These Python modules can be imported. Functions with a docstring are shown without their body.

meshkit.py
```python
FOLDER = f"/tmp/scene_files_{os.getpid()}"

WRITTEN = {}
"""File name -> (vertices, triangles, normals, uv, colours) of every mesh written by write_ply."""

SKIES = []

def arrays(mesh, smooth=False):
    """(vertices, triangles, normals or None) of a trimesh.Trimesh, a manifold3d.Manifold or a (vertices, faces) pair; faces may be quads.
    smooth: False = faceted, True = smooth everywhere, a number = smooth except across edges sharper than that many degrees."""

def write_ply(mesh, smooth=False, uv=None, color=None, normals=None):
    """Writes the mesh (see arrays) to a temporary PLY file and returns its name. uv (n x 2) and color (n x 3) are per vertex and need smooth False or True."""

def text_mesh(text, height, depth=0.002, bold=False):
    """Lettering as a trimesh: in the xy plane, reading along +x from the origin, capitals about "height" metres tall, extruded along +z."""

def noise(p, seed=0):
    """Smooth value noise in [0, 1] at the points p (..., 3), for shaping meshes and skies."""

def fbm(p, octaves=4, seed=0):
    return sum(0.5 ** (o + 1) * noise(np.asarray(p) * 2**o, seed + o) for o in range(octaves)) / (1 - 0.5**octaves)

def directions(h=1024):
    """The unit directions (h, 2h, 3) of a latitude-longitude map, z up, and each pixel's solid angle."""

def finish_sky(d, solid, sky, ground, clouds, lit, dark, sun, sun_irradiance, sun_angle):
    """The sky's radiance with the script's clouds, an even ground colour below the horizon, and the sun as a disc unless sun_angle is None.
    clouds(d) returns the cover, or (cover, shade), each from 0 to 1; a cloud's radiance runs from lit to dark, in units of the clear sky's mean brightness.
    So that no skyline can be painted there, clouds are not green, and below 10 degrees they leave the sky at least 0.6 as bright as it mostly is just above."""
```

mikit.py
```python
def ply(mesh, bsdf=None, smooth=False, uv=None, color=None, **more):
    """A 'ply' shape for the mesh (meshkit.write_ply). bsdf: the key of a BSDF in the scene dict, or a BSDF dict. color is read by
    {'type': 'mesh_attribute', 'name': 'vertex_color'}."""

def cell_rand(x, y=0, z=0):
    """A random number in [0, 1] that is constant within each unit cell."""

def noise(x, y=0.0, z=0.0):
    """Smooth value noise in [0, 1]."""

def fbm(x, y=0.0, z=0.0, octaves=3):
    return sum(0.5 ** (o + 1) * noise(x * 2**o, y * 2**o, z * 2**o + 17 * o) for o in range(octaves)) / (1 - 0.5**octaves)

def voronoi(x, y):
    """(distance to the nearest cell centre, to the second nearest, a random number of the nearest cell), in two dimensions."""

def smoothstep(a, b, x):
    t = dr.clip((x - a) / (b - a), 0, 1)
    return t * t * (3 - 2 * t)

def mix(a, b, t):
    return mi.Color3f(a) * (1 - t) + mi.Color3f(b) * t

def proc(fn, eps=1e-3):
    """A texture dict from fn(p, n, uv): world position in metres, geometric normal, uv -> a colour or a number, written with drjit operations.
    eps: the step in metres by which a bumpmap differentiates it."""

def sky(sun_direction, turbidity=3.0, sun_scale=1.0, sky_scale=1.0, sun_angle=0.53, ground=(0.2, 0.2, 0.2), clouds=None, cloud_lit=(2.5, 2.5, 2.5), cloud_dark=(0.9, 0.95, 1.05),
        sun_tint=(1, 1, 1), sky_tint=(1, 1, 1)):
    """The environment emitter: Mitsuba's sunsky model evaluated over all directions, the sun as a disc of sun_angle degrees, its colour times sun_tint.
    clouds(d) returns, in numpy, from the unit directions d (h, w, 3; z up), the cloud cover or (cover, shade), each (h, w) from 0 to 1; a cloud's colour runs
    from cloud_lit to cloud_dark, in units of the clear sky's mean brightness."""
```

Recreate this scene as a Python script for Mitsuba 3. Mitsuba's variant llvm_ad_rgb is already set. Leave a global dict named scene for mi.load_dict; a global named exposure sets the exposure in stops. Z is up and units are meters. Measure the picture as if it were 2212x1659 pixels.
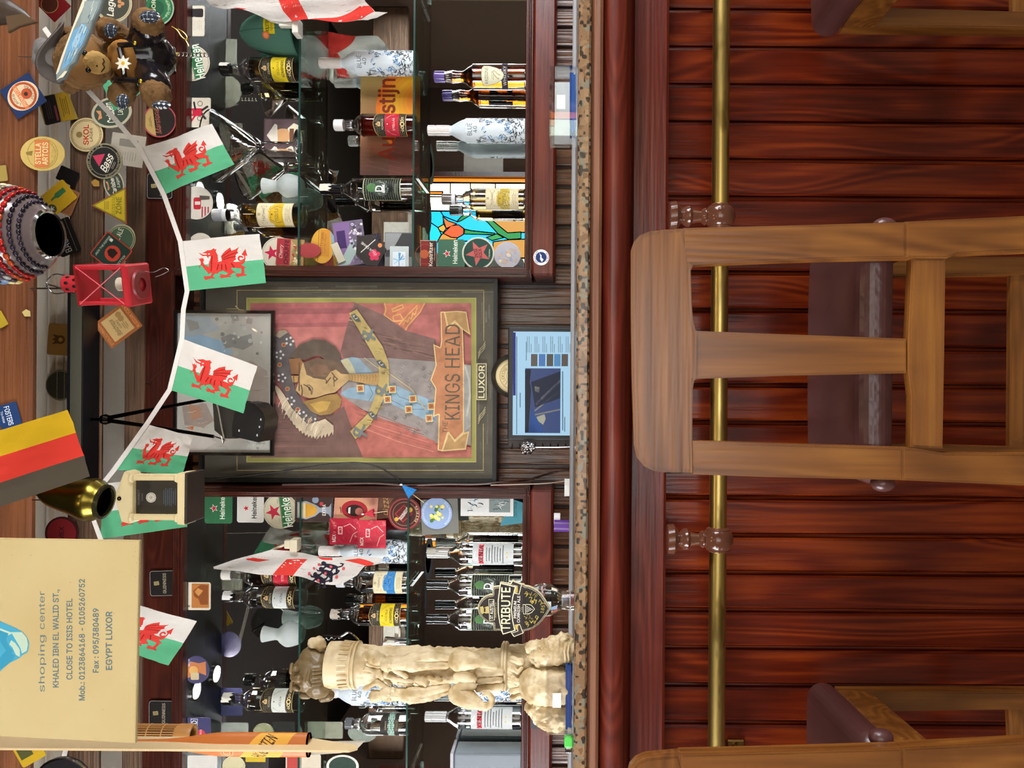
import math, random, numpy as np, trimesh, shapely, manifold3d as m3, mitsuba as mi, drjit as dr, mikit, meshkit
from shapely.geometry import Polygon, LineString, Point, box as sbox
from shapely import affinity
from shapely.ops import unary_union
from mikit import noise, fbm, voronoi, smoothstep, mix, proc, cell_rand
ST = mi.ScalarTransform4f
random.seed(7); R = np.random.default_rng(7)
scene, labels = {}, {}

# ---------------------------------------------------------------- camera, lights, exposure
F, HX, HY, EYE, ROLL = 1640.0, 1230.0, 829.5, 1.112, math.radians(0.4)   # focal length and optical axis in pixels of the 2212 x 1659 frame
exposure = 0.9
_r = [math.cos(ROLL), 0, math.sin(ROLL)]
scene['camera'] = {'type': 'perspective', 'fov_axis': 'x', 'fov': math.degrees(2 * math.atan(1106 / F)),
    'near_clip': 0.05, 'far_clip': 60,
    'principal_point_offset_x': -(HX - 1106) / 2212, 'principal_point_offset_y': 0.0,
    'to_world': ST().look_at(origin=[0, 0, EYE], target=[0, 1, EYE], up=_r)}
DAY, SIDE, WARM, HALO = 2.4, 11.0, 12.0, 70.0          # radiance of the door's glazing, of the side windows, of the ceiling lamps, of the cabinet spots

# ---------------------------------------------------------------- helpers
def P(px, py, D):
    """The point at distance D in front of the camera that a pixel of the photograph shows."""
    c, s = math.cos(ROLL), math.sin(ROLL)
    dx, dy = px - HX, py - HY
    a, b = dx * c + dy * s, -dx * s + dy * c
    return np.array([-b / F * D, D, EYE - a / F * D])
def lin(h):
    if not isinstance(h, str): return np.array(h, float)
    c = np.array([int(h[i:i + 2], 16) for i in (0, 2, 4)]) / 255
    return np.where(c < .04045, c / 12.92, ((c + .055) / 1.055) ** 2.4)
_used = {}
def num(name):
    k = _used.get(name, -1) + 1; _used[name] = k
    return name if k == 0 else f'{name}_{k:03d}'
def tag(key, label=None, cat=None, group=None, kind=None):
    d = labels.setdefault(key, {})
    for a, b in (('label', label), ('category', cat), ('group', group), ('kind', kind)):
        if b: d[a] = b
    return key
def thing(name, label, cat, group=None): return tag(num(name), label, cat, group)
def as_tm(m):
    if hasattr(m, 'to_mesh'):
        q = m.to_mesh(); return trimesh.Trimesh(np.array(q.vert_properties[:, :3], float), np.array(q.tri_verts), process=False)
    if isinstance(m, (tuple, list)): return trimesh.Trimesh(np.asarray(m[0], float), np.asarray(m[1]), process=False)
    return m
def put(name, mesh, bsdf, parent=None, smooth=35, col=None, label=None, M=None, **more):
    key = num(parent + '__' + name) if parent else name
    mesh = as_tm(mesh)
    if M is not None: mesh = mesh.copy(); mesh.apply_transform(M)
    if col is None:
        scene[key] = ply(mesh, bsdf, smooth=smooth, **more)
    else:
        if smooth not in (True, False): mesh = trimesh.graph.smooth_shade(mesh, angle=np.radians(smooth), facet_minarea=None)
        c = np.asarray(lin(col), float)
        if c.ndim == 1: c = np.tile(c, (len(mesh.vertices), 1))
        scene[key] = ply(mesh, bsdf, smooth=smooth is not False, color=c, **more)
    if label: tag(key, label)
    return key
def struct(name, mesh, bsdf, **k):
    put(name, mesh, bsdf, **k); tag(name, kind='structure'); return name
cat_ = trimesh.util.concatenate
def bx(x0, x1, y0, y1, z0, z1, b=0.0):
    """A box with chamfered edges."""
    x0, x1, y0, y1, z0, z1 = min(x0, x1), max(x0, x1), min(y0, y1), max(y0, y1), min(z0, z1), max(z0, z1)
    b = min(b, (x1 - x0) / 2.2, (y1 - y0) / 2.2, (z1 - z0) / 2.2)
    if b <= 0: return trimesh.creation.box(bounds=[[x0, y0, z0], [x1, y1, z1]])
    v = []
    for x, i in ((x0, 1), (x1, -1)):
        for y, j in ((y0, 1), (y1, -1)):
            for z, k in ((z0, 1), (z1, -1)): v += [[x, y + j * b, z + k * b], [x + i * b, y, z + k * b], [x + i * b, y + j * b, z]]
    return trimesh.convex.convex_hull(np.array(v))
def rbox(x0, x1, y0, y1, z0, z1, r, n=12):
    """A box with round edges: the hull of eight spheres."""
    return as_tm(m3.Manifold.batch_hull([m3.Manifold.sphere(r, n).translate((x, y, z)) for x in (x0 + r, x1 - r) for y in (y0 + r, y1 - r) for z in (z0 + r, z1 - r)]))
def lathe(prof, n=32, at=(0, 0, 0), axis='z', arc=None):
    prof = np.array(prof, float); k = len(prof)
    a = np.linspace(0, 2 * np.pi, n, endpoint=False)
    v = np.stack([prof[None, :, 0] * np.cos(a)[:, None], prof[None, :, 0] * np.sin(a)[:, None], np.tile(prof[None, :, 1], (n, 1))], -1).reshape(-1, 3)
    f = []
    for i in range(n):
        j = (i + 1) % n
        for q in range(k - 1):
            a0, a1, b0, b1 = i * k + q, i * k + q + 1, j * k + q, j * k + q + 1
            if prof[q, 0] > 1e-6: f.append([a0, b0, b1])
            if prof[q + 1, 0] > 1e-6: f.append([a0, b1, a1])
    m = trimesh.Trimesh(v, f, process=False); m.merge_vertices()
    if k > 2 and m.volume < -1e-10: m.invert()
    if axis == 'x': m.apply_transform(np.array([[0, 0, 1, 0], [1, 0, 0, 0], [0, 1, 0, 0], [0, 0, 0, 1.]]))
    if axis == 'y': m.apply_transform(np.array([[1, 0, 0, 0], [0, 0, 1, 0], [0, -1, 0, 0], [0, 0, 0, 1.]]))
    if axis == '-y': m.apply_transform(np.array([[1, 0, 0, 0], [0, 0, -1, 0], [0, 1, 0, 0], [0, 0, 0, 1.]]))
    m.apply_translation(at); return m
def spline(pts, n=8):
    """Catmull-Rom through the points."""
    p = np.array(pts, float); p = np.vstack([2 * p[0] - p[1], p, 2 * p[-1] - p[-2]]); out = []
    for i in range(1, len(p) - 2):
        for t in np.linspace(0, 1, n, endpoint=False):
            a, b, c, d = p[i - 1:i + 3]
            out.append(.5 * (2 * b + (c - a) * t + (2 * a - 5 * b + 4 * c - d) * t * t + (3 * b - a - 3 * c + d) * t ** 3))
    return np.vstack([out, p[-2]])
def tube(pts, r, n=8):
    p = np.array(pts, float); r = np.broadcast_to(r, (len(p),)).astype(float)
    t = np.gradient(p, axis=0); t /= np.linalg.norm(t, axis=1, keepdims=True) + 1e-12
    u = np.cross(t[0], [0, 0, 1.] if abs(t[0][2]) < .9 else [1., 0, 0]); rings = []
    for i in range(len(p)):
        u = u - t[i] * (u @ t[i]); u /= np.linalg.norm(u); w = np.cross(t[i], u)
        a = np.arange(n) * 2 * np.pi / n
        rings.append(p[i] + r[i] * (np.cos(a)[:, None] * u + np.sin(a)[:, None] * w))
    v = np.vstack(rings + [[p[0]], [p[-1]]]); f = []; m = len(p)
    for i in range(m - 1):
        for j in range(n):
            a, b, c, d = i * n + j, i * n + (j + 1) % n, (i + 1) * n + (j + 1) % n, (i + 1) * n + j
            f += [[a, b, c], [a, c, d]]
    for j in range(n): f += [[m * n, (j + 1) % n, j], [m * n + 1, (m - 1) * n + j, (m - 1) * n + (j + 1) % n]]
    return trimesh.Trimesh(v, f, process=False)
def geoms(g):
    g = g.buffer(0) if not g.is_valid else g
    return [q for q in getattr(g, 'geoms', [g]) if q.geom_type == 'Polygon' and q.area > 1e-10]
def extr(g, h):
    """A polygon (x, z) extruded from y = 0 to y = h; its face looks along -y."""
    ms = [trimesh.creation.extrude_polygon(q, h, engine='earcut') for q in geoms(g)]
    m = cat_(ms); m.apply_transform(np.array([[1, 0, 0, 0], [0, 0, -1, h], [0, 1, 0, 0], [0, 0, 0, 1.]])); return m
def bevel(g, h, b, steps=2):
    """As extr, with the edge of the front face rounded by b."""
    parts, vs, fs = geoms(g), [], []
    out = []
    for q in parts:
        M = m3.CrossSection([np.array(q.exterior.coords)[:-1]] + [np.array(i.coords)[:-1] for i in q.interiors], m3.FillRule.EvenOdd)
        st = []
        for k in range(steps + 1):
            a = k / steps * math.pi / 2
            st.append((M.offset(-b * (1 - math.sin(a)) - 1e-9, m3.JoinType.Round, 2.0, 16) if k < steps else M, b * (1 - math.cos(a))))
        pcs = [s.extrude(h - 2 * d).translate((0, 0, d)) for s, d in st]
        out.append(as_tm(m3.Manifold.batch_boolean(pcs, m3.OpType.Add)))
    m = cat_(out); m.apply_transform(np.array([[1, 0, 0, 0], [0, 0, -1, h], [0, 1, 0, 0], [0, 0, 0, 1.]])); return m
def hull_chain(js):
    """Bones between consecutive joints (point, radius), as one manifold."""
    s = [m3.Manifold.sphere(r, 16).translate(tuple(map(float, p))) for p, r in js]
    return [m3.Manifold.batch_hull([a, b]) for a, b in zip(s, s[1:])] if len(s) > 1 else s
def blend(ms, edge, it=12):
    m = m3.Manifold.batch_boolean(ms, m3.OpType.Add).refine_to_length(edge)
    t = as_tm(m); t.merge_vertices(); trimesh.smoothing.filter_taubin(t, lamb=.5, nu=.52, iterations=it); return t
def ell(c, r, sub=3):
    m = trimesh.creation.icosphere(subdivisions=sub); m.apply_scale(r); m.apply_translation(c); return m
def px2(pts, crop=(0, 0, 1)):
    """Points given in pixels of an enlarged crop (x0, y0, scale) -> pixels of the photograph."""
    if isinstance(pts, str): pts = [tuple(map(float, q.split(','))) for q in pts.split()]
    return [(crop[0] + x / crop[2], crop[1] + y / crop[2]) for x, y in pts]
def xz(pts, D, crop=(0, 0, 1)): return [tuple(P(x, y, D)[[0, 2]]) for x, y in px2(pts, crop)]

# ---------------------------------------------------------------- flat print: thin coloured polygons in layers
_tx = {}
def text2d(s, bold=False):
    if (s, bold) not in _tx:
        m = meshkit.text_mesh(s, 1.0, 1.0, bold)
        v, f = np.array(m.vertices), np.array(m.faces)
        f = f[(v[f][:, :, 2].min(1) > .5)]
        ids, inv = np.unique(f, return_inverse=True)
        v = v[ids][:, :2]; v[:, 0] -= v[:, 0].min()
        _tx[s, bold] = v, inv.reshape(-1, 3)
    v, f = _tx[s, bold]; return v.copy(), f
class Pr:
    STEP = 3e-5
    def __init__(s): s.v, s.f, s.c, s.n, s.k, s.hold = [], [], [], 0, 0, False
    def add(s, v, f, col, layer=True):
        if layer and not s.hold: s.k += 1
        v = np.asarray(v, float)
        a = v[f]; b_, d_ = a[:, 1] - a[:, 0], a[:, 2] - a[:, 0]; flip = b_[:, 0] * d_[:, 1] - b_[:, 1] * d_[:, 0] < 0
        f = np.where(flip[:, None], f[:, ::-1], f)
        s.v.append(np.column_stack([v, np.full(len(v), s.k * s.STEP)])); s.f.append(f + s.n); s.n += len(v)
        s.c.append(np.tile(lin(col), (len(v), 1))); return s
    def shp(s, g, col):
        first = True
        for q in geoms(g):
            v, f = trimesh.creation.triangulate_polygon(q, engine='earcut'); s.add(v, f, col, first); first = False
        return s
    def poly(s, pts, col): return s.shp(Polygon(pts).buffer(0), col)
    def circ(s, x, y, r, col, ry=None, n=14):
        g = Point(0, 0).buffer(1, n); return s.shp(affinity.translate(affinity.scale(g, r, ry or r), x, y), col)
    def ring(s, x, y, r1, r0, col): return s.shp(Point(x, y).buffer(r1, 14).difference(Point(x, y).buffer(r0, 14)), col)
    def rect(s, x0, y0, x1, y1, col, r=0.0, rot=0):
        g = sbox(min(x0, x1) + r, min(y0, y1) + r, max(x0, x1) - r, max(y0, y1) - r)
        if r: g = g.buffer(r, 5)
        return s.shp(affinity.rotate(g, rot), col)
    def line(s, pts, w, col, cap=1): return s.shp(LineString(pts).buffer(w / 2, 4, cap_style=cap), col)
    def star(s, x, y, r, col, n=5, q=.4, rot=90):
        return s.poly([(x + (r if i % 2 == 0 else r * q) * math.cos(math.radians(rot + 180 / n * i)), y + (r if i % 2 == 0 else r * q) * math.sin(math.radians(rot + 180 / n * i))) for i in range(2 * n)], col)
    def text(s, t, x, y, h, col, w=None, rot=0, bold=False, shear=0, arc=None, maxw=None):
        """Lettering centred on (x, y), capitals h tall; w: its width; arc: bent on a circle of that radius (negative: reading inside the lower half)."""
        v, f = text2d(t, bold); W = v[:, 0].max()
        v[:, 1] -= .5; v[:, 0] -= W / 2; v[:, 0] += shear * v[:, 1]
        sx = (w / W) if w else h
        if maxw and W * sx > maxw: sx = maxw / W
        v = v * [sx, h]
        if arc:
            a = v[:, 0] / abs(arc)
            rr = abs(arc) + np.sign(arc) * v[:, 1]
            v = np.column_stack([rr * np.sin(a), np.sign(arc) * rr * np.cos(a) - 0])
        c, q = math.cos(math.radians(rot)), math.sin(math.radians(rot))
        return s.add(v @ np.array([[c, q], [-q, c]]) + [x, y], f, col)
    def lines(s, x, y, w, h, n, col, t=.35):
        """n rows of small unreadable print."""
        rr = random.Random(int(1e5 * (abs(x) + abs(y) + w)))
        for i in range(n):
            q = w * rr.uniform(.6, 1); yy = y + h / 2 - h * (i + .5) / n
            s.rect(x - q / 2, yy - h / n * t / 2, x + q / 2, yy + h / n * t / 2, col)
        return s
    def mesh(s): return np.vstack(s.v), np.vstack(s.f), np.vstack(s.c)
    def build(s, parent, o, U=(1, 0, 0), V=(0, 0, 1), name='print', warp=None, size=None, bsdf='print', mottle=0, fade=0):
        v, f, c = s.mesh()
        if size:
            vv, f = sub_size(np.hstack([v, c]), f, size)
            v, c = vv[:, :3], vv[:, 3:]
        if fade: c = c * (1 - fade) + fade * lin('8d7f6c')
        if mottle: c = np.clip(c * (1 + mottle * (meshkit.fbm(v * [38, 38, 0], 4)[:, None] - .5) * 2 + mottle * .6 * (meshkit.noise(v * [260, 90, 0], 2)[:, None] - .5)), 0, 1)
        if warp: w = warp(v)
        else:
            U, V = np.array(U, float), np.array(V, float); N = np.cross(U, V)
            w = np.array(o) + v[:, :1] * U + v[:, 1:2] * V + v[:, 2:] * N
        key = num(parent + '__' + name)
        scene[key] = ply((w, f), bsdf, smooth=False, color=c); return key
def sub_size(v, f, size):
    """Splits triangles until no edge (in the first two columns) is longer than size."""
    v, f = np.asarray(v), np.asarray(f)
    for _ in range(9):
        e = np.stack([np.linalg.norm(v[f[:, i], :2] - v[f[:, (i + 1) % 3], :2], axis=1) for i in range(3)], 1)
        bad = e.max(1) > size
        if not bad.any(): break
        fb, k = f[bad], e[bad].argmax(1)
        a, b, c = fb[np.arange(len(fb)), k], fb[np.arange(len(fb)), (k + 1) % 3], fb[np.arange(len(fb)), (k + 2) % 3]
        key = np.sort(np.stack([a, b], 1), 1); u, inv = np.unique(key, axis=0, return_inverse=True); inv = inv.ravel()
        mid = len(v) + inv; v = np.vstack([v, (v[u[:, 0]] + v[u[:, 1]]) / 2])
        f = np.vstack([f[~bad], np.stack([a, mid, c], 1), np.stack([mid, b, c], 1)])
    return v, f

# ---------------------------------------------------------------- materials
def L(h): return [float(x) for x in lin(h)]
def rgb(h): return {'type': 'rgb', 'value': [float(x) for x in lin(h)]}
VC = {'type': 'mesh_attribute', 'name': 'vertex_color'}
def pri(base, r=.5, **k): return {'type': 'principled', 'base_color': base if isinstance(base, dict) else rgb(base), 'roughness': r, **k}
def two(b): return {'type': 'twosided', 'b': b}
def bump(b, fn, scale, eps=1e-3): return {'type': 'bumpmap', 'arbitrary': proc(fn, eps), 'scale': scale, 'b': b}
def wood(c1, c2, c3, axis, q=1.0, cell=None, wear=0.0):
    """Grain along an axis (0 x, 1 y, 2 z): streaks, wavy figure, a tone of its own per board."""
    a, b, c = L(c1), L(c2), L(c3)
    def fn(p, n, uv):
        x = [p.x, p.y, p.z]; L = x[axis]; u, w = x[(axis + 1) % 3], x[(axis + 2) % 3]
        off = 0.0 if cell is None else cell_rand(dr.floor((p.x - cell[0]) / cell[1]), 3.0) * 19.0
        if axis != 2 and cell is not None: off = 0.0
        s = fbm(u * 130 * q + off, w * 130 * q, L * 5 * q + off, 3)
        ring = noise(u * 22 * q + off + 2 * noise(L * 3 * q + off, u * 9 * q), w * 22 * q, L * 1.6 * q + off)
        g = dr.sin(ring * 40) * .5 + .5
        t = dr.clip(.55 * s + .28 * g + .25 * (off / 19.0 if cell is not None else 0.0), 0, 1)
        col = dr.select(t < .5, mix(a, b, t * 2), mix(b, c, t * 2 - 1))
        if wear: col = mix(col, [1.7 * q for q in c], wear * smoothstep(.58, .8, fbm(p.x * 9, p.y * 9, p.z * 9 + 4, 3)))
        return col
    return proc(fn)
def tiny(p, n, uv): return fbm(p.x * 90, p.y * 90, p.z * 90, 2)
def streak_z(p, n, uv): return fbm(p.x * 160, p.y * 160, p.z * 7, 2)
def streak_x(p, n, uv): return fbm(p.x * 7, p.y * 160, p.z * 160, 2)
def m_granite(p, n, uv):
    d, e, k = voronoi(p.x * 95 + 3 * noise(p.x * 60, p.z * 60), p.z * 95 + p.y * 95)
    col = mix(L('6d5138'), L('9a7c5c'), k)
    col = dr.select(k > .8, mi.Color3f(*L('77705f')), col)
    dark = smoothstep(.55, .68, noise(p.x * 150 + 9, p.y * 150, p.z * 150)) * .9
    return mix(col, L('221d1a'), dark)
def m_plaster(p, n, uv): return mix(L('ebe3d2'), L('d8ccb8'), fbm(p.x * 6, p.y * 6, p.z * 6))
def m_brass(p, n, uv):
    t = smoothstep(.55, .75, fbm(p.x * 14, p.y * 40, p.z * 40, 3))
    return mix(L('cdb268'), L('7d6430'), t * .75)
def m_floor(p, n, uv):
    return mix(L('4e463c'), L('605648'), fbm(p.x * 4, p.y * 4, 0)) * (1 - .5 * (1 - smoothstep(0, .02, dr.minimum(dr.abs(p.x * 2 - dr.round(p.x * 2)), dr.abs(p.y * 2 - dr.round(p.y * 2))))))
def m_card(p, n, uv): return mix(L('b9a87a'), L('ad9866'), fbm(p.x * 7, p.y * 3, p.z * 7 + 2))
def m_ivory(p, n, uv): return mix(L('cfbd98'), L('a88f62'), smoothstep(.35, .75, fbm(p.x * 30, p.y * 30, p.z * 30, 3)))
def m_fur(p, n, uv): return mix(L('4e3a27'), L('84623c'), fbm(p.x * 40, p.y * 40, p.z * 40, 3))
B = {
 'print': two(pri(VC, .6, specular=.3)), 'gloss': pri(VC, .16), 'satin': pri(VC, .42), 'matte': pri(VC, .85, specular=.2),
 'metal': pri(VC, .28, metallic=1.0), 'chrome': pri('d8d8d8', .12, metallic=1.0),
 'cloth': two(pri(VC, .85, specular=.15, sheen=.3)),
 'glass': {'type': 'thindielectric', 'int_ior': 1.5},
 'greenglass': {'type': 'thindielectric', 'int_ior': 1.5, 'specular_transmittance': rgb('d9e8e0')},
 'solid': {'type': 'dielectric', 'int_ior': 1.49},
 'smoke': {'type': 'dielectric', 'int_ior': 1.33, 'specular_transmittance': rgb('f6fbfa')},
 'l_gold': {'type': 'dielectric', 'int_ior': 1.34, 'specular_transmittance': rgb('e8c460')},
 'l_pale': {'type': 'dielectric', 'int_ior': 1.34, 'specular_transmittance': rgb('d8c48a')},
 'l_amber': {'type': 'dielectric', 'int_ior': 1.34, 'specular_transmittance': rgb('d28a3c')},
 'l_red': {'type': 'dielectric', 'int_ior': 1.34, 'specular_transmittance': rgb('a8502a')},
 'frost': {'type': 'principledthin', 'base_color': rgb('e6ecea'), 'roughness': .4, 'diff_trans': .9, 'spec_trans': 0.25, 'eta': 1.4},
 'mirror': {'type': 'conductor', 'material': 'none', 'specular_reflectance': rgb('d6dcda')},
 'w_slat': bump(pri(wood('260903', '541706', '83340e', 2, 1.0, (.0, .0822)), .24, specular=.42), streak_z, .0006),
 'w_rail': bump(pri(wood('3a1009', '5c1e11', '7c3820', 0, .8, None, .12), .32, specular=.55), streak_x, .0006),
 'w_edge': bump(pri(wood('5a3524', '7c5038', '946a4c', 0, 1.0), .45), streak_x, .001),
 'w_dark': bump(pri(wood('2a0f0b', '40180f', '572615', 0, 1.0), .3, specular=.55), streak_x, .0005),
 'w_darkz': bump(pri(wood('2a0f0b', '40180f', '572615', 2, 1.0), .3, specular=.55), streak_z, .0005),
 'w_plank': bump(pri(wood('3a1a0c', '643a20', '8a5c38', 2, 1.0, (.013, .0635)), .26, specular=.6), streak_z, .0012),
 'w_beam': bump(pri(wood('4a2814', '774525', '96623a', 0, .5), .55), streak_x, .002),
 'w_old': bump(pri(wood('3a2a1e', '604632', '84664a', 0, .7), .6), streak_x, .003),
 'w_stool': bump(pri(wood('4c2a10', '74461c', '946428', 2, .8, None, .08), .3, specular=.55), streak_z, .0004),
 'w_stoolx': bump(pri(wood('4c2a10', '74461c', '946428', 0, .8, None, .08), .3, specular=.55), streak_x, .0004),
 'granite': pri(proc(m_granite), .25), 'plaster': pri(proc(m_plaster), .85), 'brass': pri(proc(m_brass), .33, metallic=1.0),
 'floor': pri(proc(m_floor), .65, specular=.3), 'card': pri(proc(m_card), .6), 'ivory': pri(proc(m_ivory), .5),
 'leather': bump(pri('4b2c2a', .34, specular=.5), tiny, .0012), 'fur': bump(pri(proc(m_fur), .95, sheen=.6, specular=.1), tiny, .006),
 'ceil': pri('17110e', .8, specular=.08), 'brown': pri('46352b', .8, specular=.15), 'black': pri('0b0b0b', .4),
}
for k, v in B.items(): scene['mat_' + k] = v
_ply = mikit.ply
def ply(m, bsdf, **k): return _ply(m, 'mat_' + bsdf, **k)
# ---------------------------------------------------------------- the setting
XW = 3.0
struct('floor', bx(-XW, XW, -2.7, 2.66, -.05, 0), 'floor')
struct('ceiling', bx(-XW, XW, -2.7, 2.66, 3.12, 3.2), 'ceil')
struct('wall_back', bx(-XW, XW, 2.60, 2.66, 0, 3.12), 'plaster')
SW = (-.7, 1.0, .85, 2.5)                # side windows, one on each hand of the customers
for n, s in (('left', -1), ('right', 1)):
    m = extr(sbox(-2.7, 0, 2.66, 3.12).difference(sbox(SW[0], SW[2], SW[1], SW[3])), .06); v = m.vertices.copy()
    m.vertices = np.column_stack([s * XW + (v[:, 1] - (.06 if s < 0 else 0)), v[:, 0], v[:, 2]]); m.fix_normals(); struct('wall_' + n, m, 'brown')
    w = 'window_3' if s < 0 else 'window_4'
    m = extr(sbox(SW[0] - .06, SW[2] - .06, SW[1] + .06, SW[3] + .06).difference(sbox(SW[0], SW[2], SW[1], SW[3])), .1); v = m.vertices.copy()
    m.vertices = np.column_stack([s * (XW - .04) + (v[:, 1] - (.1 if s < 0 else 0)), v[:, 0], v[:, 2]]); m.fix_normals(); put(w, m, 'w_dark'); tag(w, kind='structure')
    for i in range(2):
        a, b = SW[0] + .85 * i + .02, SW[0] + .85 * (i + 1) - .02; x = s * (XW + .02)
        q = trimesh.Trimesh([[x, a, SW[2]], [x, b, SW[2]], [x, b, SW[3]], [x, a, SW[3]]], [[0, 1, 2], [0, 2, 3]], process=False)
        if q.face_normals[0][0] * s > 0: q.invert()
        k = num(w + '__pane'); scene[k] = ply(q, 'black', emitter={'type': 'area', 'radiance': {'type': 'rgb', 'value': [SIDE, SIDE, SIDE * 1.02]}, 'sampling_weight': 6.0})
    put('glazing_bar', bx(s * XW - .02, s * XW + .03, SW[0] + .83, SW[0] + .87, SW[2], SW[3]), 'w_dark', w); put('light_backing', bx(s * (XW + .05), s * (XW + .06), SW[0] - .05, SW[1] + .05, SW[2] - .05, SW[3] + .05), 'black', w)
YF = -2.6
# the wall behind the camera, seen in the mirrors, with a glazed door in its middle and two leaded windows
wins = {'window_1': (.62, 2.09, .95, 2.655), 'window_2': (-1.67, -1.35, .95, 2.655), 'door_1': (-.8, .8, .12, 2.45)}
g = sbox(-XW, 0, XW, 3.12)
for w in wins.values(): g = g.difference(sbox(w[0], w[2], w[1], w[3]))
m = extr(g, .06); m.apply_translation((0, YF - .06, 0)); struct('wall_front', m, 'brown')
def lit(name, poly, col, power, parent):
    """A pane of daylit glass; it shines into the room (+y)."""
    for q in geoms(poly):
        v, f = trimesh.creation.triangulate_polygon(q, engine='earcut')
        w = np.column_stack([v[:, 0], np.full(len(v), YF - .02), v[:, 1]])
        n = np.cross(w[f[:, 1]] - w[f[:, 0]], w[f[:, 2]] - w[f[:, 0]])[:, 1]
        f = np.where((n < 0)[:, None], f[:, ::-1], f)
        k = num(parent + '__' + name)
        scene[k] = ply((w, f), 'black', emitter={'type': 'area', 'radiance': {'type': 'rgb', 'value': [float(x) for x in lin(col) * power]}, 'sampling_weight': float(max(.05, q.area * 4))})
for n, (x0, x1, z0, z1) in wins.items():
    fr = sbox(x0 - .05, z0 - .05, x1 + .05, z1 + .05).difference(sbox(x0, z0, x1, z1))
    m = extr(fr, .1); m.apply_translation((0, YF - .06, 0)); put(n, m, 'w_dark'); tag(n, kind='structure')
x0, x1, z0, z1 = wins['door_1']
for i in range(2):
    for j in range(3):
        a, b = x0 + .8 * i + .02, x0 + .8 * (i + 1) - .02; c, d = z0 + (z1 - z0) / 3 * j + .02, z0 + (z1 - z0) / 3 * (j + 1) - .02
        lit('pane', sbox(a, c, b, d), 'ffffff', DAY, 'door_1')
put('glazing_bar', bx(-.02, .02, YF - .05, YF + .01, z0, z1), 'w_dark', 'door_1')
for j in (1, 2):
    z = z0 + (z1 - z0) / 3 * j; put('glazing_bar', bx(x0, x1, YF - .05, YF + .01, z - .02, z + .02), 'w_dark', 'door_1')
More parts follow.
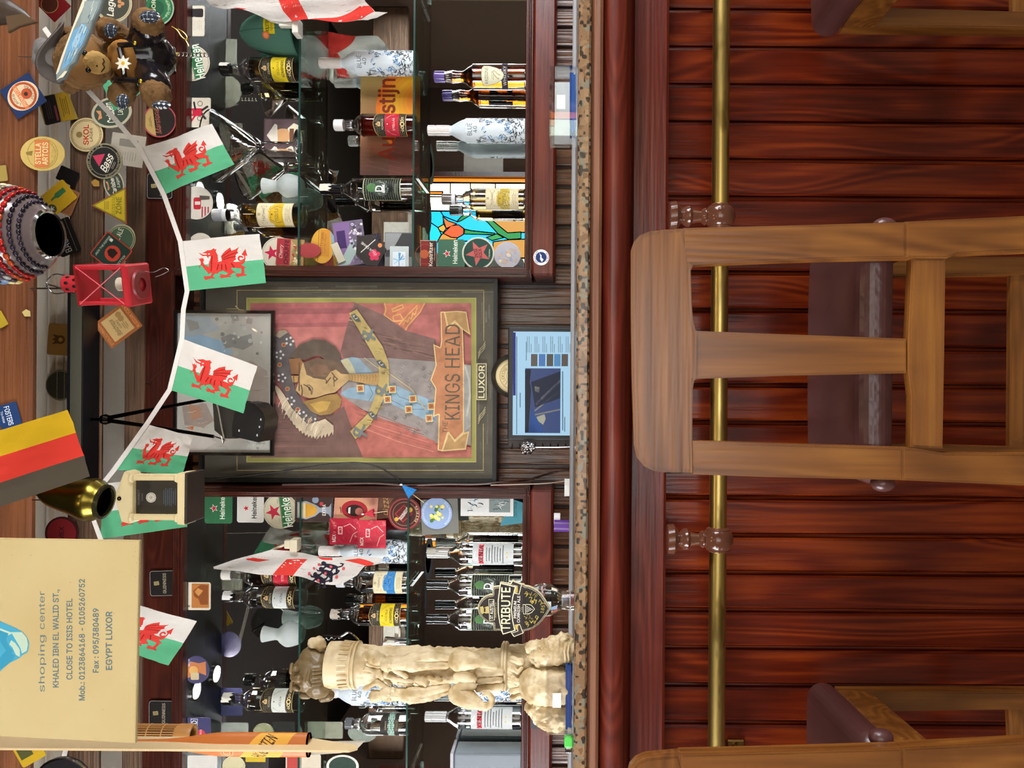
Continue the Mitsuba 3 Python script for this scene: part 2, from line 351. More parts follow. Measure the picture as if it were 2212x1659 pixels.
# leaded windows: orange border, yellow panes, a blue field with a tulip over an amber ground; drawn where the mirror shows them
SG, VM = 1.35, 2 * 2.556 - YF
def wq(t, crop=(680, 370, 4.809)): return [((HY - y) / F * VM, EYE - (x - HX) / F * VM) for x, y in px2(t, crop)]
def pane(t, c, pw=1.0, cut=None):
    g = Polygon(wq(t)).buffer(0) if isinstance(t, str) else t
    if cut is not None: g = g.difference(cut)
    lit('pane', g.buffer(-.005), c, SG * pw, 'window_1'); return g
w1 = wins['window_1']; W1 = sbox(w1[0], w1[2], w1[1], w1[3])
tl = [pane(t, c) for t, c in (('1315,475 1370,520 1460,550 1350,600 1330,540', 'ee6a30'), ('1265,590 1325,555 1350,600 1320,640 1280,620', 'f59a3c'), ('1320,650 1400,570 1480,560 1535,600 1530,660 1470,695 1400,690', 'e2522a'), ('1265,727 1300,668 1320,650 1400,690 1470,695 1440,730', 'ee8434'))]
lv = [pane(t, c, .8, unary_union(tl)) for t, c in (('1460,530 1500,480 1580,430 1640,430 1780,470 1890,560 1990,640 2130,630 2130,700 2000,710 1890,650 1780,530 1690,470 1600,460 1500,520', '1f8a44'), ('1770,690 1880,650 1950,690 1830,722', '2a9a50'), ('1540,605 1610,620 1860,645 1840,662 1540,655', '249048'))]
am = [pane(t, 'bf8436', .9, unary_union(lv)) for t in ('1750,450 2290,460 2290,630 1990,640 1890,560', '1840,735 2000,712 2290,700 2290,900 1840,900')]
dn = unary_union(tl + lv + am)
bl_ = Polygon(wq('1175,420 2290,420 2290,900 1175,900')); fieldc = bl_.difference(dn)
for i, t in enumerate(('1175,420 1290,420 1320,470 1320,560 1265,590 1175,530', '1290,420 1600,420 1470,530 1320,470', '1175,530 1265,590 1300,660 1265,730 1175,900', '1265,730 1800,730 1840,900 1175,900')): q_ = Polygon(wq(t)).buffer(0).intersection(fieldc); pane(q_, ['12a8ee', '0f9fe6', '18b0f2', '12a4ea'][i], 1.15); fieldc = fieldc.difference(q_)
pane(fieldc, '12a4ea', 1.15)
pane('1100,125 1165,125 1165,210 1150,300 1100,300', '3fb673'); pane('1100,300 1150,300 1170,420 1170,900 1100,900', 'c3d0bc')
bar_ = Polygon(wq('1165,215 1310,215 1310,245 1165,245')); pane(bar_, 'f07a1c')
for x0, x1, c in ((1165, 1390, 'fff3c0'), (1390, 1600, 'f6eeb8'), (1600, 1860, 'fff0a4'), (1860, 2290, 'fbefb4')):
    for y0, y1 in ((125, 270), (270, 415)): pane(f'{x0},{y0} {x1},{y0} {x1},{y1} {x0},{y1}', c, 1.25, bar_)
used = unary_union([bl_, Polygon(wq('1100,125 2290,125 2290,900 1100,900'))]).buffer(.006)
for t in (sbox(w1[1] - .06, w1[2], w1[1], w1[3]), sbox(w1[0], w1[3] - .06, w1[1] - .06, w1[3]), sbox(w1[0], w1[2], w1[0] + .06, w1[3] - .06), sbox(w1[0] + .06, w1[2], w1[1] - .06, w1[2] + .06)): pane(t, 'f07a1c', 1.0, used)
r_ = W1.buffer(-.06).difference(used)
for i in range(4): pane(r_.intersection(sbox(w1[0] + .37 * i, 0, w1[0] + .37 * (i + 1), 3)), ['f7e79c', 'fff6cf', 'fbf3c4', 'cfe0c8'][i], 1.2)
x0, x1, z0, z1 = wins['window_2']
for i in range(8):
    a = z0 + (z1 - z0) / 8 * i; b = a + (z1 - z0) / 8
    for u0, u1, c in ((0, .2, 'f07a1c'), (.2, .62, ['fdf0a8', 'e6f0d8', 'fff6cf', 'd8e8e4'][i % 4]), (.62, 1, ['fff6cf', '43b873', 'f6f2dc', 'e8d890'][i % 4])): lit('pane', sbox(x0 + (x1 - x0) * u0, a, x0 + (x1 - x0) * u1, b).buffer(-.004), c, SG * 1.2, 'window_2')
put('light_backing', bx(.58, 2.14, YF - .09, YF - .07, .9, 2.7), 'black', 'window_1'); put('light_backing', bx(-1.72, -1.3, YF - .09, YF - .07, .9, 2.7), 'black', 'window_2'); put('light_backing', bx(-.9, .9, YF - .09, YF - .07, 0, 2.5), 'black', 'door_1')
for i, (x, y) in enumerate(((-.55, .25), (.55, .25), (0, -1.2))):      # ceiling lamps over the customers' side
    k = thing('ceiling_lamp', ['flush round ceiling lamp above the left of the bar', 'flush round ceiling lamp above the right of the bar', 'flush round ceiling lamp farther back in the room'][i], 'ceiling lamp')
    put('rim', lathe([(.13, 3.12), (.15, 3.12), (.15, 3.08), (.13, 3.075), (.13, 3.12)], 32, (x, y, 0)), 'metal', k, col='b8a070')
    d = lathe([(0.0005, 3.085), (.13, 3.085)], 32, (x, y, 0)); d.fix_normals()
    if d.face_normals[0][2] > 0: d.invert()
    put('diffuser', d, 'black', k, smooth=False, emitter={'type': 'area', 'radiance': {'type': 'rgb', 'value': [WARM, WARM * .78, WARM * .5]}})
# hats, papers and a dark picture rail behind the camera, seen only in the mirrors
struct('trim_4', bx(-XW, XW, YF, YF + .04, 2.72, 2.80, .004), 'plaster')
struct('beam_3', bx(-XW, XW, -1.0, -.94, 2.42, 2.70, .006), 'w_old')
for i, (x, z, r, c) in enumerate(((1.35, 2.36, .11, '14161c'), (.95, 2.40, .12, '1b2434'), (-1.05, 2.36, .12, '12141a'), (-1.40, 2.33, .12, '23242a'), (-1.75, 2.38, .11, '18222c'), (1.75, 2.34, .11, '1d2a26'))):
    k = thing('hat', ['black hat', 'navy hat', 'black bowler hat', 'charcoal hat', 'dark blue hat', 'dark green hat'][i] + ' hanging from the beam behind the camera, seen in the mirror', 'hat', 'hats on the beam behind the camera')
    put('crown', lathe([(r, 0), (r * .98, r * .25), (r * .8, r * .6), (r * .4, r * .82), (.0005, r * .88)], 28, (x, -.95, z - .1)), 'matte', k, smooth=True, col=c); put('brim', lathe([(r * .95, -.003), (r * 1.45, -.008), (r * 1.45, -.003), (r * .95, .004)], 32, (x, -.95, z - .1)), 'matte', k, smooth=True, col=c)
    put('cord', tube([(x, -.95, z - .1 + r * .86), (x, -.95, 2.43)], .002, 6), 'satin', k, col='3a342c')
for i, (x, z, w, h, c) in enumerate(((1.6, 2.52, .2, .15, 'b9b2a4'), (1.2, 2.5, .16, .2, 'c9c4b8'), (-1.2, 2.55, .2, .14, 'c4bcae'), (-1.6, 2.53, .14, .2, '9a9488'), (-2.0, 2.5, .24, .16, 'b5ada0'), (2.3, 2.0, .3, .4, 'a49c90'), (-2.3, 1.9, .3, .42, '8d8478'), (-2.4, 1.3, .4, .5, '6a3a34'))):
    k = thing('notice', ['grey paper', 'pale tall paper', 'cream wide paper', 'dull grey paper', 'wide grey paper', 'large pale poster', 'large grey poster', 'dark red poster'][i] + ' pinned behind the camera, seen in the mirror', 'paper'); y_ = -.9375 if i < 5 else YF + .001
    m = bx(x - w / 2, x + w / 2, y_, y_ + .002, z - h / 2, z + h / 2); put('sheet', m, 'satin', k, col=c)
# plank wall between the cabinets, each plank a part
for i in range(-26, 27):
    x = .262 - .0678 * (i + 4)
    m = bx(x + .0062, x + .0616, 2.575 + .003 * R.random(), 2.6, 1.02, 2.40, .003)
    put('plank', m, 'w_plank', 'wall_back')
put('plank_backing', bx(-1.7, 1.7, 2.59, 2.599, 1.02, 2.40), 'w_darkz', 'wall_back')
# beams and boards above
def zP(px, D): return EYE - (px - HX) / F * D
XA = 1.75
struct('trim_1', cat_([bx(-XA, XA, 2.54, 2.6, zP(118, 2.57), zP(112, 2.57), .01), bx(-XA, XA, 2.56, 2.6, zP(135, 2.57), zP(118, 2.57), .012), bx(-XA, XA, 2.57, 2.6, zP(146, 2.57), zP(135, 2.57), .008)]), 'plaster')
struct('beam_1', bx(-XA, XA, 2.005, 2.03, zP(82, 2.03), 2.80, .006), 'w_beam')
struct('beam_2', bx(-XA, XA, 2.30, 2.318, zP(226, 2.318), zP(146, 2.3), .005), 'w_old')
struct('trim_2', bx(-XA, XA, 2.44, 2.6, zP(310, 2.44), zP(268, 2.44), .004), 'w_old')
struct('trim_3', bx(-XA, XA, 2.45, 2.6, zP(376, 2.45), zP(310, 2.45), .003), 'w_dark')
# ---------------------------------------------------------------- bar counter
XB = 1.7
bar = thing('bar_counter', 'dark red varnished bar counter front of upright grooved boards behind the stools', 'bar counter')
for i in range(-21, 21):
    x = .0822 * i
    g = Polygon([(x + .0052, 0), (x + .0770, 0), (x + .0770, .012), (x + .0725, .018), (x + .0097, .018), (x + .0052, .012)])
    m = trimesh.creation.extrude_polygon(g, .93, engine='earcut'); v = m.vertices.copy(); m.vertices = np.column_stack([v[:, 0], 1.678 - v[:, 1], v[:, 2]]); m.invert()
    put('board', m, 'w_slat', bar, smooth=False)
    put('bead', lathe([(.0005, 0), (.0045, 0), (.0045, .93), (.0005, .93)], 8, (x - .0005, 1.672, 0)), 'w_slat', bar)
put('carcass', cat_([bx(-XB, XB, 1.678, 1.70, 0, 1.06), bx(-XB, XB, 1.9, 1.93, 0, 1.06)]), 'w_darkz', bar, label='dark boards behind the grooves')
put('fascia', bx(-XB, XB, 1.60, 1.678, .906, .985, .006), 'w_rail', bar)
def molding(prof):
    m = trimesh.creation.extrude_polygon(Polygon(prof), 2 * XB, engine='earcut'); v = m.vertices.copy()
    m.vertices = np.column_stack([v[:, 2] - XB, v[:, 0], v[:, 1]]); m.fix_normals(); return m
put('nosing', molding([(1.7, 1.0495)] + [(1.515 - .02 * math.sin(a) , 1.0245 + .025 * math.cos(a)) for a in np.linspace(0, math.pi, 10)] + [(1.53, .996), (1.545, .985), (1.7, .985)]), 'w_rail', bar, smooth=40)
put('edge_strip', bx(-XB, XB, 1.482, 1.93, 1.0505, 1.0735, .006), 'w_edge', bar, label='worn lighter wood strip under the granite')
wt = thing('granite_worktop', 'speckled brown granite worktop of the bar counter', 'worktop')
gz0, gz1 = 1.0742, 1.0985
m = bx(-XB, XB, 1.47, 1.95, gz0, gz1, .004); put('slab', m, 'granite', wt)
put('back_strip', bx(-XB, XB, 1.905, 1.93, gz1, gz1 + .0115, .003), 'satin', wt, col='8b8c8e', label='grey metal strip along the rear edge')
bc = thing('back_counter', 'low dark wood counter under the bottle cabinets', 'counter'); put('top', bx(-XB, XB, 2.12, 2.574, 1.03, 1.06, .004), 'w_dark', bc); put('body', bx(-XB, XB, 2.16, 2.57, 0, 1.03), 'w_darkz', bc)
# brass rail on turned hangers
rl = thing('brass_rail', 'long tarnished brass rail on dark turned hangers below the counter edge', 'rail')
zr, yr = zP(1553, 1.575), 1.575
put('rod', lathe([(.0005, -1.65), (.0178, -1.65), (.0178, 1.65), (.0005, 1.65)], 28, (0, yr, zr), 'x'), 'brass', rl)
for py in (468, 1165, -250, 1880):
    x = P(1553, py, yr)[0]
    b = [(.0005, .105), (.030, .105), (.031, .092), (.024, .086), (.014, .080), (.021, .072), (.022, .064), (.015, .058), (.013, .048), (.012, .040), (.017, .034), (.018, .031), (.016, .029)] + [(.0315 * math.sin(a), .0315 * math.cos(a)) for a in np.linspace(.5, math.pi - .001, 14)]
    put('hanger', lathe(b, 28, (x, yr, zr)), 'gloss', rl, col='5a3526', label='dark turned wooden hanger')
    for q in (-.018, .018): put('collar', lathe([(.019, q - .004), (.0245, q - .004), (.0245, q + .004), (.019, q + .004)], 24, (x, yr, zr), 'x'), 'gloss', rl, col='5a3526')
hk = thing('coat_hook', 'small brass coat hook on the bar front beside the left stool', 'hook')
h0 = P(1590, 1612, 1.65)
put('plate', bx(h0[0] - .012, h0[0] + .012, 1.652, 1.6597, h0[2] - .02, h0[2] + .02, .003), 'metal', hk, col='8a6a3a')
put('hook', tube(spline([h0 + [0, .003, .005], h0 + [0, -.02, -.006], h0 + [.002, -.036, -.018], h0 + [.004, -.042, -.004], h0 + [.004, -.040, .012]]), .0045, 10), 'metal', hk, col='a58a55')

# ---------------------------------------------------------------- bar stools (outline traced from the middle one, then moved)
SD, C2 = 1.2, (1200, 400, 2.186)
def sp(s, D=SD): return Polygon(xz(s, D, C2))
S = {
 'top_rail': (sp('655,375 643,400 648,560 655,640 665,680 672,690 672,912 660,925 653,960 650,1200 655,1365 520,1360 465,1352 420,1330 388,1290 374,1230 364,900 360,600 360,300 372,262 400,232 445,213 520,205 610,198'), .03, 'w_stoolx'),
 'back_post': (sp('606,199 1000,190 1640,172 1655,172 1655,344 1300,350 1000,360 655,375 610,373'), .032, 'w_stool'),
 'back_post_001': (sp('650,1208 1000,1220 1640,1240 1640,1395 1000,1380 520,1363 652,1365'), .032, 'w_stool'),
 'lower_post': (sp('1655,170 2212,143 2900,112 2900,280 2212,312 1900,326 1852,345 1655,344'), .034, 'w_stool'),
 'lower_post_001': (sp('1640,1240 1700,1242 1840,1265 2212,1268 2900,1285 2900,1450 2212,1420 1640,1395'), .034, 'w_stool'),
 'splat': (sp('665,685 1000,698 1672,722 1672,888 1100,900 665,915'), .016, 'w_stool'),
 'lower_rail': (sp('1692,342 1852,340 1846,800 1838,1248 1686,1240 1690,1000 1676,885 1676,722'), .026, 'w_stoolx'),
}
def stool(dx, lab, turn=0.0):
    t = thing('bar_stool', lab, 'bar stool', None)
    T = trimesh.transformations.translation_matrix([dx, 0, 0]) @ trimesh.transformations.rotation_matrix(math.radians(turn), [0, 0, 1], [.266, 1.236, 0])
    for n, (g, th, mt) in S.items():
        m = bevel(g, th, .004 if n != 'top_rail' else .007, 2); m.apply_translation((0, SD + (.034 - th) / 2, 0))
        put(n.replace('_001', ''), m, mt, t, M=T, smooth=30)
    xl, xr = -.163, .266
    # seat: padded vinyl cushion with a rolled near edge
    pts = []
    s = rbox(xl, xr, 1.236, 1.53, .577, .634, .0275, 24); s = s.subdivide_to_size(.02)
    v = s.vertices.copy(); c = np.clip(1 - np.abs((v[:, 0] - (xl + xr) / 2) / ((xr - xl) / 2)) ** 4, 0, 1) * np.clip(1 - np.abs((v[:, 1] - 1.38) / .15) ** 4, 0, 1)
    v[:, 2] += np.where(v[:, 2] > .605, .012 * c, 0); s.vertices = v
    put('seat', s, 'leather', t, M=T, smooth=60, label='dark maroon vinyl seat cushion')
    for x in (xl, xr):
        put('seat_corner', ell((x + (.004 if x < 0 else -.004), 1.243, .598), (.014, .016, .02), 2), 'leather', t, M=T, smooth=True)
    put('seat_frame', cat_([bx(xl + .012, xl + .04, 1.236, 1.52, .515, .578, .003), bx(xr - .04, xr - .012, 1.236, 1.52, .515, .578, .003), bx(xl + .02, xr - .02, 1.495, 1.522, .515, .578, .003)]), 'w_stoolx', t, M=T)
    for a, b in ((xl + .012, xl + .052), (xr - .052, xr - .012)):
        g = Polygon([(a, .577), (b, .577), (b + (.004 if a > 0 else -.012), 0.0), (a + (.012 if a > 0 else -.004), 0.0)])
        m = bevel(g, .038, .004); m.apply_translation((0, 1.49, 0)); put('front_leg', m, 'w_stool', t, M=T)
    put('foot_rest', bx(xl + .02, xr - .02, 1.5, 1.52, .2, .24, .004), 'w_stoolx', t, M=T)
    for x in (xl + .018, xr - .018): put('stretcher', bx(x - .01, x + .01, 1.21, 1.5, .14, .175, .003), 'w_stool', t, M=T)
    return t
stool(0, 'wooden bar stool with a forked backrest and maroon seat, middle one facing the bar')
stool(-.836, 'wooden bar stool at the left edge with only its corner seen', 4.0)
stool(.857, 'wooden bar stool at the right edge showing just its seat corner and leg')

# ---------------------------------------------------------------- bottle cabinets
YC, YM = 2.40, 2.556                      # front of the frames, mirror
ZT, ZB = zP(398, YC), zP(1131, YC)        # inside the frame
SH = {'right': (zP(641, YC + .02), zP(888, YC + .02)), 'left': (zP(649, YC + .02), zP(882, YC + .02))}   # front edges of the glass shelves
XR0, XR1 = P(700, 596, YC)[0], P(700, 574, YC)[0]
XL0, XL1 = P(700, 1051, YC)[0], P(700, 1075, YC)[0]
XO = 1.62
def cabinet(side):
    s = 1 if side == 'right' else -1
    a, b = (XR0, XR1) if s > 0 else (XL0, XL1)
    k = thing('bottle_cabinet', f'dark wood mirrored bottle cabinet with glass shelves, {side} of the painted sign', 'cabinet')
    put('mirror', bx(b, s * XO, YM, YM + .008, ZB - .01, ZT + .02), 'mirror', k, smooth=False, label='mirror back')
    put('back_panel', bx(a, s * XO, YM + .008, 2.572, ZB - .09, ZT + .03), 'w_dark', k)
    put('top_panel', bx(a, s * XO, YC + .01, YM, ZT + .001, ZT + .022), 'black', k, label='black canopy board')
    put('floor_panel', bx(a, s * XO, YC + .012, YM + .01, ZB - .02, ZB), 'w_dark', k)
    # stepped mouldings of the frame
    def stile(x0, x1, z0, z1, vert):
        steps = [(0, 1, 0), (.25, .75, .007), (.42, .58, .012)]
        for u0, u1, d in steps:
            yield bx(x0 + (x1 - x0) * (u0 if vert else 0), x0 + (x1 - x0) * (u1 if vert else 1), YC - d, YC + .03, z0 + (z1 - z0) * (0 if vert else u0), z0 + (z1 - z0) * (1 if vert else u1), .002)
    put('frame_rail', cat_(list(stile(a, s * XO, ZT, ZT + .034, False))), 'w_dark', k)
    put('frame_rail', cat_(list(stile(a, s * XO, ZB - .024, ZB, False))), 'w_dark', k)
    put('frame_stile', cat_(list(stile(a, b, ZB - .024, ZT + .034, True))), 'w_darkz', k)
    put('side_panel', bx(a, b, YC + .03, YM + .01, ZB - .02, ZT + .02), 'w_darkz', k)
    put('ledge', bx(a + s * .002, s * XO, YC - .035, YM, zP(1196, YC - .035), ZB - .026, .006), 'w_rail', k, label='glossy red brown plinth board')
    for i, z in enumerate(SH[side]):
        q = put('glass_shelf', bx(b + s * .002, s * XO, YC + .021, YM - .001, z - .006, z), 'greenglass', k, smooth=False, label='clear glass shelf')
        put('front_edge', bx(b + s * .002, s * XO, YC + .019, YC + .0209, z - .006, z), 'gloss', q, col='24433c', label='green polished glass edge')
        for x in (b + s * .30, b + s * .9): put('bracket', cat_([bx(x - .006, x + .006, YC + .06, YM - .001, z - .011, z - .0065)]), 'chrome', k)
    xs = P(425, 1490 if s < 0 else 412, 2.49)[0]
    e = put('spot_lamp', lathe([(.034, 0), (.034, -.006), (.028, -.006), (.028, 0)], 24, (xs, 2.485, ZT + .001)), 'chrome', k, label='small recessed halogen spot')
    d = lathe([(.0005, 0), (.027, 0)], 24, (xs, 2.485, ZT - .004))
    if d.face_normals[0][2] > 0: d.invert()
    kk = num(e + '__bulb'); scene[kk] = ply(d, 'black', emitter={'type': 'area', 'radiance': {'type': 'rgb', 'value': [HALO, HALO * .93, HALO * .82]}, 'sampling_weight': 1.0})
    return k
cabinet('right'); cabinet('left')
st = thing('round_sticker', 'small round white and blue sticker with a seagull on the cabinet plinth', 'sticker')
o = P(1169, 556, YC - .0365); r = 17 * YC / F
p = Pr(); p.circ(0, 0, r, 'e9e7e2').circ(0, 0, r * .68, '23356b').poly([(-.6 * r, -.1 * r), (-.2 * r, .16 * r), (.1 * r, .1 * r), (.55 * r, .22 * r), (.2 * r, -.08 * r), (0, -.02 * r), (-.25 * r, -.3 * r)], 'f2f2ee')
p.text('BRIGHTON', 0, 0, r * .2, '23356b', arc=r * .84, w=r * 1.7).text('ALBION', 0, 0, r * .2, '23356b', arc=-r * .84, w=r * 1.2)
put('backing', lathe([(.0005, 0), (r, 0), (r, .0012), (.0005, .0012)], 32, o + [0, .0013, 0], '-y') , 'satin', st, col='e9e7e2')
p.build(st, o + [0, -.0003, 0])

# ---------------------------------------------------------------- bottles
PROF = {  # outline from base to mouth: (radius, height) as parts of the bottle's radius and height; then the height of the cap's lower edge and its radius
 'squat': ([(0, 0), (.86, 0), (1, .015), (1, .60), (.97, .64), (.85, .69), (.66, .725), (.50, .745), (.47, .77), (.50, .80), (.44, .86), (.42, .93)], .845, .48),
 'tall': ([(0, 0), (.88, 0), (1, .012), (1, .56), (.96, .60), (.80, .66), (.58, .715), (.42, .75), (.38, .78), (.38, .97)], .80, .40),
 'straight': ([(0, 0), (.9, 0), (1, .012), (1, .60), (.95, .645), (.78, .69), (.55, .73), (.42, .76), (.38, .79), (.36, .97)], .80, .42),
 'whisky': ([(0, 0), (.9, 0), (1, .012), (1, .53), (.95, .57), (.75, .625), (.55, .66), (.44, .70), (.46, .76), (.50, .80), (.42, .86), (.38, .97)], .87, .42),
}
def smooth_prof(pr, r, h):
    v = np.array(pr, float); a = v[:3]; b = spline(v[2:], 4)
    q = np.vstack([a, b[1:]]); q = q[np.r_[True, np.diff(q[:, 1]) + np.abs(np.diff(q[:, 0])) > 1e-6]]
    q[:, 0] = np.maximum(q[:, 0] * r, .0004); q[:, 1] *= h; return q
def on_cyl(cx, cy, r, z0, turn):
    def f(v):
        a = v[:, 0] / r + turn
        return np.column_stack([cx + (r + v[:, 2]) * np.sin(a), cy - (r + v[:, 2]) * np.cos(a), z0 + v[:, 1]])
    return f
def lb_kianos(col, name, ink='2a2418', base='12100d'):
    def f(p, r, h):
        w = r * 1.32
        p.poly([(-w, .10 * h), (w, .10 * h), (w, .455 * h), (.5 * w, .485 * h), (0, .5 * h), (-.5 * w, .485 * h), (-w, .455 * h)], 'a89058')
        p.poly([(-w * .97, .107 * h), (w * .97, .107 * h), (w * .97, .45 * h), (.5 * w, .478 * h), (0, .493 * h), (-.5 * w, .478 * h), (-w * .97, .45 * h)], base)
        p.rect(-w, .185 * h, w, .36 * h, col)
        p.text('KIANOS', 0, .385 * h, .024 * h, 'd8cba8', maxw=w * 1.2)
        p.poly([(-.18 * r, .41 * h), (.18 * r, .41 * h), (.2 * r, .435 * h), (0, .47 * h), (-.2 * r, .435 * h)], 'c8a878').circ(0, .437 * h, .07 * r, '5a3a24')
        p.text(name[0], 0, (.275 if len(name) > 1 else .25) * h, .026 * h, ink, maxw=w * 1.1)
        if len(name) > 1: p.text(name[1], 0, .222 * h, .03 * h, ink, bold=True, maxw=w * 1.1)
        p.circ(0, .325 * h, .05 * r, ink)
        p.line([(-.8 * w, .23 * h), (-.66 * w, .29 * h), (-.4 * w, .335 * h)], .003 * h, ink).line([(.8 * w, .23 * h), (.66 * w, .29 * h), (.4 * w, .335 * h)], .003 * h, ink)
        for x, q in ((-.55, .1), (-.28, .14), (0, .2), (.28, .14), (.55, .1)): p.ring(x * r, .145 * h, q * r, q * r * .55, 'd9c48a')
    return f
def lb_tsinaki(mid, name, ink):
    def f(p, r, h):
        w = r * 1.3; p.rect(-w, .085 * h, w, .475 * h, 'cdbf98', .006 * h); p.rect(-w * .96, .095 * h, w * .96, .465 * h, 'dfd3ae', .005 * h)
        p.poly([(-w, .185 * h), (w, .185 * h), (w, .30 * h), (.62 * w, .30 * h), (.55 * w, .33 * h), (.2 * w, .345 * h), (-.2 * w, .345 * h), (-.55 * w, .33 * h), (-.62 * w, .30 * h), (-w, .30 * h)], mid)
        p.ring(0, .255 * h, .62 * r, .56 * r, ink) if False else p.line([(-.6 * r, .2 * h), (-.7 * r, .255 * h), (-.45 * r, .32 * h), (.45 * r, .32 * h), (.7 * r, .255 * h), (.6 * r, .2 * h), (-.6 * r, .2 * h)], .004 * h, ink)
        p.text(name, 0, .255 * h, .036 * h, ink, maxw=1.05 * r).circ(0, .305 * h, .06 * r, ink)
        p.text('TSINAKI', 0, .395 * h, .026 * h, '4d4636', maxw=1.2 * r).circ(0, .445 * h, .11 * r, '8d8262').circ(0, .445 * h, .07 * r, 'cbbd92')
        for x in (-.72, .72):
            for z in (.37, .42): p.circ(x * r, z * h, .035 * r, '3a3424')
        p.lines(0, .135 * h, 1.3 * r, .06 * h, 4, 'a89a74')
    return f
def lb_blue(p, r, h):
    rr = random.Random(5)
    p.text('BLUE', 0, .565 * h, .045 * h, '4b5560', w=1.0 * r).text('40', 0, .51 * h, .04 * h, '3d4650', w=.5 * r)
    p.text('ULTRA PREMIUM', 0, -.01 * h + .62 * h - .9 * r, .012 * h, '8a949c', arc=.9 * r, w=1.1 * r)
    for i in range(330):
        u, v = rr.uniform(-1.5, 1.5) * r, rr.uniform(.02, .50) * h
        d = math.hypot(u / (.75 * r), (v - .31 * h) / (.13 * h))
        if d < .72 or (v > .44 * h and abs(u) < .55 * r) or (v > .47 * h and abs(u) < .9 * r): continue
        a, l = rr.uniform(0, math.pi), rr.uniform(.05, .16) * r
        c = rr.choice(['3c6ea8', '6d9cc8', '9bbfd8', '24405f']) if d < 1.25 else rr.choice(['20262c', '3c444a', '8b9398', 'a4aaae', '14181c'])
        p.line([(u - l * math.cos(a), v - l * math.sin(a)), (u, v + rr.uniform(-.05, .05) * r), (u + l * math.cos(a), v + l * math.sin(a))], rr.uniform(.03, .07) * r, c)
def lb_xenia(p, r, h):
    w = r * 1.15; p.rect(-w, .10 * h, w, .52 * h, 'c6cac8'); p.rect(-.85 * w, .405 * h, .85 * w, .46 * h, 'e8303e'); p.text('XENIA', 0, .4325 * h, .042 * h, '1c1416', w=1.45 * w, bold=True)
    for i in range(7): p.lines(0, (.375 - .028 * i) * h, 1.6 * w, .016 * h, 1, '6b7070', .7)
    p.circ(-.2 * w, .165 * h, .07 * r, 'd8b23c').circ(.15 * w, .165 * h, .07 * r, 'd8b23c').line([(-.3 * w, .49 * h), (0, .5 * h), (.2 * w, .485 * h)], .005 * h, 'f2f2f0')
def lb_gin(p, r, h):
    w = r * 1.25; p.rect(-w, .14 * h, w, .53 * h, 'b8c49a'); p.rect(-w * .97, .146 * h, w * .97, .524 * h, '0b0e0a')
    p.circ(.1 * r, .36 * h, .75 * r, '39453a', .09 * h).circ(.1 * r, .44 * h, .4 * r, '4f7a48', .05 * h)
    rr = random.Random(3)
    for i in range(60):
        a, q = rr.uniform(0, 6.28), rr.uniform(.2, .75); x, z = .1 * r + q * r * math.cos(a), .34 * h + q * .1 * h * math.sin(a)
        p.line([(x, z), (x + .12 * r * math.cos(a + 1.4), z + .02 * h * math.sin(a + 1.4))], .025 * r, 'b4bcae')
    p.text('D', 0, .36 * h, .075 * h, 'f0f0ec', w=.5 * r, bold=True).rect(-.33 * r, .30 * h, .33 * r, .325 * h, 'f0f0ec').text('TONIC', 0, .3125 * h, .015 * h, '15180f').lines(0, .185 * h, 1.0 * r, .05 * h, 3, '6d7468')
def lb_mint(p, r, h):
    w = r * 1.3; p.poly([(-w, .14 * h), (w, .14 * h), (w, .38 * h), (.5 * w, .42 * h), (-.5 * w, .42 * h), (-w, .38 * h)], '2a241c'); p.rect(-w, .2 * h, w, .31 * h, 'a9cdbc')
    p.text('KIANOS', 0, .34 * h, .024 * h, 'b5a684').text('MASTIC', 0, .25 * h, .026 * h, '35584c').lines(0, .17 * h, 1.2 * r, .04 * h, 3, '8d8262')
def lb_whisky(p, r, h):
    p.rect(-1.3 * r, .20 * h, 1.3 * r, .265 * h, '26202c'); p.text('WHISKY', 0, .232 * h, .034 * h, 'd9d4c6', w=1.6 * r)
    s = [(-.84 * r, .46 * h), (-.6 * r, .475 * h), (0, .482 * h), (.6 * r, .475 * h), (.84 * r, .46 * h), (.82 * r, .40 * h), (.6 * r, .31 * h), (.3 * r, .255 * h), (0, .235 * h), (-.3 * r, .255 * h), (-.6 * r, .31 * h), (-.82 * r, .40 * h)]
    p.poly(s, '6b5c3c').shp(Polygon(s).buffer(-.03 * r), 'dcdcbc')
    p.text('PAISONS', 0, .425 * h, .035 * h, '3a352c', w=1.25 * r).line([(-.3 * r, .30 * h), (0, .34 * h), (.25 * r, .36 * h), (.35 * r, .34 * h), (.1 * r, .31 * h), (0, .28 * h)], .006 * h, '9a7c3c').lines(0, .36 * h, .8 * r, .03 * h, 2, 'a8a488')
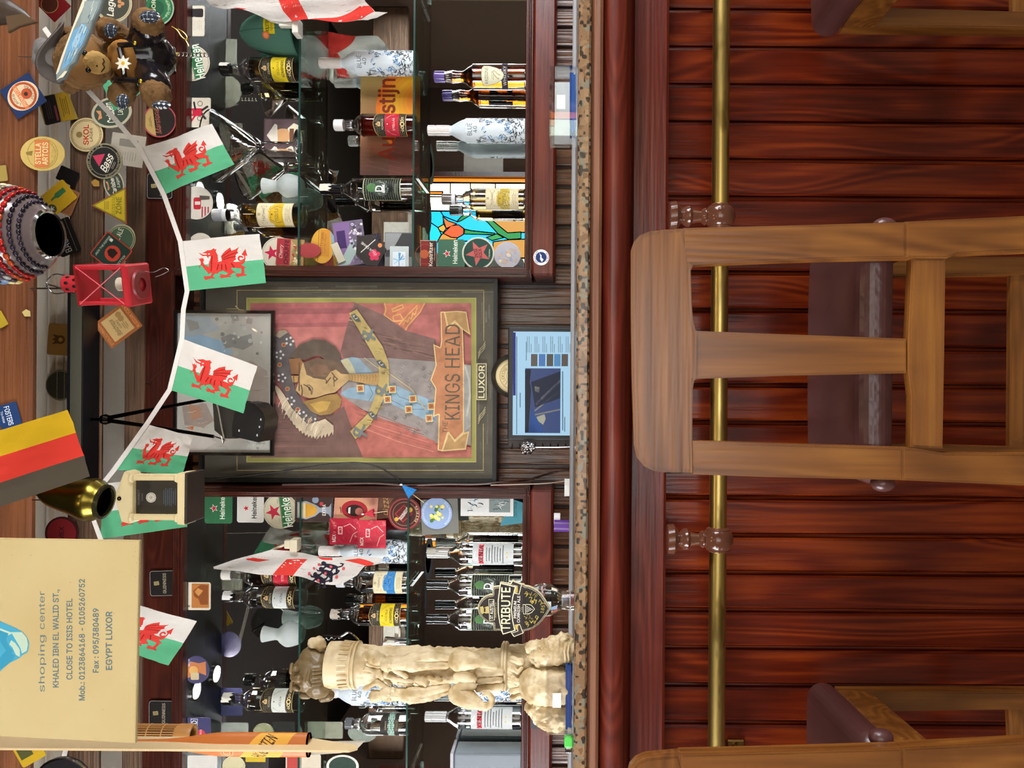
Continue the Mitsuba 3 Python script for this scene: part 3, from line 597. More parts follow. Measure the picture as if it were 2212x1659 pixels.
def bottle(side, lvl, kind, px0, y, wpx, lab, label, cap=('101010', None), liq=None, group=None, glassy='glass', fill=.62, D=2.475, face=.6, pourer=None, body=None, tint=None):
    z0 = SH[side][lvl] if lvl < 2 else ZB
    h = zP(px0, D) - z0; c = P(800, y, D); cx, r = c[0], wpx / 2 * D / F
    pr, cz, cr = PROF[kind]
    k = thing('bottle', label, 'bottle', group); M = trimesh.transformations.translation_matrix([cx, D, z0 + .0006])
    q = smooth_prof(pr, r, h)
    if body: put('body', lathe(q, 40), 'satin', k, M=M, smooth=50, col=body)
    else:
        wl = .0032; qi = q[2:][::-1].copy(); qi[:, 0] = np.maximum(qi[:, 0] - wl, .0012); qi[:, 1] = np.maximum(qi[:, 1], .006)
        put('body', lathe(np.vstack([q, qi, [(.0004, .006)]]), 40), 'solid', k, M=M, smooth=50, label='clear glass body')
        if liq:
            i = np.searchsorted(q[:, 1], fill * h); l = q[:i].copy(); l[:, 0] = np.maximum(l[:, 0] - .0037, .0004); l[:, 1] = np.maximum(l[:, 1], .0068); l = np.vstack([l, [(np.interp(fill * h, q[3:, 1], q[3:, 0])) - .0038, fill * h], [.0004, fill * h]])
            put('liquid', lathe(l, 36), liq, k, M=M, smooth=50)
    a = cr * r * 1.06; rr_ = random.Random(int(px0 + y))
    col, kd = cap
    if kd == 'long': cpf = [(.0004, 1.0), (a * .92, 1.0), (a, .995), (a, .93), (a * .96, .928), (a * .96, .915), (a, .913), (a, cz - .02), (.0004, cz - .02)]
    else: cpf = [(.0004, 1.0), (a * .9, 1.0), (a * 1.0, .99), (a * 1.0, .885), (.0004, .885)]
    put('cap', lathe([(u, v * h) for u, v in cpf][::-1], 28), 'gloss', k, M=M, smooth=35, col=col)
    if kd == 'band': put('neck_band', lathe([(cr * r * 1.03, .84 * h), (cr * r * 1.05, .885 * h)], 28), 'satin', k, M=M, col='c9ccd0')
    if pourer:   # torn shrink film round the cap
        n = 14; v, f = [], []; ph = rr_.uniform(-.9, .3)
        rr = rr_
        for j in range(6):
            for i in range(n):
                t = ph + 1.7 * i / (n - 1); rad = a * (1.06 + .12 * rr.random()); z = (.885 + .022 * j + .012 * rr.random()) * h + .02 * h * (j == 0) * math.sin(i * 1.3)
                v.append([rad * math.sin(t), -rad * math.cos(t), z])
        for j in range(5):
            for i in range(n - 1): f += [[j * n + i, j * n + i + 1, (j + 1) * n + i + 1], [j * n + i, (j + 1) * n + i + 1, (j + 1) * n + i]]
        put('film_wrap', (v, f), 'print', k, M=M, smooth=True, col=pourer, label='torn pale plastic film on the cap')
    if lab:
        p = Pr(); lab(p, r, h); turn = face * math.atan2(-cx, D)
        if lab is not lb_blue: p.build(k, None, name='label', warp=on_cyl(cx, D, r * 1.004 + .0002, z0, turn), size=.006)
        else:
            prof = np.array([(z, rad) for rad, z in q[3:]])
            def w(v):
                rad = np.interp(v[:, 1], prof[:, 0], prof[:, 1]); a = v[:, 0] / r + turn
                return np.column_stack([cx + (rad + .0004 + v[:, 2] * .2) * np.sin(a), D - (rad + .0004 + v[:, 2] * .2) * np.cos(a), z0 + v[:, 1]])
            p.build(k, None, name='label', warp=w, size=.008)
    return k
YEL, RED = 'e3c81e', 'b81f32'
W2 = 'd9dcdc'
bl = dict(body='cfdadf', cap=('d6cfc8', 'long'))
R_, L_ = 'right', 'left'
bottle(R_, 0, 'squat', 474, 153, 51, lb_kianos(YEL, ('TEQUILA', 'SOMBRERO')), 'pale tequila bottle with black and yellow label, beside the green cap on the top shelf', liq='l_pale', pourer='dedad2')
bottle(R_, 0, 'squat', 459, 467, 52, lb_tsinaki('d6b01e', 'TEQUILA', '6a3a14'), 'golden tequila bottle with cream and yellow label at the end of the right top shelf', liq='l_gold', cap=('9a9da0', 'band'), fill=.66)
bottle(R_, 1, 'tall', 686, 137, 52, lb_blue, 'white vodka bottle with blue scribble print on the middle shelf beside the orange plaque', **bl)
bottle(R_, 1, 'squat', 719, 271, 48, lb_kianos(RED, ('STELLAS',), 'e8dcd0'), 'dark red rum bottle with black and red label before the orange plaque', liq='l_red', cap=('e4e2de', None), fill=.66)
bottle(R_, 1, 'straight', 691, 410, 48, lb_gin, 'clear bottle with black and green label on the right middle shelf', cap=('0e0e10', 'long'), liq='smoke', fill=.58, pourer='e3ddca')
bottle(R_, 2, 'whisky', 934, 165, 54, lb_whisky, 'amber whisky bottle with purple cap and cream shield label on the bottom shelf', liq='l_amber', cap=('5b4a8a', None), fill=.8)
bottle(R_, 2, 'tall', 921, 281, 52, lb_blue, 'white vodka bottle with blue scribble print on the right bottom shelf', **bl)
bottle(R_, 2, 'squat', 953, 429, 46, lb_tsinaki('b9a030', 'TEQUILA', '5a4018'), 'tequila bottle standing before the tulip window reflection', liq='l_pale', cap=('5d5750', 'band'), fill=.66)
bottle(L_, 0, 'squat', 489, 1513, 50, lb_kianos('c9ccc2', ('VOLGA',)), 'clear vodka bottle with black and grey label nearest the left end of the top shelf', liq='smoke', pourer='e6e4d4')
bottle(L_, 0, 'squat', 489, 1291, 47, lb_kianos('c4c8c4', ('VOLGA',)), 'clear vodka bottle with black and grey label beside the white flag', liq='smoke', pourer='e6e6e2')
bottle(L_, 0, 'squat', 484, 1243, 47, lb_kianos('c01c30', ('STELLA',), 'f0dcd0'), 'amber bottle with red label half hidden behind the white and red flag', liq='l_amber', cap=('d8d6cc', None), D=2.50)
bottle(L_, 1, 'tall', 690, 1497, 51, lb_blue, 'white vodka bottle with blue scribble print on the left middle shelf by the bronze head', **bl)
bottle(L_, 1, 'squat', 752, 1563, 46, lb_mint, 'small clear bottle with mint green label on the left middle shelf', liq='smoke', cap=('5d6064', None))
bottle(L_, 1, 'squat', 721, 1327, 48, lb_kianos(YEL, ('TEQUILA', 'SOMBRERO')), 'amber tequila bottle with black and yellow label on the left middle shelf', liq='l_amber', pourer='d9cfc0')
bottle(L_, 1, 'squat', 731, 1257, 48, lb_tsinaki('2f7fc0', 'OUZO', '123c66'), 'clear ouzo bottle with cream and blue label under the white flag', liq='smoke', cap=('c9ccd0', None))
bottle(L_, 1, 'tall', 693, 1191, 51, lb_blue, 'white vodka bottle with blue scribble print behind the red packets', **bl)
bottle(L_, 2, 'straight', 924, 1547, 49, lb_xenia, 'clear vodka bottle with grey cap and red strip label, left of the carved column', liq='smoke', cap=('a9aaa8', 'long'), fill=.58)
bottle(L_, 2, 'tall', 921, 1487, 50, lb_blue, 'white vodka bottle with blue scribble print half hidden behind the carved tap column', **bl)
bottle(L_, 2, 'straight', 925, 1336, 46, lb_gin, 'clear black capped bottle behind the upper part of the black pump badge', liq='smoke', cap=('0d0d0f', 'long'), fill=.58)
bottle(L_, 2, 'straight', 925, 1262, 46, lb_gin, 'clear black capped bottle with black label right of the pump badge', liq='smoke', cap=('0d0d0f', 'long'), fill=.58)
bottle(L_, 2, 'straight', 926, 1194, 48, lb_xenia, 'clear vodka bottle with torn grey cap nearest the painted sign on the bottom shelf', liq='smoke', cap=('a8a8a2', 'long'), pourer='b5b2a4', fill=.58)

# ---------------------------------------------------------------- other things on the shelves
def shelf_z(side, lvl): return SH[side][lvl] if lvl < 2 else ZB
def martini(px0, y0, y1, D, lab, stem_r):
    z0 = SH['right'][0]; h = zP(px0, D) - z0; c = P(500, (y0 + y1) / 2, D); r = (y1 - y0) / 2 * D / F
    k = thing('martini_glass', lab, 'glass'); zj = h * .5
    pr = [(.0004, 0), (r * .48, .0), (r * .48, .003), (stem_r * 1.6, .007), (stem_r, .02), (stem_r, zj - .012), (stem_r * 1.5, zj), (r * .97, h - .002), (r, h), (r * .955, h - .001), (stem_r * .6, zj + .008), (.0004, zj + .006)]
    put('bowl', lathe(pr, 48, (c[0], D, z0 + .0006)), 'solid', k, smooth=40, label='clear glass')
martini(463, 240, 392, 2.438, 'giant clear martini glass on the right top shelf', .016)
martini(574, 179, 251, 2.455, 'small clear cocktail glass beside the tequila bottle', .0045)
def vase(side, px0, y, wpx, lab):
    z0 = SH[side][0]; D = 2.465; h = zP(px0, D) - z0; c = P(600, y, D); r = wpx / 2 * D / F
    k = thing('frosted_vase', lab, 'vase', None)
    o = spline([(.55, 0), (.80, .10), (1.0, .30), (.98, .42), (.70, .55), (.50, .62), (.47, .70), (.56, .85), (.66, 1.0)], 5)
    pr = [(.0004, .0)] + [(a * r, b * h) for a, b in o] + [(a * r - .003, b * h) for a, b in o[::-1]] + [(.0004, .004)]
    put('body', lathe(pr, 40, (c[0], D, z0 + .0006)), 'frost', k, smooth=50, label='frosted white glass')
vase('right', 567, 402, 52, 'frosted white glass vase on the right top shelf'); vase('left', 573, 1370, 52, 'frosted white glass vase on the left top shelf')
# gift box with a printed portrait
k = thing('gift_box', 'brown printed gift box behind the stem of the giant martini glass', 'box'); D = 2.50
a, b = P(569, 255, D), P(569, 330, D); z0 = SH['right'][0] + .0005
put('carton', bx(b[0], a[0], D, D + .05, z0, a[2], .002), 'satin', k, col='3d2f30')
w, hh = (a[0] - b[0]), a[2] - z0
p = Pr().rect(-.46 * w, .02, .46 * w, hh * .96, '5b474a').circ(0, .55 * hh, .2 * w, 'c99a6a', .27 * w).poly([(-.34 * w, .72 * hh), (0, .92 * hh), (.34 * w, .74 * hh), (.3 * w, .68 * hh), (-.3 * w, .66 * hh)], 'e6dfd0').poly([(-.36 * w, .3 * hh), (-.2 * w, .45 * hh), (0, .36 * hh), (.2 * w, .45 * hh), (.36 * w, .3 * hh), (.3 * w, .2 * hh), (-.3 * w, .2 * hh)], 'e8dcc4').rect(-.2 * w, .3 * hh, .2 * w, .4 * hh, '6a4630').text('RUM', 0, .1 * hh, .08 * hh, 'd9c48a')
p.build(k, [(a[0] + b[0]) / 2, D - .0004, z0])
# green cap
k = thing('green_cap', 'green baseball cap with a yellow badge on the right top shelf under the flag', 'cap'); D = 2.475; c = P(640, 74, D); z0 = SH['right'][0]
ht = zP(516, D) - z0
th = np.linspace(0, math.pi / 2, 9)
dome = lathe([(.078 * math.cos(t) + .0004, ht * (.10 + .90 * math.sin(t))) for t in th[:-1]] + [(.0005, ht)], 40, (c[0] + .0, D - .005, z0))
put('crown', dome, 'cloth', k, smooth=True, col='4c7566')
v = []; f = []
for i in range(17):
    t = math.pi + math.pi * i / 16
    for j, q in enumerate((.078, .10, .122)): v.append([c[0] + min(q, .082) * math.cos(t), D - .005 + q * math.sin(t) * (.62 if j else 1) , z0 + ht * .11 - .004 * j + .02 * (j and (1 - abs(math.cos(t))) * .2)])
for i in range(16):
    for j in range(2): f += [[i * 3 + j, i * 3 + j + 1, i * 3 + j + 4], [i * 3 + j, i * 3 + j + 4, i * 3 + j + 3]]
put('peak', (v, f), 'cloth', k, smooth=True, col='436a5c')
for i in range(6):
    t = math.pi / 3 * i + .3; put('seam', tube([(c[0] + (.0786 * math.cos(q)) * math.cos(t), D - .005 + .0786 * math.cos(q) * math.sin(t), z0 + ht * (.10 + .905 * math.sin(q))) for q in th[:-1]], .0008, 5), 'cloth', k, col='3b5f52', smooth=True)
put('button', ell((c[0], D - .005, z0 + ht), (.007, .007, .004), 2), 'cloth', k, col='436a5c', smooth=True)
p = Pr().rect(-.022, -.018, .026, .02, 'd9c31a', .002).text('HOLSTEN', .002, .006, .011, '15301f', w=.042, bold=True).text('PILSENER', .002, -.008, .007, '15301f', w=.03).circ(-.026, .014, .012, 'd8662e').circ(-.026, .014, .008, 'e89060')
def wcap(v):
    a = v[:, 0] / .074 - .15; z = .42 * ht + v[:, 1]; q = np.clip((z / ht - .10) / .9, 0, 1); rr = .078 * np.sqrt(1 - q * q) + .0008 + v[:, 2]
    return np.column_stack([c[0] + rr * np.sin(a), D - .005 - rr * np.cos(a), z0 + z])
p.build(k, None, name='badge', warp=wcap, size=.006)
# orange plaque on the middle shelf
k = thing('beer_plaque', 'tin plaque with an orange and brown sunset print leaning at the mirror', 'plaque'); D = 2.535
a, b = P(779, 163, D), P(905, 379, D); z0 = SH['right'][1] + .0005
put('sheet', bx(b[0], a[0], D, D + .003, z0, a[2], .001), 'satin', k, col='7d6650')
w, hh = a[0] - b[0], a[2] - z0
p = Pr(); n = 26
def hexmix(a, b, t): return lin(a) * (1 - t) + lin(b) * t
for i in range(n):
    t = i / (n - 1); x0, x1 = -w / 2 + w * i / n, -w / 2 + w * (i + 1) / n
    c1 = hexmix('54342a', '9a6a48', min(1, t * 2)) if t < .5 else hexmix('9a6a48', 'b59a5a', t * 2 - 1)
    p.add([(x0, 0), (x1, 0), (x1, hh), (x0, hh)], np.array([[0, 1, 2], [0, 2, 3]]), c1, i == 0)
cc = Point(.30 * w, -.02 * hh)
for j in range(10):
    q = 1 - j / 10; g = affinity.scale(Point(0, 0).buffer(1, 20), .47 * w * q, .74 * hh * q); g = affinity.translate(g, .16 * w + .12 * w * (1 - q), .0).intersection(sbox(-w / 2, 0, w / 2, hh)); p.shp(g, hexmix('e8541c', 'f2b428', 1 - abs(j - 4) / 6))
p.poly([(-.5 * w, 0), (.04 * w, 0), (-.02 * w, .3 * hh), (-.14 * w, .42 * hh), (-.3 * w, .5 * hh), (-.5 * w, .52 * hh)], '6a3c30')
for i in range(7): p.line([(-.48 * w + .05 * w * i, .3 * hh), (-.40 * w + .05 * w * i, .9 * hh)], .0006, '8d6a58')
p.text('Augustijn', .06 * w, .56 * hh, .27 * hh, '8f2f14', w=.82 * w, bold=True).text('Amouse', -.30 * w, .08 * hh, .11 * hh, 'd2281c', w=.36 * w, bold=True)
p.build(k, [(a[0] + b[0]) / 2, D - .0004, z0])
# crumpled corkscrew and grey card behind the column, gas lighter etc.
k = thing('corkscrew', 'steel corkscrew hanging beside the carved head of the tap column', 'corkscrew'); o = P(742, 1378, 2.40)
put('lever', tube(spline([P(700, 1372, 2.41), P(735, 1374, 2.40), P(752, 1366, 2.40), P(766, 1374, 2.40), P(782, 1392, 2.41)]), .0035, 8), 'chrome', k)
t = np.linspace(0, 12 * math.pi, 90); q0, q1 = P(665, 1385, 2.41), P(738, 1376, 2.41)
put('worm', tube([q0 + (q1 - q0) * i + [.004 * math.sin(a), .004 * math.cos(a), .0] for i, a in zip(np.linspace(0, 1, 90), t)], .0013, 6), 'chrome', k)
k = thing('glass_tumbler', 'clear tumbler standing behind the carved tap column on the left middle shelf', 'glass'); c = P(850, 1400, 2.47); z0 = SH['left'][1] + .0006
put('body', lathe([(.0004, 0), (.03, 0), (.036, .08), (.034, .08), (.028, .006), (.0004, .006)], 32, (c[0], 2.47, z0)), 'solid', k, smooth=40)

# ---------------------------------------------------------------- beer mats, cards and papers
def mat(px, py, w, h, shape, D, rot, col, label, fn=None, cat='beer mat', name='beer_mat', th=.0014, grp=None, r=.09):
    """A card centred on a pixel, w x h pixels of the photograph in size (w runs across the upright picture), turned by rot degrees."""
    k = thing(name, label, cat, grp); c = P(px, py, D); s = D / F; W, H = w * s, h * s
    if shape == 'c': g = affinity.scale(Point(0, 0).buffer(1, 24), W / 2, H / 2)
    elif shape == 'r': q = r * min(W, H); g = sbox(-W / 2 + q, -H / 2 + q, W / 2 - q, H / 2 - q).buffer(q, 5)
    else: g = Polygon([(u * s, v * s) for u, v in shape])
    a = math.radians(rot); U, V = np.array([math.cos(a), 0, math.sin(a)]), np.array([-math.sin(a), 0, math.cos(a)])
    m = extr(affinity.rotate(g, rot, origin=(0, 0)), th); m.apply_translation(c)
    put('board', m, 'satin', k, smooth=30, col=col)
    if fn:
        p = Pr(); p.card = g; fn(p, W, H)
        clip = p
        if p.n: p.build(k, c - [0, .0003, 0], U, V)
    return k
D1, D2, D3, DF, DS = 2.0, 2.292, 2.444, 2.437, 2.437
def f_skol(p, w, h):
    p.ring(0, 0, .45 * w, .435 * w, '6a4a2a').ring(0, 0, .41 * w, .40 * w, '6a4a2a').text('SKOL', 0, .0, .15 * w, 'b5301f', w=.6 * w, bold=True).text('LAGER', 0, -.15 * w, .09 * w, '5a3a24', w=.4 * w).circ(0, .2 * w, .09 * w, '8a7440')
def f_carls(p, w, h):
    p.circ(0, 0, .43 * w, '3f4a3c', .43 * h).text('Carlsberg', .0, .04 * h, .2 * h, 'e6e0cc', w=.66 * w, shear=.3, bold=True).text('Lager', .05 * w, -.2 * h, .14 * h, 'e6e0cc', w=.36 * w, shear=.3).poly([(-.12 * w, .25 * h), (.12 * w, .25 * h), (.16 * w, .37 * h), (0, .31 * h), (-.16 * w, .37 * h)], 'c98a60')
def f_lager(p, w, h):
    p.circ(0, 0, .42 * w, '46463a').ring(0, 0, .46 * w, .445 * w, 'a08a5c').text('Lager', -.02 * w, .08 * w, .17 * w, 'e8e0cc', w=.6 * w, shear=.25, bold=True).circ(-.06 * w, -.16 * w, .05 * w, 'c58a5a').circ(.06 * w, -.16 * w, .05 * w, 'c58a5a').circ(0, -.24 * w, .05 * w, 'c58a5a')
def f_pils(p, w, h):
    p.circ(0, 0, .46 * w, '2f6f48').ring(0, 0, .36 * w, .34 * w, '7fae88').circ(0, 0, .22 * w, '24573a').rect(-.44 * w, .0 * w, .44 * w, .16 * w, '215a3a').text('TUBORG', 0, .08 * w, .11 * w, 'd8d6b4', w=.74 * w, bold=True).text('PILSNER', 0, 0, .09 * w, 'b9cf9c', arc=-.36 * w, w=.5 * w)
def f_bass(p, w, h):
    p.circ(0, 0, .46 * w, '23221f').ring(0, 0, .40 * w, .385 * w, '8d8466').poly([(-.12 * w, .06 * w), (.26 * w, .12 * w), (.02 * w, .38 * w)] if False else [(.0, .36 * w), (-.20 * w, .06 * w), (.20 * w, .06 * w)], 'c43a55')
    p.text('Bass', 0, -.08 * w, .2 * w, 'e4ddc8', w=.5 * w, shear=.35, bold=True).line([(-.25 * w, -.22 * w), (.2 * w, -.21 * w)], .012 * w, 'e4ddc8').lines(0, -.29 * w, .3 * w, .08 * w, 2, '9a9078').text('FINE PALE ALE', 0, 0, .05 * w, 'a89c7c', arc=.43 * w, w=.9 * w).text('BURTON ON TRENT', 0, 0, .05 * w, 'a89c7c', arc=-.43 * w, w=.9 * w)
def f_stella(p, w, h):
    p.ring(0, 0, .45 * w, .435 * w, 'a88a3c').poly([(-.42 * w, -.04 * h), (-.40 * w, .18 * h), (.40 * w, .18 * h), (.42 * w, -.04 * h), (.38 * w, -.16 * h), (-.38 * w, -.16 * h)], 'd07c46').text('STELLA', 0, .10 * h, .12 * h, 'e9d79c', w=.62 * w, bold=True).text('ARTOIS', 0, -.06 * h, .12 * h, 'e9d79c', w=.66 * w, bold=True).text('EST 1366', 0, -.22 * h, .05 * h, 'b79a50', w=.2 * w).text('PREMIUM LAGER BEER', 0, 0, .05 * h, 'a98c40', arc=-.38 * w, w=.9 * w)
    p.poly([(-.06 * w, .24 * h), (.08 * w, .22 * h), (.04 * w, .38 * h), (-.03 * w, .36 * h)], '8f7a3c')
def f_blue(p, w, h):
    p.circ(0, 0, .42 * w, 'd9c09a', .47 * h).ring(0, 0, .40 * w, .33 * w, 'b0502f').circ(0, -.12 * w, .16 * w, 'b5512f').rect(-.39 * w, .02 * w, .39 * w, .15 * w, 'cf7846').text('PRIMATOR', 0, .085 * w, .09 * w, 'ecd9b4', w=.62 * w).circ(.0, -.1 * w, .06 * w, '3d2b22').text('PIVOVAR', 0, 0, .07 * w, '3d2b22', arc=-.28 * w, w=.5 * w).text('LAGER', 0, 0, .07 * w, '3d2b22', arc=.27 * w, w=.4 * w)
def f_dark(p, w, h):
    p.rect(-.47 * w, -.05 * h, .47 * w, .47 * h, '1d1713', .05 * w).rect(-.47 * w, -.47 * h, .47 * w, -.1 * h, 'a8841f', .05 * w).lines(0, -.28 * h, .7 * w, .25 * h, 4, '5d4510', .3).rect(-.4 * w, 0, .1 * w, .07 * h, '7a3038').lines(0, .25 * h, .6 * w, .2 * h, 3, '4a4038', .25)
def f_marston(p, w, h):
    p.circ(0, 0, .46 * w, '261f1a').shp(Point(0, 0).buffer(.46 * w, 20).intersection(sbox(-w, .16 * w, w, w)), 'b89a5c').line([(-.4 * w, .0), (-.1 * w, .04 * w), (.4 * w, .02 * w)], .02 * w, '8a3a34').text('Marstons', 0, .07 * w, .16 * w, 'a85a44', w=.72 * w, shear=.35).ring(0, 0, .5 * w, .46 * w, 'b04a52').lines(0, .28 * w, .4 * w, .08 * w, 2, '6d4a2c')
def f_yel(p, w, h):
    p.circ(-.2 * w, .26 * h, .2 * w, '4a4a34').star(-.2 * w, .26 * h, .16 * w, 'd9d6c0', 6, .3).poly([(.0 * w, -.36 * h), (.2 * w, -.36 * h), (.22 * w, -.1 * h), (.14 * w, .0), (.14 * w, .12 * h), (.06 * w, .12 * h), (.06 * w, 0), (-.02 * w, -.1 * h)], '3f7a4a')
def f_tri(p, w, h):
    p.shp(p.card.buffer(-.03 * w), 'd2b52c').shp(p.card.buffer(-.02 * w).difference(p.card.buffer(-.05 * w)), '7a8a2c').text('GEEZER FREE', 0, -.1 * h, .09 * h, '7f7a24', w=.66 * w).text('ZONE', 0, -.24 * h, .14 * h, '7f7a24', w=.5 * w, bold=True).lines(0, .1 * h, .3 * w, .14 * h, 3, '8a7a2c')
def f_ripper(p, w, h):
    p.rect(-.46 * w, -.46 * h, .46 * w, .46 * h, '24382e', .06 * w).circ(0, -.06 * h, .27 * w, 'c2402e').poly([(-.14 * w, -.16 * h), (.12 * w, -.18 * h), (.16 * w, -.02 * h), (.08 * w, .1 * h), (-.05 * w, .12 * h), (-.14 * w, 0)], '2c1c18').text('JACK THE RIPPER', 0, .33 * h, .07 * h, 'cfcfb4', w=.8 * w).text('BITTER', 0, -.40 * h, .07 * h, 'cfcfb4', w=.4 * w).rect(.28 * w, .18 * h, .38 * w, .28 * h, 'd8d8c8')
def f_ale(p, w, h): p.circ(0, 0, .44 * w, '49604a').ring(0, 0, .41 * w, .39 * w, 'b3ab84').text('REAL ALE', 0, .12 * w, .16 * w, 'd8d2b4', w=.66 * w, bold=True)
def f_vodka(p, w, h):
    p.rect(-.40 * w, -.30 * h, .40 * w, .32 * h, 'c2a26a').text('STOLICHNAYA', 0, .41 * h, .08 * h, 'd49a60', w=.86 * w).text('RUSSIAN VODKA', 0, -.41 * h, .09 * h, 'd98a50', w=.9 * w, bold=True).text('Stolichnaya', -.02 * w, .1 * h, .12 * h, '3a2c1c', w=.6 * w, shear=.4).text('VODKA', 0, -.03 * h, .06 * h, '3a2c1c', w=.3 * w).circ(.12 * w, -.16 * h, .1 * w, 'a37d4a').circ(.27 * w, -.16 * h, .1 * w, 'a37d4a').lines(-.14 * w, -.15 * h, .3 * w, .14 * h, 3, '8a6c40')
def f_velt(p, w, h): p.text('VELTINS', 0, -.34 * h, .17 * h, '3c2412', w=.86 * w, bold=True).circ(0, .05 * h, .14 * w, '5d3a18').poly([(-.13 * w, .14 * h), (-.16 * w, .34 * h), (-.05 * w, .24 * h), (0, .36 * h), (.05 * w, .24 * h), (.16 * w, .34 * h), (.13 * w, .14 * h)], '5d3a18').circ(0, .05 * h, .07 * w, 'a57a34')
def f_olive(p, w, h): p.ring(0, 0, .48 * w, .455 * w, '8d8258').line([(-.46 * w, .1 * w), (.46 * w, .1 * w)], .012 * w, 'a89c6c').line([(-.46 * w, -.14 * w), (.46 * w, -.14 * w)], .012 * w, 'a89c6c')
def f_foster(p, w, h): p.text('FOSTERS', 0, .0, .24 * h, 'd8dfe6', w=.8 * w, bold=True).text('The Amber', 0, -.28 * h, .12 * h, 'd8dfe6', w=.5 * w)
def f_guin(p, w, h):
    p.rect(-.485 * w, -.485 * h, .485 * w, .485 * h, '8a8580', .1 * w).rect(-.465 * w, -.465 * h, .465 * w, .465 * h, '17120f', .09 * w).text('GUINNESS', 0, -.08 * h, .12 * h, '9c9078', w=.78 * w, bold=True).poly([(-.06 * w, .12 * h), (.09 * w, .14 * h), (.07 * w, .34 * h), (-.08 * w, .32 * h)], '9a8a5c').line([(-.02 * w, .15 * h), (-.03 * w, .31 * h)], .012 * w, '17120f').line([(.03 * w, .15 * h), (.03 * w, .31 * h)], .012 * w, '17120f')
def f_hein(bg, ink):
    def f(p, w, h):
        p.star(.0, .16 * h, .15 * w, 'e8e0d4').star(0, .16 * h, .105 * w, 'c21f38').text('Heineken', .06 * w, -.14 * h, .17 * h, ink, w=.82 * w, bold=True)
    return f
def f_hround(star):
    def f(p, w, h):
        g = Point(0, 0).buffer(.47 * w, 24); p.ring(0, 0, .47 * w, .46 * w, '8a8468'); p.shp(g.intersection(sbox(-w, -.30 * w, w, -.02 * w)), '2f7040').shp(g.intersection(sbox(-w, -.015 * w, w, .005 * w)), '4a7a50')
        p.star(0, .20 * w, .23 * w, star).text('Heineken', .0, -.17 * w, .24 * w, 'eef0e4', w=.96 * w, bold=True).text('TRADE', -.28 * w, .05 * w, .03 * w, '8a8468').text('MARK', .28 * w, .05 * w, .03 * w, '8a8468')
    return f
def f_pinkcard(p, w, h):
    p.rect(-.49 * w, .12 * h, .49 * w, .48 * h, 'b02a4c', .02 * w).poly([(-.49 * w, -.05 * h), (-.0 * w, .36 * h), (.49 * w, -.02 * h), (.49 * w, -.48 * h), (-.49 * w, -.48 * h)], 'd9d2c0').circ(.26 * w, .02 * h, .14 * w, '2a2326').rect(.12 * w, -.44 * h, .40 * w, -.05 * h, '2a2326', .05 * w).rect(.24 * w, .05 * h, .29 * w, .34 * h, 'd0505e').lines(-.14 * w, -.18 * h, .4 * w, .4 * h, 6, 'a8a294', .2)
def f_red(p, w, h):
    rr = random.Random(2)
    p.rect(-.12 * w, -.2 * h, .14 * w, .18 * h, 'c8203c', .03 * w).circ(.0, .26 * h, .11 * w, 'b9ad96').line([(-.1 * w, .05 * h), (-.3 * w, .2 * h), (-.34 * w, .34 * h)], .06 * w, 'c8203c').line([(.1 * w, .05 * h), (.34 * w, .1 * h)], .06 * w, '2a2422').line([(-.05 * w, -.2 * h), (-.22 * w, -.36 * h)], .07 * w, '2a2422').line([(.08 * w, -.2 * h), (.2 * w, -.38 * h)], .07 * w, '2a2422').ring(-.2 * w, -.1 * h, .08 * w, .06 * w, '6d6458').ring(.3 * w, -.12 * h, .09 * w, .07 * w, '6d6458')
    for i in range(5): p.line([(.30 * w - .05 * w * i, .34 * h + .02 * h * (i % 2)), (.27 * w - .05 * w * i, .40 * h)], .012 * w, '2a2422')
def f_racing(p, w, h):
    g = Point(0, 0).buffer(.47 * w, 24)
    for i in range(3): p.shp(g.intersection(sbox(-w, (-.20 - .09 * i) * w, -.12 * w, (-.16 - .09 * i) * w)), 'a83848')
    p.rect(-.2 * w, -.14 * w, .16 * w, .08 * w, 'c02a36', .06 * w).rect(-.06 * w, -.12 * w, .04 * w, .04 * w, 'e0d8cc').rect(.0 * w, .18 * w, .36 * w, .24 * w, '3d6a9a').text('SHAMROCK', .18 * w, .30 * w, .07 * w, '3a5a8a', w=.42 * w).poly([(.1 * w, -.4 * w), (.2 * w, -.4 * w), (.22 * w, -.1 * w), (.08 * w, -.1 * w)], '5a5048')
def f_chouffe(p, w, h):
    p.rect(-.48 * w, -.48 * h, .48 * w, .48 * h, 'b8926a', .04 * w).rect(-.48 * w, .0 * h, .48 * w, .48 * h, 'a3303a', .04 * w).poly([(-.48 * w, .02 * h), (-.3 * w, -.14 * h), (0, -.06 * h), (.3 * w, -.16 * h), (.48 * w, .02 * h), (.48 * w, -.48 * h), (-.48 * w, -.48 * h)], '9a8450').text('Cherry', .02 * w, .34 * h, .13 * h, 'e8d0c0', w=.5 * w, shear=.4).text('CHOUFFE', 0, .14 * h, .15 * h, '3a1418', w=.9 * w, bold=True)
    rr = random.Random(9)
    for i in range(26): p.circ(rr.uniform(-.42, .42) * w, rr.uniform(-.44, -.1) * h, rr.uniform(.02, .05) * w, rr.choice(['b03a34', 'd8c49a', '6d5a34', 'c87a4a', 'e4d6b4']))
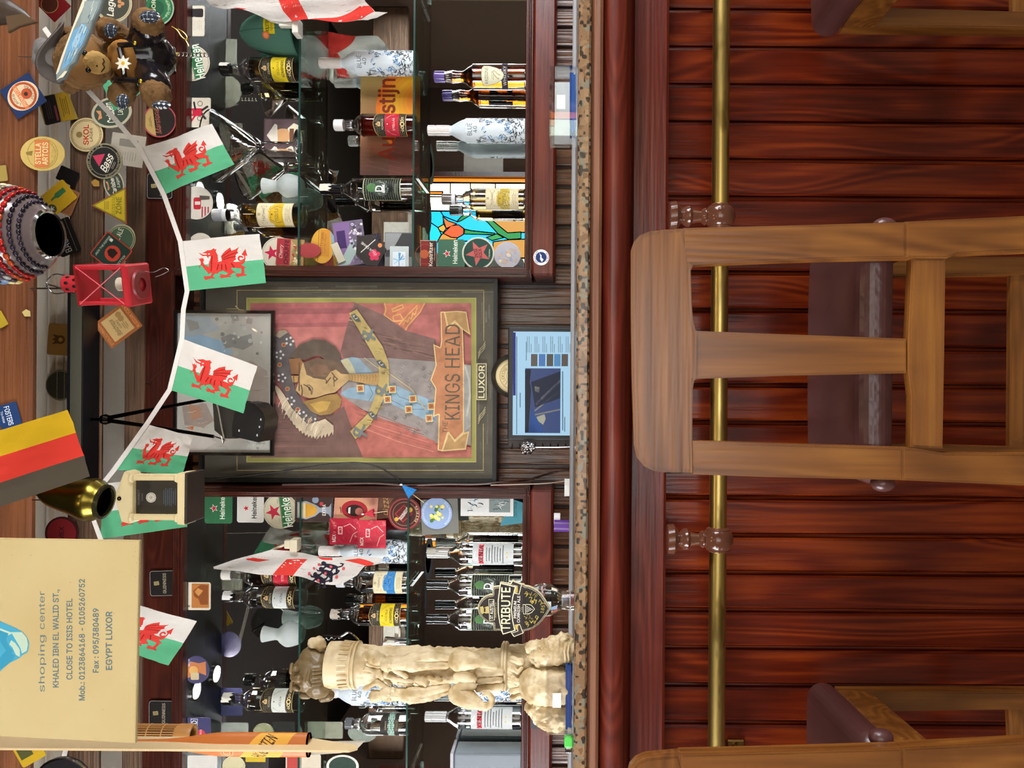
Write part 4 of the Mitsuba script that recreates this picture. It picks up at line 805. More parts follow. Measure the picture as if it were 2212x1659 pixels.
def f_cutty(p, w, h): p.poly([(-.3 * w, .1 * h), (.46 * w, .14 * h), (.46 * w, -.26 * h), (-.3 * w, -.3 * h)], 'c58630').text('CUTTY SARK', .08 * w, .04 * h, .11 * h, '5d3a18', w=.62 * w).text('SCOTCH WHISKY', .08 * w, -.09 * h, .06 * h, '7a5224', w=.56 * w).poly([(-.34 * w, -.5 * h), (.3 * w, -.3 * h), (.44 * w, -.28 * h), (.3 * w, -.44 * h), (0, -.5 * h)], '7f9aa6').line([(-.45 * w, .16 * h), (.46 * w, .20 * h)], .015 * h, '6a3a1c')
def f_purple(p, w, h):
    rr = random.Random(4); p.rect(-.48 * w, -.1 * h, .48 * w, .48 * h, '7d6290').rect(-.48 * w, -.48 * h, .48 * w, -.05 * h, '6a6072').rect(-.1 * w, .12 * h, .3 * w, .40 * h, '3f2a5c').poly([(-.48 * w, .48 * h), (.1 * w, -.1 * h), (-.2 * w, -.2 * h), (-.48 * w, .1 * h)], '9cb0ac')
    for i in range(60): p.circ(rr.uniform(-.44, .44) * w, rr.uniform(-.46, 0) * h, rr.uniform(.012, .04) * w, rr.choice(['b9b2c4', '4a3e58', 'd6d0cc', '8a7a98']))
    p.text('SPIRIT', -.1 * w, .44 * h, .05 * h, 'd6c8dc', w=.3 * w)
def f_game(p, w, h):
    p.shp(p.card.buffer(-.01 * w), '352f2d')
    for i in range(5): p.circ(-.15 * w + .13 * w * math.cos(1.257 * i), -.12 * h + .13 * w * math.sin(1.257 * i), .085 * w, 'd83a5c')
    p.circ(-.15 * w, -.12 * h, .05 * w, 'e86a80').text('YOUR GAME', .08 * w, .05 * h, .09 * w, 'e8e4dc', w=.72 * w, rot=52).line([(-.05 * w, .32 * h), (.4 * w, -.14 * h)], .03 * w, 'd6d2c8').circ(.2 * w, -.3 * h, .08 * w, 'd88a5c')
def f_grey(p, w, h):
    p.rect(-.48 * w, -.1 * h, .48 * w, .48 * h, '3c3c3e').poly([(-.48 * w, .48 * h), (.1 * w, .48 * h), (-.2 * w, .1 * h), (-.48 * w, .05 * h)], '8d9090')
    p.rect(-.32 * w, -.46 * h, .34 * w, .16 * h, 'c2cccc', .02 * w).rect(-.22 * w, -.4 * h, .22 * w, .02 * h, 'dceaf2')
    rr = random.Random(8)
    for i in range(12): a = rr.uniform(0, 6.28); p.line([(.0, -.19 * h), (.2 * w * math.cos(a), -.19 * h + .19 * h * math.sin(a))], .02 * w, rr.choice(['4f9ad0', '8cc4e6', '2f6fa8']))
def f_kostr(p, w, h): p.rect(-.48 * w, -.02 * h, .48 * w, .48 * h, '7a2420').rect(-.48 * w, -.48 * h, .48 * w, -.02 * h, '34201a').text('Kostritzer', 0, -.12 * h, .22 * h, 'e2d8c4', w=.86 * w, bold=True).circ(0, .26 * h, .16 * w, 'b55a34').ring(0, .2 * h, .36 * w, .345 * w, 'a84a34').lines(0, -.36 * h, .5 * w, .06 * h, 1, 'a89a84')
def f_indie(p, w, h): p.circ(0, 0, .45 * w, '25443a').star(0, -.0 * w, .40 * w, 'c2605c', 5, .42, 98).text('INDIE', .0, .07 * w, .1 * w, '3c1c20', w=.3 * w, bold=True, rot=8).text('ROCK', .0, -.06 * w, .1 * w, '3c1c20', w=.28 * w, bold=True, rot=8).text('Heineken', .0, -.34 * w, .05 * w, 'd8dcc8', w=.26 * w)
def f_fresco(p, w, h):
    rr = random.Random(6); p.circ(0, 0, .47 * w, 'b4b2ba')
    for i in range(46): a, q = rr.uniform(0, 6.28), rr.uniform(0, .38); p.circ(q * w * math.cos(a), q * w * math.sin(a), rr.uniform(.03, .07) * w, rr.choice(['d8ccb4', 'c9a890', '9aa6bc', 'b8b0a4', 'd9b49a', 'a8b4c4']))
def f_glass(p, w, h):
    p.rect(-.48 * w, -.48 * h, .48 * w, .48 * h, '41302c', .05 * w)
    p.poly([(-.34 * w, .44 * h), (.22 * w, .44 * h), (.26 * w, .2 * h), (.12 * w, -.06 * h), (.02 * w, -.16 * h), (.06 * w, -.4 * h), (.2 * w, -.46 * h), (-.36 * w, -.46 * h), (-.2 * w, -.38 * h), (-.14 * w, -.16 * h), (-.28 * w, -.04 * h), (-.4 * w, .2 * h)], '9aa4b0').poly([(-.3 * w, .40 * h), (.18 * w, .40 * h), (.2 * w, .22 * h), (-.36 * w, .22 * h)], 'e2d2a8').poly([(-.36 * w, .22 * h), (.2 * w, .22 * h), (.1 * w, -.02 * h), (-.06 * w, -.1 * h), (-.22 * w, -.04 * h)], 'd8a23a').circ(.30 * w, -.04 * h, .12 * w, '8d9cae').text('EXTRA', -.06 * w, -.27 * h, .09 * h, 'f0ece4', w=.4 * w, bold=True).circ(.16 * w, -.2 * h, .07 * w, 'c8424a')
def f_lips(p, w, h):
    p.rect(-.49 * w, -.49 * h, .49 * w, .49 * h, 'd99a84', .02 * w).poly([(-.3 * w, .42 * h), (.3 * w, .44 * h), (.44 * w, .1 * h), (.3 * w, -.3 * h), (-.2 * w, -.34 * h), (-.44 * w, 0)], 'dba47e').circ(.06 * w, .03 * h, .24 * w, 'b32a34', .3 * h).circ(.04 * w, .02 * h, .15 * w, '2c1c1a', .2 * h).poly([(-.06 * w, .12 * h), (.12 * w, .12 * h), (.1 * w, .17 * h), (-.04 * w, .17 * h)], 'eae2d4').circ(.02 * w, -.08 * h, .1 * w, 'b0685a', .09 * h).line([(.1 * w, .36 * h), (-.04 * w, .33 * h)], .02 * w, '5a2c24').text('WE LOVE', -.34 * w, -.1 * h, .05 * h, 'f0e4d8', w=.2 * w)
def f_troub(p, w, h): p.circ(0, 0, .47 * w, '4a2420').ring(0, 0, .46 * w, .43 * w, 'b04a4c').ring(0, 0, .36 * w, .345 * w, 'a8785a').poly([(-.26 * w, .05 * w), (0, .30 * w), (.28 * w, .02 * w), (.0, -.24 * w)], 'a83038').poly([(-.22 * w, .05 * w), (0, .26 * w), (.24 * w, .02 * w), (.0, -.2 * w)], '5d201f').text('TROUBADOUR', 0, .02 * w, .1 * w, 'eee4d2', w=.44 * w, rot=-35, bold=True).circ(-.16 * w, .24 * w, .06 * w, 'd0a23c').circ(.12 * w, -.17 * w, .07 * w, 'd0a23c').text('BIER', 0, 0, .07 * w, 'd8c8a0', arc=-.40 * w, w=.5 * w)
def f_lemon(p, w, h):
    rr = random.Random(1); p.circ(0, 0, .48 * w, '8fa6cc').text('LIMONCELLO', 0, 0, .055 * w, 'e8eef6', arc=.43 * w, w=.7 * w).text('SORRENTO', 0, 0, .055 * w, 'e8eef6', arc=-.43 * w, w=.8 * w)
    for i in range(26): p.circ(rr.uniform(-.24, .24) * w, rr.uniform(-.2, .2) * w, rr.uniform(.03, .07) * w, rr.choice(['e0cf58', '6d8a3c', 'd8c040', '48703c', 'ede08a']))
def f_photos(p, w, h):
    rr = random.Random(12); p.rect(-.49 * w, -.49 * h, .49 * w, .49 * h, 'd8d8d4')
    for q, cs in ((.23, ['d2d6d4', '3c7aa8', '2a2c30', 'b89a84', '8ab0b4']), (-.24, ['7d8a88', '2c3234', 'c4c8c8', '48605c', '9aa4a4'])):
        p.rect(-.3 * w, (q - .2) * h, .42 * w, (q + .2) * h, cs[0])
        for i in range(14):
            x, z, a = rr.uniform(-.22, .34) * w, (q + rr.uniform(-.14, .14)) * h, rr.uniform(0, 3)
            p.line([(x - .06 * w * math.cos(a), z - .05 * h * math.sin(a)), (x, z), (x + .07 * w * math.cos(a + .7), z + .05 * h * math.sin(a + .7))], rr.uniform(.02, .05) * w, rr.choice(cs[1:]))
def f_teal(p, w, h): p.shp(p.card.buffer(-.02 * w), '3f7f8c').text('COTTAGE', .1 * w, -.2 * h, .09 * h, '12282c', w=.6 * w).text('BREW', .1 * w, -.05 * h, .07 * h, '12282c', w=.3 * w)
def f_horse(p, w, h): p.rect(-.42 * w, -.44 * h, .46 * w, .26 * h, 'b8763c', .03 * w).poly([(-.3 * w, -.4 * h), (.4 * w, -.4 * h), (.42 * w, -.1 * h), (.2 * w, .2 * h), (.0, .16 * h), (-.1 * w, -.02 * h), (-.3 * w, -.1 * h)], '8a4c22').poly([(.0, -.02 * h), (.16 * w, .14 * h), (.3 * w, .02 * h), (.2 * w, -.2 * h)], 'c88c4c').text('8', -.36 * w, .38 * h, .1 * h, '3a2a1c', bold=True)
def f_round(p, w, h): p.circ(0, 0, .47 * w, '4a4468').poly([(-.3 * w, .3 * w), (.1 * w, .36 * w), (.3 * w, .2 * w), (.24 * w, -.1 * w), (.3 * w, -.34 * w), (-.2 * w, -.36 * w), (-.1 * w, -.1 * w)], 'c47a4c').circ(-.02 * w, .1 * w, .16 * w, 'd8a860').rect(-.36 * w, -.1 * w, -.1 * w, .2 * w, 'c8b890', .05 * w).text('BREW', .26 * w, .26 * w, .07 * w, 'dcd6e4')
def f_eng(p, w, h): p.rect(-.46 * w, .02 * h, .46 * w, .30 * h, 'd8d6d8').rect(-.44 * w, .04 * h, .44 * w, .28 * h, '39375e').text('ENGLAND', 0, .16 * h, .2 * h, 'e6e4e6', w=.8 * w, bold=True).circ(-.05 * w, -.1 * h, .16 * w, 'c23a48').text('1966', .0, -.1 * h, .08 * h, 'f0e0e0')
def f_redround(p, w, h): p.circ(0, 0, .46 * w, '7c1a1e').ring(0, 0, .47 * w, .44 * w, '2c1214').text('MEX', .0, 0, .14 * w, '3a1014', bold=True)
def f_paper(p, w, h): p.rect(.1 * w, -.3 * h, .34 * w, .26 * h, '7a7468', .02 * w).lines(-.2 * w, 0, .3 * w, .6 * h, 8, '8a8478', .25).ring(-.35 * w, .3 * h, .06 * w, .045 * w, '8a8478')
def f_bac(p, w, h): p.text('BACARDI', 0, .06 * h, .3 * h, '9a968c', w=.86 * w).line([(-.48 * w, -.3 * h), (.48 * w, -.3 * h)], .02 * h, '6a665c')
def f_brown(p, w, h): p.rect(-.46 * w, -.46 * h, .46 * w, .46 * h, 'a06c42', .05 * w).rect(-.44 * w, -.44 * h, .44 * w, .44 * h, '8f5d38', .05 * w).lines(0, 0, .6 * w, .4 * h, 4, '6a4024', .2)
# on the front beam
mat(50, 207, 74, 74, 'r', D1, 33, '24355c', 'navy square mat with a cream round label pinned at the corner of the front beam', f_blue, r=.03)
mat(92, 332, 74, 96, 'c', D1, 0, 'd0b468', 'cream oval Stella mat with an orange band on the front beam', f_stella)
mat(19, 898, 52, 46, 'r', D1, 196, '223c68', 'blue mat hanging upside down on the front beam beside the striped flag', f_foster)
for (x, y, w, h, rot) in ((1, 690, 34, 20, 30), (0, 375, 34, 30, 8)): mat(x, y, w, h, 'r', D1 - .0006, rot, 'b59a2c' if y == 690 else 'a8904c', {690: 'corner of a yellow paper note high on the front beam', 375: 'corner of a tan mat high on the front beam left of the mosaic lamp'}[y], cat='beer mat' if y != 690 else 'note', name='beer_mat' if y != 690 else 'paper_note')
# on the second beam and the strip below it
mat(115, 10, 58, 50, 'r', D2, 45, '8a1f22', 'dark red mat turned on its corner behind the wooden sword', lambda p, w, h: p.circ(.1 * w, .1 * h, .3 * w, '5a2a1c').ring(.1 * w, .1 * h, .33 * w, .3 * w, 'b58a50'), r=.02)
mat(245, 8, 82, 80, 'c', D2, 0, 'bdb392', 'round grey Lager mat above the plush bear', f_lager)
mat(338, 18, 76, 76, 'c', D3 - .001, 0, '9fb49a', 'round green Pilsner mat behind the foot of the plush bear', f_pils)
mat(122, 234, 66, 66, [(-33, -40), (30, -32), (33, 36), (-28, 33)], D2, 14, '9a8034', 'black and yellow folded card pinned below the plush bear', f_dark, cat='card', name='folded_card')
mat(186, 291, 73, 73, 'c', D2, 0, 'cbb685', 'round cream Skol mat on the second beam', f_skol)
mat(241, 243, 66, 88, 'c', D2 - .003, 12, 'b4ac90', 'oval grey Carlsberg mat below the paw of the plush bear', f_carls)
mat(345, 261, 72, 66, 'c', D3 - .001, 8, '2a211c', 'round black and tan Marstons mat on the dark board', f_marston)
mat(275, 324, 68, 74, 'r', D2 + .004, -8, 'a49c8c', 'grey printed paper behind the round Bass mat', f_paper, cat='paper', name='paper_note', r=.01)
mat(225, 348, 77, 77, 'c', D2 - .003, -24, '8d8568', 'round black Bass mat with a pink triangle', f_bass)
mat(246, 398, 66, 44, 'c', D2, 14, 'b4ac90', 'grey Carlsberg mat half hidden under the Bass mat', f_carls)
mat(138, 432, 56, 54, 'r', D2 + .001, -22, '9a6a44', 'brown mat behind the yellow bottle card', f_brown)
mat(121, 431, 52, 78, 'r', D2 - .003, -36 + 90 - 14, 'd2a824', 'yellow card with a green bottle beside the mosaic lamp', f_yel, cat='card', name='card')
mat(146, 380, 44, 32, 'r', D2, 66, '141210', 'plain black mat between the beams', None)
mat(238, 444, 74, 78, [(-40, -36), (40, -34), (0, 41)], D2 - .002, 0, 'b84a30', 'yellow triangular card with a red border reading zone', f_tri, cat='card', name='card')
mat(262, 517, 66, 60, 'c', D2, -20, 'b3aa84', 'round green ale mat behind the black and red diamond mat', f_ale)
mat(240, 545, 64, 70, 'r', D2 - .003, -38, 'b24030', 'dark green mat with a red centre turned on its corner above the red lantern', f_ripper)
mat(140, 512, 78, 46, 'r', D2, 22, '15120f', 'black Bacardi mat half hidden behind the mosaic lamp', f_bac)
mat(255, 702, 66, 84, 'r', D2 - .003, 37, '9a5a30', 'brown Russian vodka card turned on its corner beside the red lantern', f_vodka, cat='card', name='card', r=.02)
mat(134, 734, 68, 62, 'r', 2.5365, -4, '9c7034', 'brown Veltins mat above the long black box', f_velt)
mat(130, 832, 66, 60, 'c', 2.5365, 0, '3c382a', 'round dark olive mat above the long black box', f_olive)
mat(133, 1152, 72, 72, 'c', D2, 0, '4a1618', 'round dark red mat behind the hanging cream sign', f_redround)
mat(62, 1622, 54, 58, 'r', D1, 30, 'b8961f', 'yellow mat behind the bottle shaped sign at the left end', lambda p, w, h: p.rect(-.2 * w, -.1 * h, .3 * w, .4 * h, '4a4a24'))
for px, py, nm in ((57, 677, 'a'), (278, 836, 'b'), (206, 396, 'c')): mat(px, py, 18, 17, [(-9, -6), (2, -9), (9, -2), (6, 8), (-5, 6)], D1 if px == 57 else D2 - .15 * 0 if px == 206 else D3 - .002, 20, 'cdb878' if px == 57 else 'a8803c', {57: 'torn scrap of cream card on the front beam', 278: 'torn scrap of tan card above the dark board', 206: 'torn scrap of tan card on the second beam'}[px], cat='paper scrap', name='paper_scrap')
# on the dark board above the cabinets
mat(351, 1260, 56, 56, 'r', D3, 2, '15100d', 'square black Guinness mat right of the hanging cream sign corner', f_guin, r=.12)
mat(349, 1541, 56, 56, 'r', D3, 0, '15100d', 'square black Guinness mat above the woven tube', f_guin, r=.12)
mat(345, 402, 56, 56, 'r', D3, 0, '15100d', 'square black Guinness mat behind the first dragon flag', f_guin, r=.12)
mat(352, 128, 56, 56, 'r', D3, 0, '15100d', 'square black Guinness mat behind the plush bear', f_guin, r=.12)
# tucked behind the cabinet frames
mat(417, 45, 66, 50, 'r', DF, 0, 'd6cfbe', 'pink and cream card with a black figure at the top of the right cabinet', f_pinkcard, cat='card', name='card')
mat(414, 136, 78, 78, 'c', DF, 12, 'd3cbb6', 'round Heineken mat with a red star beside the gold clasp', f_hround('e0482c'))
mat(425, 243, 64, 60, 'r', DF, 0, 'd9d0bc', 'cream cartoon card above the giant martini glass', f_red, cat='card', name='card', r=.06)
mat(424, 438, 72, 72, 'c', DF, 0, 'd6d0c2', 'round cream mat with red stripes above the golden tequila', f_racing)
mat(433, 538, 70, 60, 'c', DF, 0, 'd2cabb', 'plain cream round mat behind the second dragon flag', None)
mat(601, 548, 72, 72, 'c', DF, -6, 'd3cbb6', 'round cream mat with a red star beside the second dragon flag', f_hround('c6264a'))
mat(627, 545, 58, 60, 'r', DF - .002, -3, 'a8503c', 'red Cherry Chouffe card in the right cabinet frame', f_chouffe, cat='card', name='card', r=.03)
mat(668, 541, 32, 50, 'c', DF - .004, 0, 'a23a3c', 'small round dark red goblet card edge beside the Cherry Chouffe card', None)
mat(697, 531, 76, 52, 'c', DF + .002, -4, 'd09a34', 'oval orange Cutty Sark mat in the right cabinet frame', f_cutty)
mat(756, 525, 96, 66, 'r', DF + .004, 8, '6d6078', 'purple printed card in the right cabinet frame', f_purple, cat='card', name='card', r=.03)
mat(730, 546, 44, 16, 'r', DF - .002, 24, 'c4bda8', 'small grey card tip in front of the purple card', None, cat='card', name='card', r=.03)
mat(801, 542, 60, 66, [(-32, -14), (-30, 10), (-8, 32), (32, 30), (34, -4), (4, -34)], DF - .002, 0, '3a3432', 'dark card reading your game with a pink flower', f_game, cat='card', name='card')
mat(862, 546, 62, 88, 'r', DF + .001, -90, '6c6d6c', 'grey photo card with a blue foil sachet in front', f_grey, cat='card', name='card', r=.01)
mat(926, 549, 60, 36, 'r', DF, 0, 'b8ac98', 'dark red Kostritzer mat in the right cabinet frame', f_kostr, r=.02)
mat(975, 548, 62, 58, 'r', DF - .001, 0, '2f5f48', 'square green Heineken mat in the right cabinet frame', f_hein('', 'dfe6d8'))
mat(1033, 547, 70, 70, 'c', DF - .003, 0, 'c4c4b4', 'round green Indie Rock mat with a red star', f_indie)
mat(1096, 551, 57, 57, 'c', DF, 0, 'b6b4ba', 'round pale fresco mat in the lower corner of the right cabinet', f_fresco)
mat(472, 1098, 66, 60, 'r', DF, 0, '2f6e48', 'square green Heineken mat in the left cabinet frame', f_hein('', 'e8ecdc'))
mat(541, 1098, 62, 58, 'r', DF, 0, 'd8d5cc', 'square white Heineken mat in the left cabinet frame', f_hein('', '2f3432'))
mat(606, 1104, 76, 76, 'c', DF, 8, 'd3cbb0', 'round cream Heineken mat with a red star in the left cabinet frame', f_hround('c8304a'))
mat(678, 1098, 60, 82, 'r', DF - .002, 0, '54443e', 'brown card with a beer goblet reading extra', f_glass, cat='card', name='card')
mat(768, 1106, 82, 94, 'r', DF - .001, -4, 'd59c86', 'pale red card with open red lips', f_lips, cat='card', name='card', r=.02)
mat(874, 1110, 72, 72, 'c', DF - .004, 0, '6a2c28', 'round maroon Troubadour mat with a red diamond', f_troub)
mat(826, 1090, 60, 70, 'r', DF + .003, 10, '6a4430', 'brown card behind the small red paper parasol', lambda p, w, h: p.text('Pizza', -.05 * w, -.1 * h, .2 * h, 'c89a60', w=.7 * w, shear=.3), cat='card', name='card', r=.02)
mat(950, 1116, 76, 80, 'r', DF + .002, 3, '70716a', 'grey square card behind the round blue lemon mat', None, cat='card', name='card', r=.01)
mat(943, 1109, 68, 68, 'c', DF - .002, 0, '8fa6cc', 'round light blue mat with yellow lemons', f_lemon)
mat(1052, 1094, 42, 114, 'r', DF - .002, 0, 'd8d8d2', 'white card with two small photographs', f_photos, cat='card', name='card', r=.01)
mat(1100, 1106, 56, 66, [(-24, -30), (20, -30), (30, 0), (20, 32), (-6, 10), (-30, 20)], DF, 0, '3a7482', 'teal pointed card in the corner of the left cabinet', f_teal, cat='card', name='card')
mat(428, 1288, 60, 54, 'r', DF, 0, 'd8cfb8', 'cream card with an orange horse picture', f_horse, cat='card', name='card')
mat(424, 1447, 60, 56, 'c', DF, 0, '4a4468', 'round purple and orange mat beside the bright spot lamp', f_round)
mat(428, 1583, 66, 54, 'r', DF, 0, '3f3d66', 'navy England card behind the woven tube', f_eng, cat='card', name='card')
for y, x, w, h, sh, c, lb in ((1652, 437, 40, 64, 'r', 'd2cfc6', 'white card at the left edge of the left cabinet'), (1655, 505, 44, 50, 'c', 'c8bf96', 'round cream mat at the left edge'), (1650, 552, 40, 54, 'r', '2b2723', 'black and yellow card at the left edge'), (1650, 655, 40, 76, 'r', 'c4b9a2', 'cream and red card at the left edge'), (1655, 740, 48, 70, 'c', 'c9c9bc', 'round green and white mat at the left edge')):
    mat(x, y, w, h, sh, DF, 0, c, lb + ' of the picture', (lambda p, w, h: p.circ(0, 0, .42 * w, '23382c', .42 * h)) if 'green' in lb else ((lambda p, w, h: p.rect(.1 * w, -.4 * h, .46 * w, .4 * h, 'c8a82a')) if 'yellow' in lb else ((lambda p, w, h: p.rect(-.4 * w, .1 * h, .4 * w, .46 * h, 'b04038')) if 'red' in lb else None)), cat='card' if 'card' in lb else 'beer mat', name='card' if 'card' in lb else 'beer_mat')
# red foil packets, sachet film
def foil(name, x0, x1, y0, y1, D, col, lab, cat, fn=None, seed=1, ripple=.002):
    """A crinkled foil packet over a rectangle of pixels."""
    k = thing(name, lab, cat); a, b = P(x0, y1, D), P(x1, y0, D); n, m = 26, 26
    u, v = np.meshgrid(np.linspace(a[0], b[0], n), np.linspace(b[2], a[2], m)); s, t = np.meshgrid(np.linspace(-1, 1, n), np.linspace(-1, 1, m))
    d = .004 * (1 - s ** 4) * (1 - t ** 4) + ripple * (np.abs(meshkit.fbm(np.stack([u * 60, v * 60, u * 0 + seed], -1), 3) - .5) * 2)
    f = []
    for j in range(m - 1):
        for i in range(n - 1): q = j * n + i; f += [[q, q + 1, q + n + 1], [q, q + n + 1, q + n]]
    f = np.array(f); V1 = np.stack([u, D - d, v], -1).reshape(-1, 3); V2 = np.stack([u, D + d * .3 + .0004, v], -1).reshape(-1, 3)
    put('packet', (np.vstack([V1, V2]), np.vstack([f, f[:, ::-1] + n * m])), 'gloss', k, smooth=50, col=col)
    if fn:
        p = Pr(); fn(p, b[0] - a[0], a[2] - b[2]); g = Pr()
        def w(q):
            i = np.clip(((q[:, 0] + (b[0] - a[0]) / 2) / (b[0] - a[0]) * (n - 1)), 0, n - 1); j = np.clip((q[:, 1] + (a[2] - b[2]) / 2) / (a[2] - b[2]) * (m - 1), 0, m - 1)
            from scipy.ndimage import map_coordinates
            return np.column_stack([(a[0] + b[0]) / 2 + q[:, 0], D - map_coordinates(d, [j, i], order=1) - .0006 - q[:, 2], (a[2] + b[2]) / 2 + q[:, 1]])
        p.build(k, None, warp=w, size=.004)
    return k
def f_pk(p, w, h): p.rect(-.1 * w, .05 * h, .2 * w, .2 * h, 'e8c0b8').rect(-.06 * w, .08 * h, .16 * w, .17 * h, 'b82a40').text('MIX', -.25 * w, .34 * h, .12 * h, 'f0dcd4', w=.3 * w, bold=True).line([(.1 * w, -.4 * h), (.3 * w, -.2 * h), (.2 * w, .0)], .03 * w, 'e8a8a4').line([(-.4 * w, -.2 * h), (-.1 * w, -.3 * h), (.0, -.44 * h)], .03 * w, 'e09a98')
foil('red_packet', 712, 776, 1120, 1176, DF - .012, 'b3283e', 'crinkled red foil packet behind the white and red flag', 'packet', f_pk, 3)
foil('red_packet', 772, 834, 1124, 1184, DF - .022, 'c23a4a', 'crinkled red foil packet beside the round maroon mat', 'packet', f_pk, 8)
# little paper parasols
def parasol(name_px, tip, end, stick, D, col, lab, n=12):
    k = thing('paper_parasol', lab, 'paper parasol'); a, b, e = P(*tip, D - .03), P(*end, D - .03), P(*stick, D - .012)
    ax = b - a; L = np.linalg.norm(ax); ax /= L; u = np.cross(ax, [0, 1, 0]); u /= np.linalg.norm(u); w = np.cross(ax, u); R0 = L * .42; v, f = [a - .0 * ax], []
    for i in range(2 * n):
        t = math.pi * i / n; q = R0 * (1 if i % 2 == 0 else .8); v.append(b + q * (math.cos(t) * u + math.sin(t) * w * .7) - ax * (0 if i % 2 == 0 else .003))
    for i in range(2 * n): f.append([0, 1 + i, 1 + (i + 1) % (2 * n)])
    put('canopy', (np.array(v), np.array(f)), 'cloth', k, smooth=False, col=col)
    put('stick', tube([a - ax * .004, b, e], .0011, 6), 'satin', k, col='d8c49a'); put('tip', lathe([(.0004, -.004), (.0028, -.002), (.0028, .004), (.0004, .005)], 10, a), 'satin', k, col='e8e6e2')
parasol(0, (867, 1047), (892, 1068), (916, 1086), 2.40, '2f7ec0', 'small blue paper parasol stuck in the frame between sign and left cabinet')
parasol(0, (784, 1111), (809, 1108), (838, 1104), DF, 'c43a48', 'small red paper parasol in front of the lips card')
# gold clasp and chain
k = thing('key_chain', 'gold clasp and twisted chain hanging at the top of the right cabinet', 'key chain'); D = 2.37
put('clasp', tube(spline([P(371, 58, D), P(383, 66, D), P(392, 79, D), P(401, 86, D), P(404, 80, D), P(396, 70, D), P(384, 63, D)]), .0028, 8), 'metal', k, col='c8a858')
put('link', tube(spline([P(399, 84, D), P(405, 94, D), P(407, 100, D)]), .002, 6), 'metal', k, col='c8a858')
q0, q1 = P(384, 117, D), P(449, 119, D)
for i in range(16):
    c = q0 + (q1 - q0) * i / 15; t = np.linspace(0, 2 * math.pi, 15); s = 1 if i % 2 else -1
    put('chain_link', tube([c + [.0062 * math.cos(a), s * .003 * math.sin(a), .0035 * math.sin(a)] for a in t], .0011, 5), 'metal', k, col='8d867c')
put('fitting', lathe([(.0004, 0), (.005, .002), (.0075, .012), (.005, .03), (.0004, .034)], 16, P(385, 117, D) + [0, 0, -.002]), 'metal', k, col='c2a45a')

# ---------------------------------------------------------------- the painted sign and its neighbours
DP = 2.438
k = thing('painted_sign', 'large painted pub sign of a king reading The Kings Head, in a black frame', 'painting')
a, b = P(433, 1040, DP), P(1076, 600, DP)
x0, x1, z0, z1 = max(a[0], XL0 + .001), min(b[0], XR0 - .001), b[2], a[2]
put('board', bx(x0 + .01, x1 - .01, DP + .001, 2.572, z0 + .01, z1 - .01), 'satin', k, col='23241f')
fw = .013
for g in (sbox(x0, z0, x1, z0 + fw), sbox(x0, z1 - fw, x1, z1), sbox(x0, z0 + fw, x0 + fw, z1 - fw), sbox(x1 - fw, z0 + fw, x1, z1 - fw)):
    m = bevel(g, .09, .005); m.apply_translation((0, DP - .018, 0)); put('frame_bar', m, 'satin', k, col='0c0d0c')
C = (580, 640, 4.424); o0 = np.array([(x0 + x1) / 2, DP, (z0 + z1) / 2])
def q(s, crop=C): return [(x - o0[0], z - o0[2]) for x, z in xz(s, DP, crop)]
def rp(xa, ya, xb, yb, crop=(0, 0, 1)): return q(f'{xa},{ya} {xb},{ya} {xb},{yb} {xa},{yb}', crop)
U1 = DP / F                      # one pixel
p = Pr(); p.poly(rp(440, 607, 1069, 1033), '30322c')
rr = random.Random(11)
p.hold = True; p.k += 1
for i in range(70):              # brushed, worn black-green margin
    y = rr.choice([rr.uniform(612, 640), rr.uniform(1002, 1030)]) if i < 50 else rr.uniform(650, 990); x = rr.uniform(480, 1000) if i < 50 else rr.uniform(1032, 1062)
    l, w = rr.uniform(20, 90), rr.uniform(1, 4)
    p.add(rp(x, y, min(x + l, 1066), y + w) if i < 50 else rp(x, y, x + w, min(y + l * .5, 1000)), np.array([[0, 1, 2], [0, 2, 3]]), rr.choice(['3b3e37', '45483f', '272923', '50534a']), i % 10 == 0)
p.hold = False
for s in ('490,667 512,667 512,627 1045,627 1045,736', '490,975 512,975 512,1016 1044,1016 1044,916'): p.line(q(s, (0, 0, 1)), 1.6 * U1, 'a08a4c')
p.poly(rp(532, 643, 1029, 999), '97934a').poly(rp(535, 646, 1026, 996), '88863c').poly(rp(541, 655, 1018, 988), 'a05556')
ys = [66, 150, 210, 300, 400, 520, 640]
for i, (ya, yb, c) in enumerate(((66, 120, '9c4a50'), (120, 175, '8d4148'), (175, 260, 'a85458'), (260, 300, '96484e'), (300, 420, 'b26460'), (420, 560, 'b56a66'))): p.poly(q(f'-170,{ya} 830,{ya - 10} 760,{yb} -170,{yb}'), c)
p.poly(q('-170,560 300,560 300,900 -170,1000'), '7e3c40').poly(q('-170,1000 640,1120 720,1050 900,1540 -170,1540'), '65423f')
for i in range(16): y = rr.uniform(1060, 1520); p.poly(q(f'-150,{y} {rr.uniform(300, 800)},{y + 6} -150,{y + 16}'), rr.choice(['5a3836', '714c48', '7d524c']))
p.poly(q('830,66 1938,66 1938,660 1600,640 1100,190'), '9c5250').poly(q('1340,330 1440,180 1600,180 1640,420'), 'a85a58')
p.poly(q('1110,66 1490,66 1460,140 1340,280 1315,325 1220,250 1110,180'), 'bd6a4c')
for s in ('1110,70 1125,130 1105,180 1190,240', '1490,70 1450,150 1335,280 1312,320', '1190,120 1280,80 1290,110 1190,150 1180,120', '1190,190 1260,170 1290,230 1200,240 1190,200', '1250,270 1330,180 1420,90', '1290,270 1310,230 1330,250 1345,200 1365,220 1380,160 1400,180 1420,110'): p.line(q(s), 2.6 * U1, 'cf9a58')
p.poly(q('690,520 740,330 785,170 825,60 1100,180 1310,330 1600,410 1610,640 1150,600 720,590'), '6a4a48')
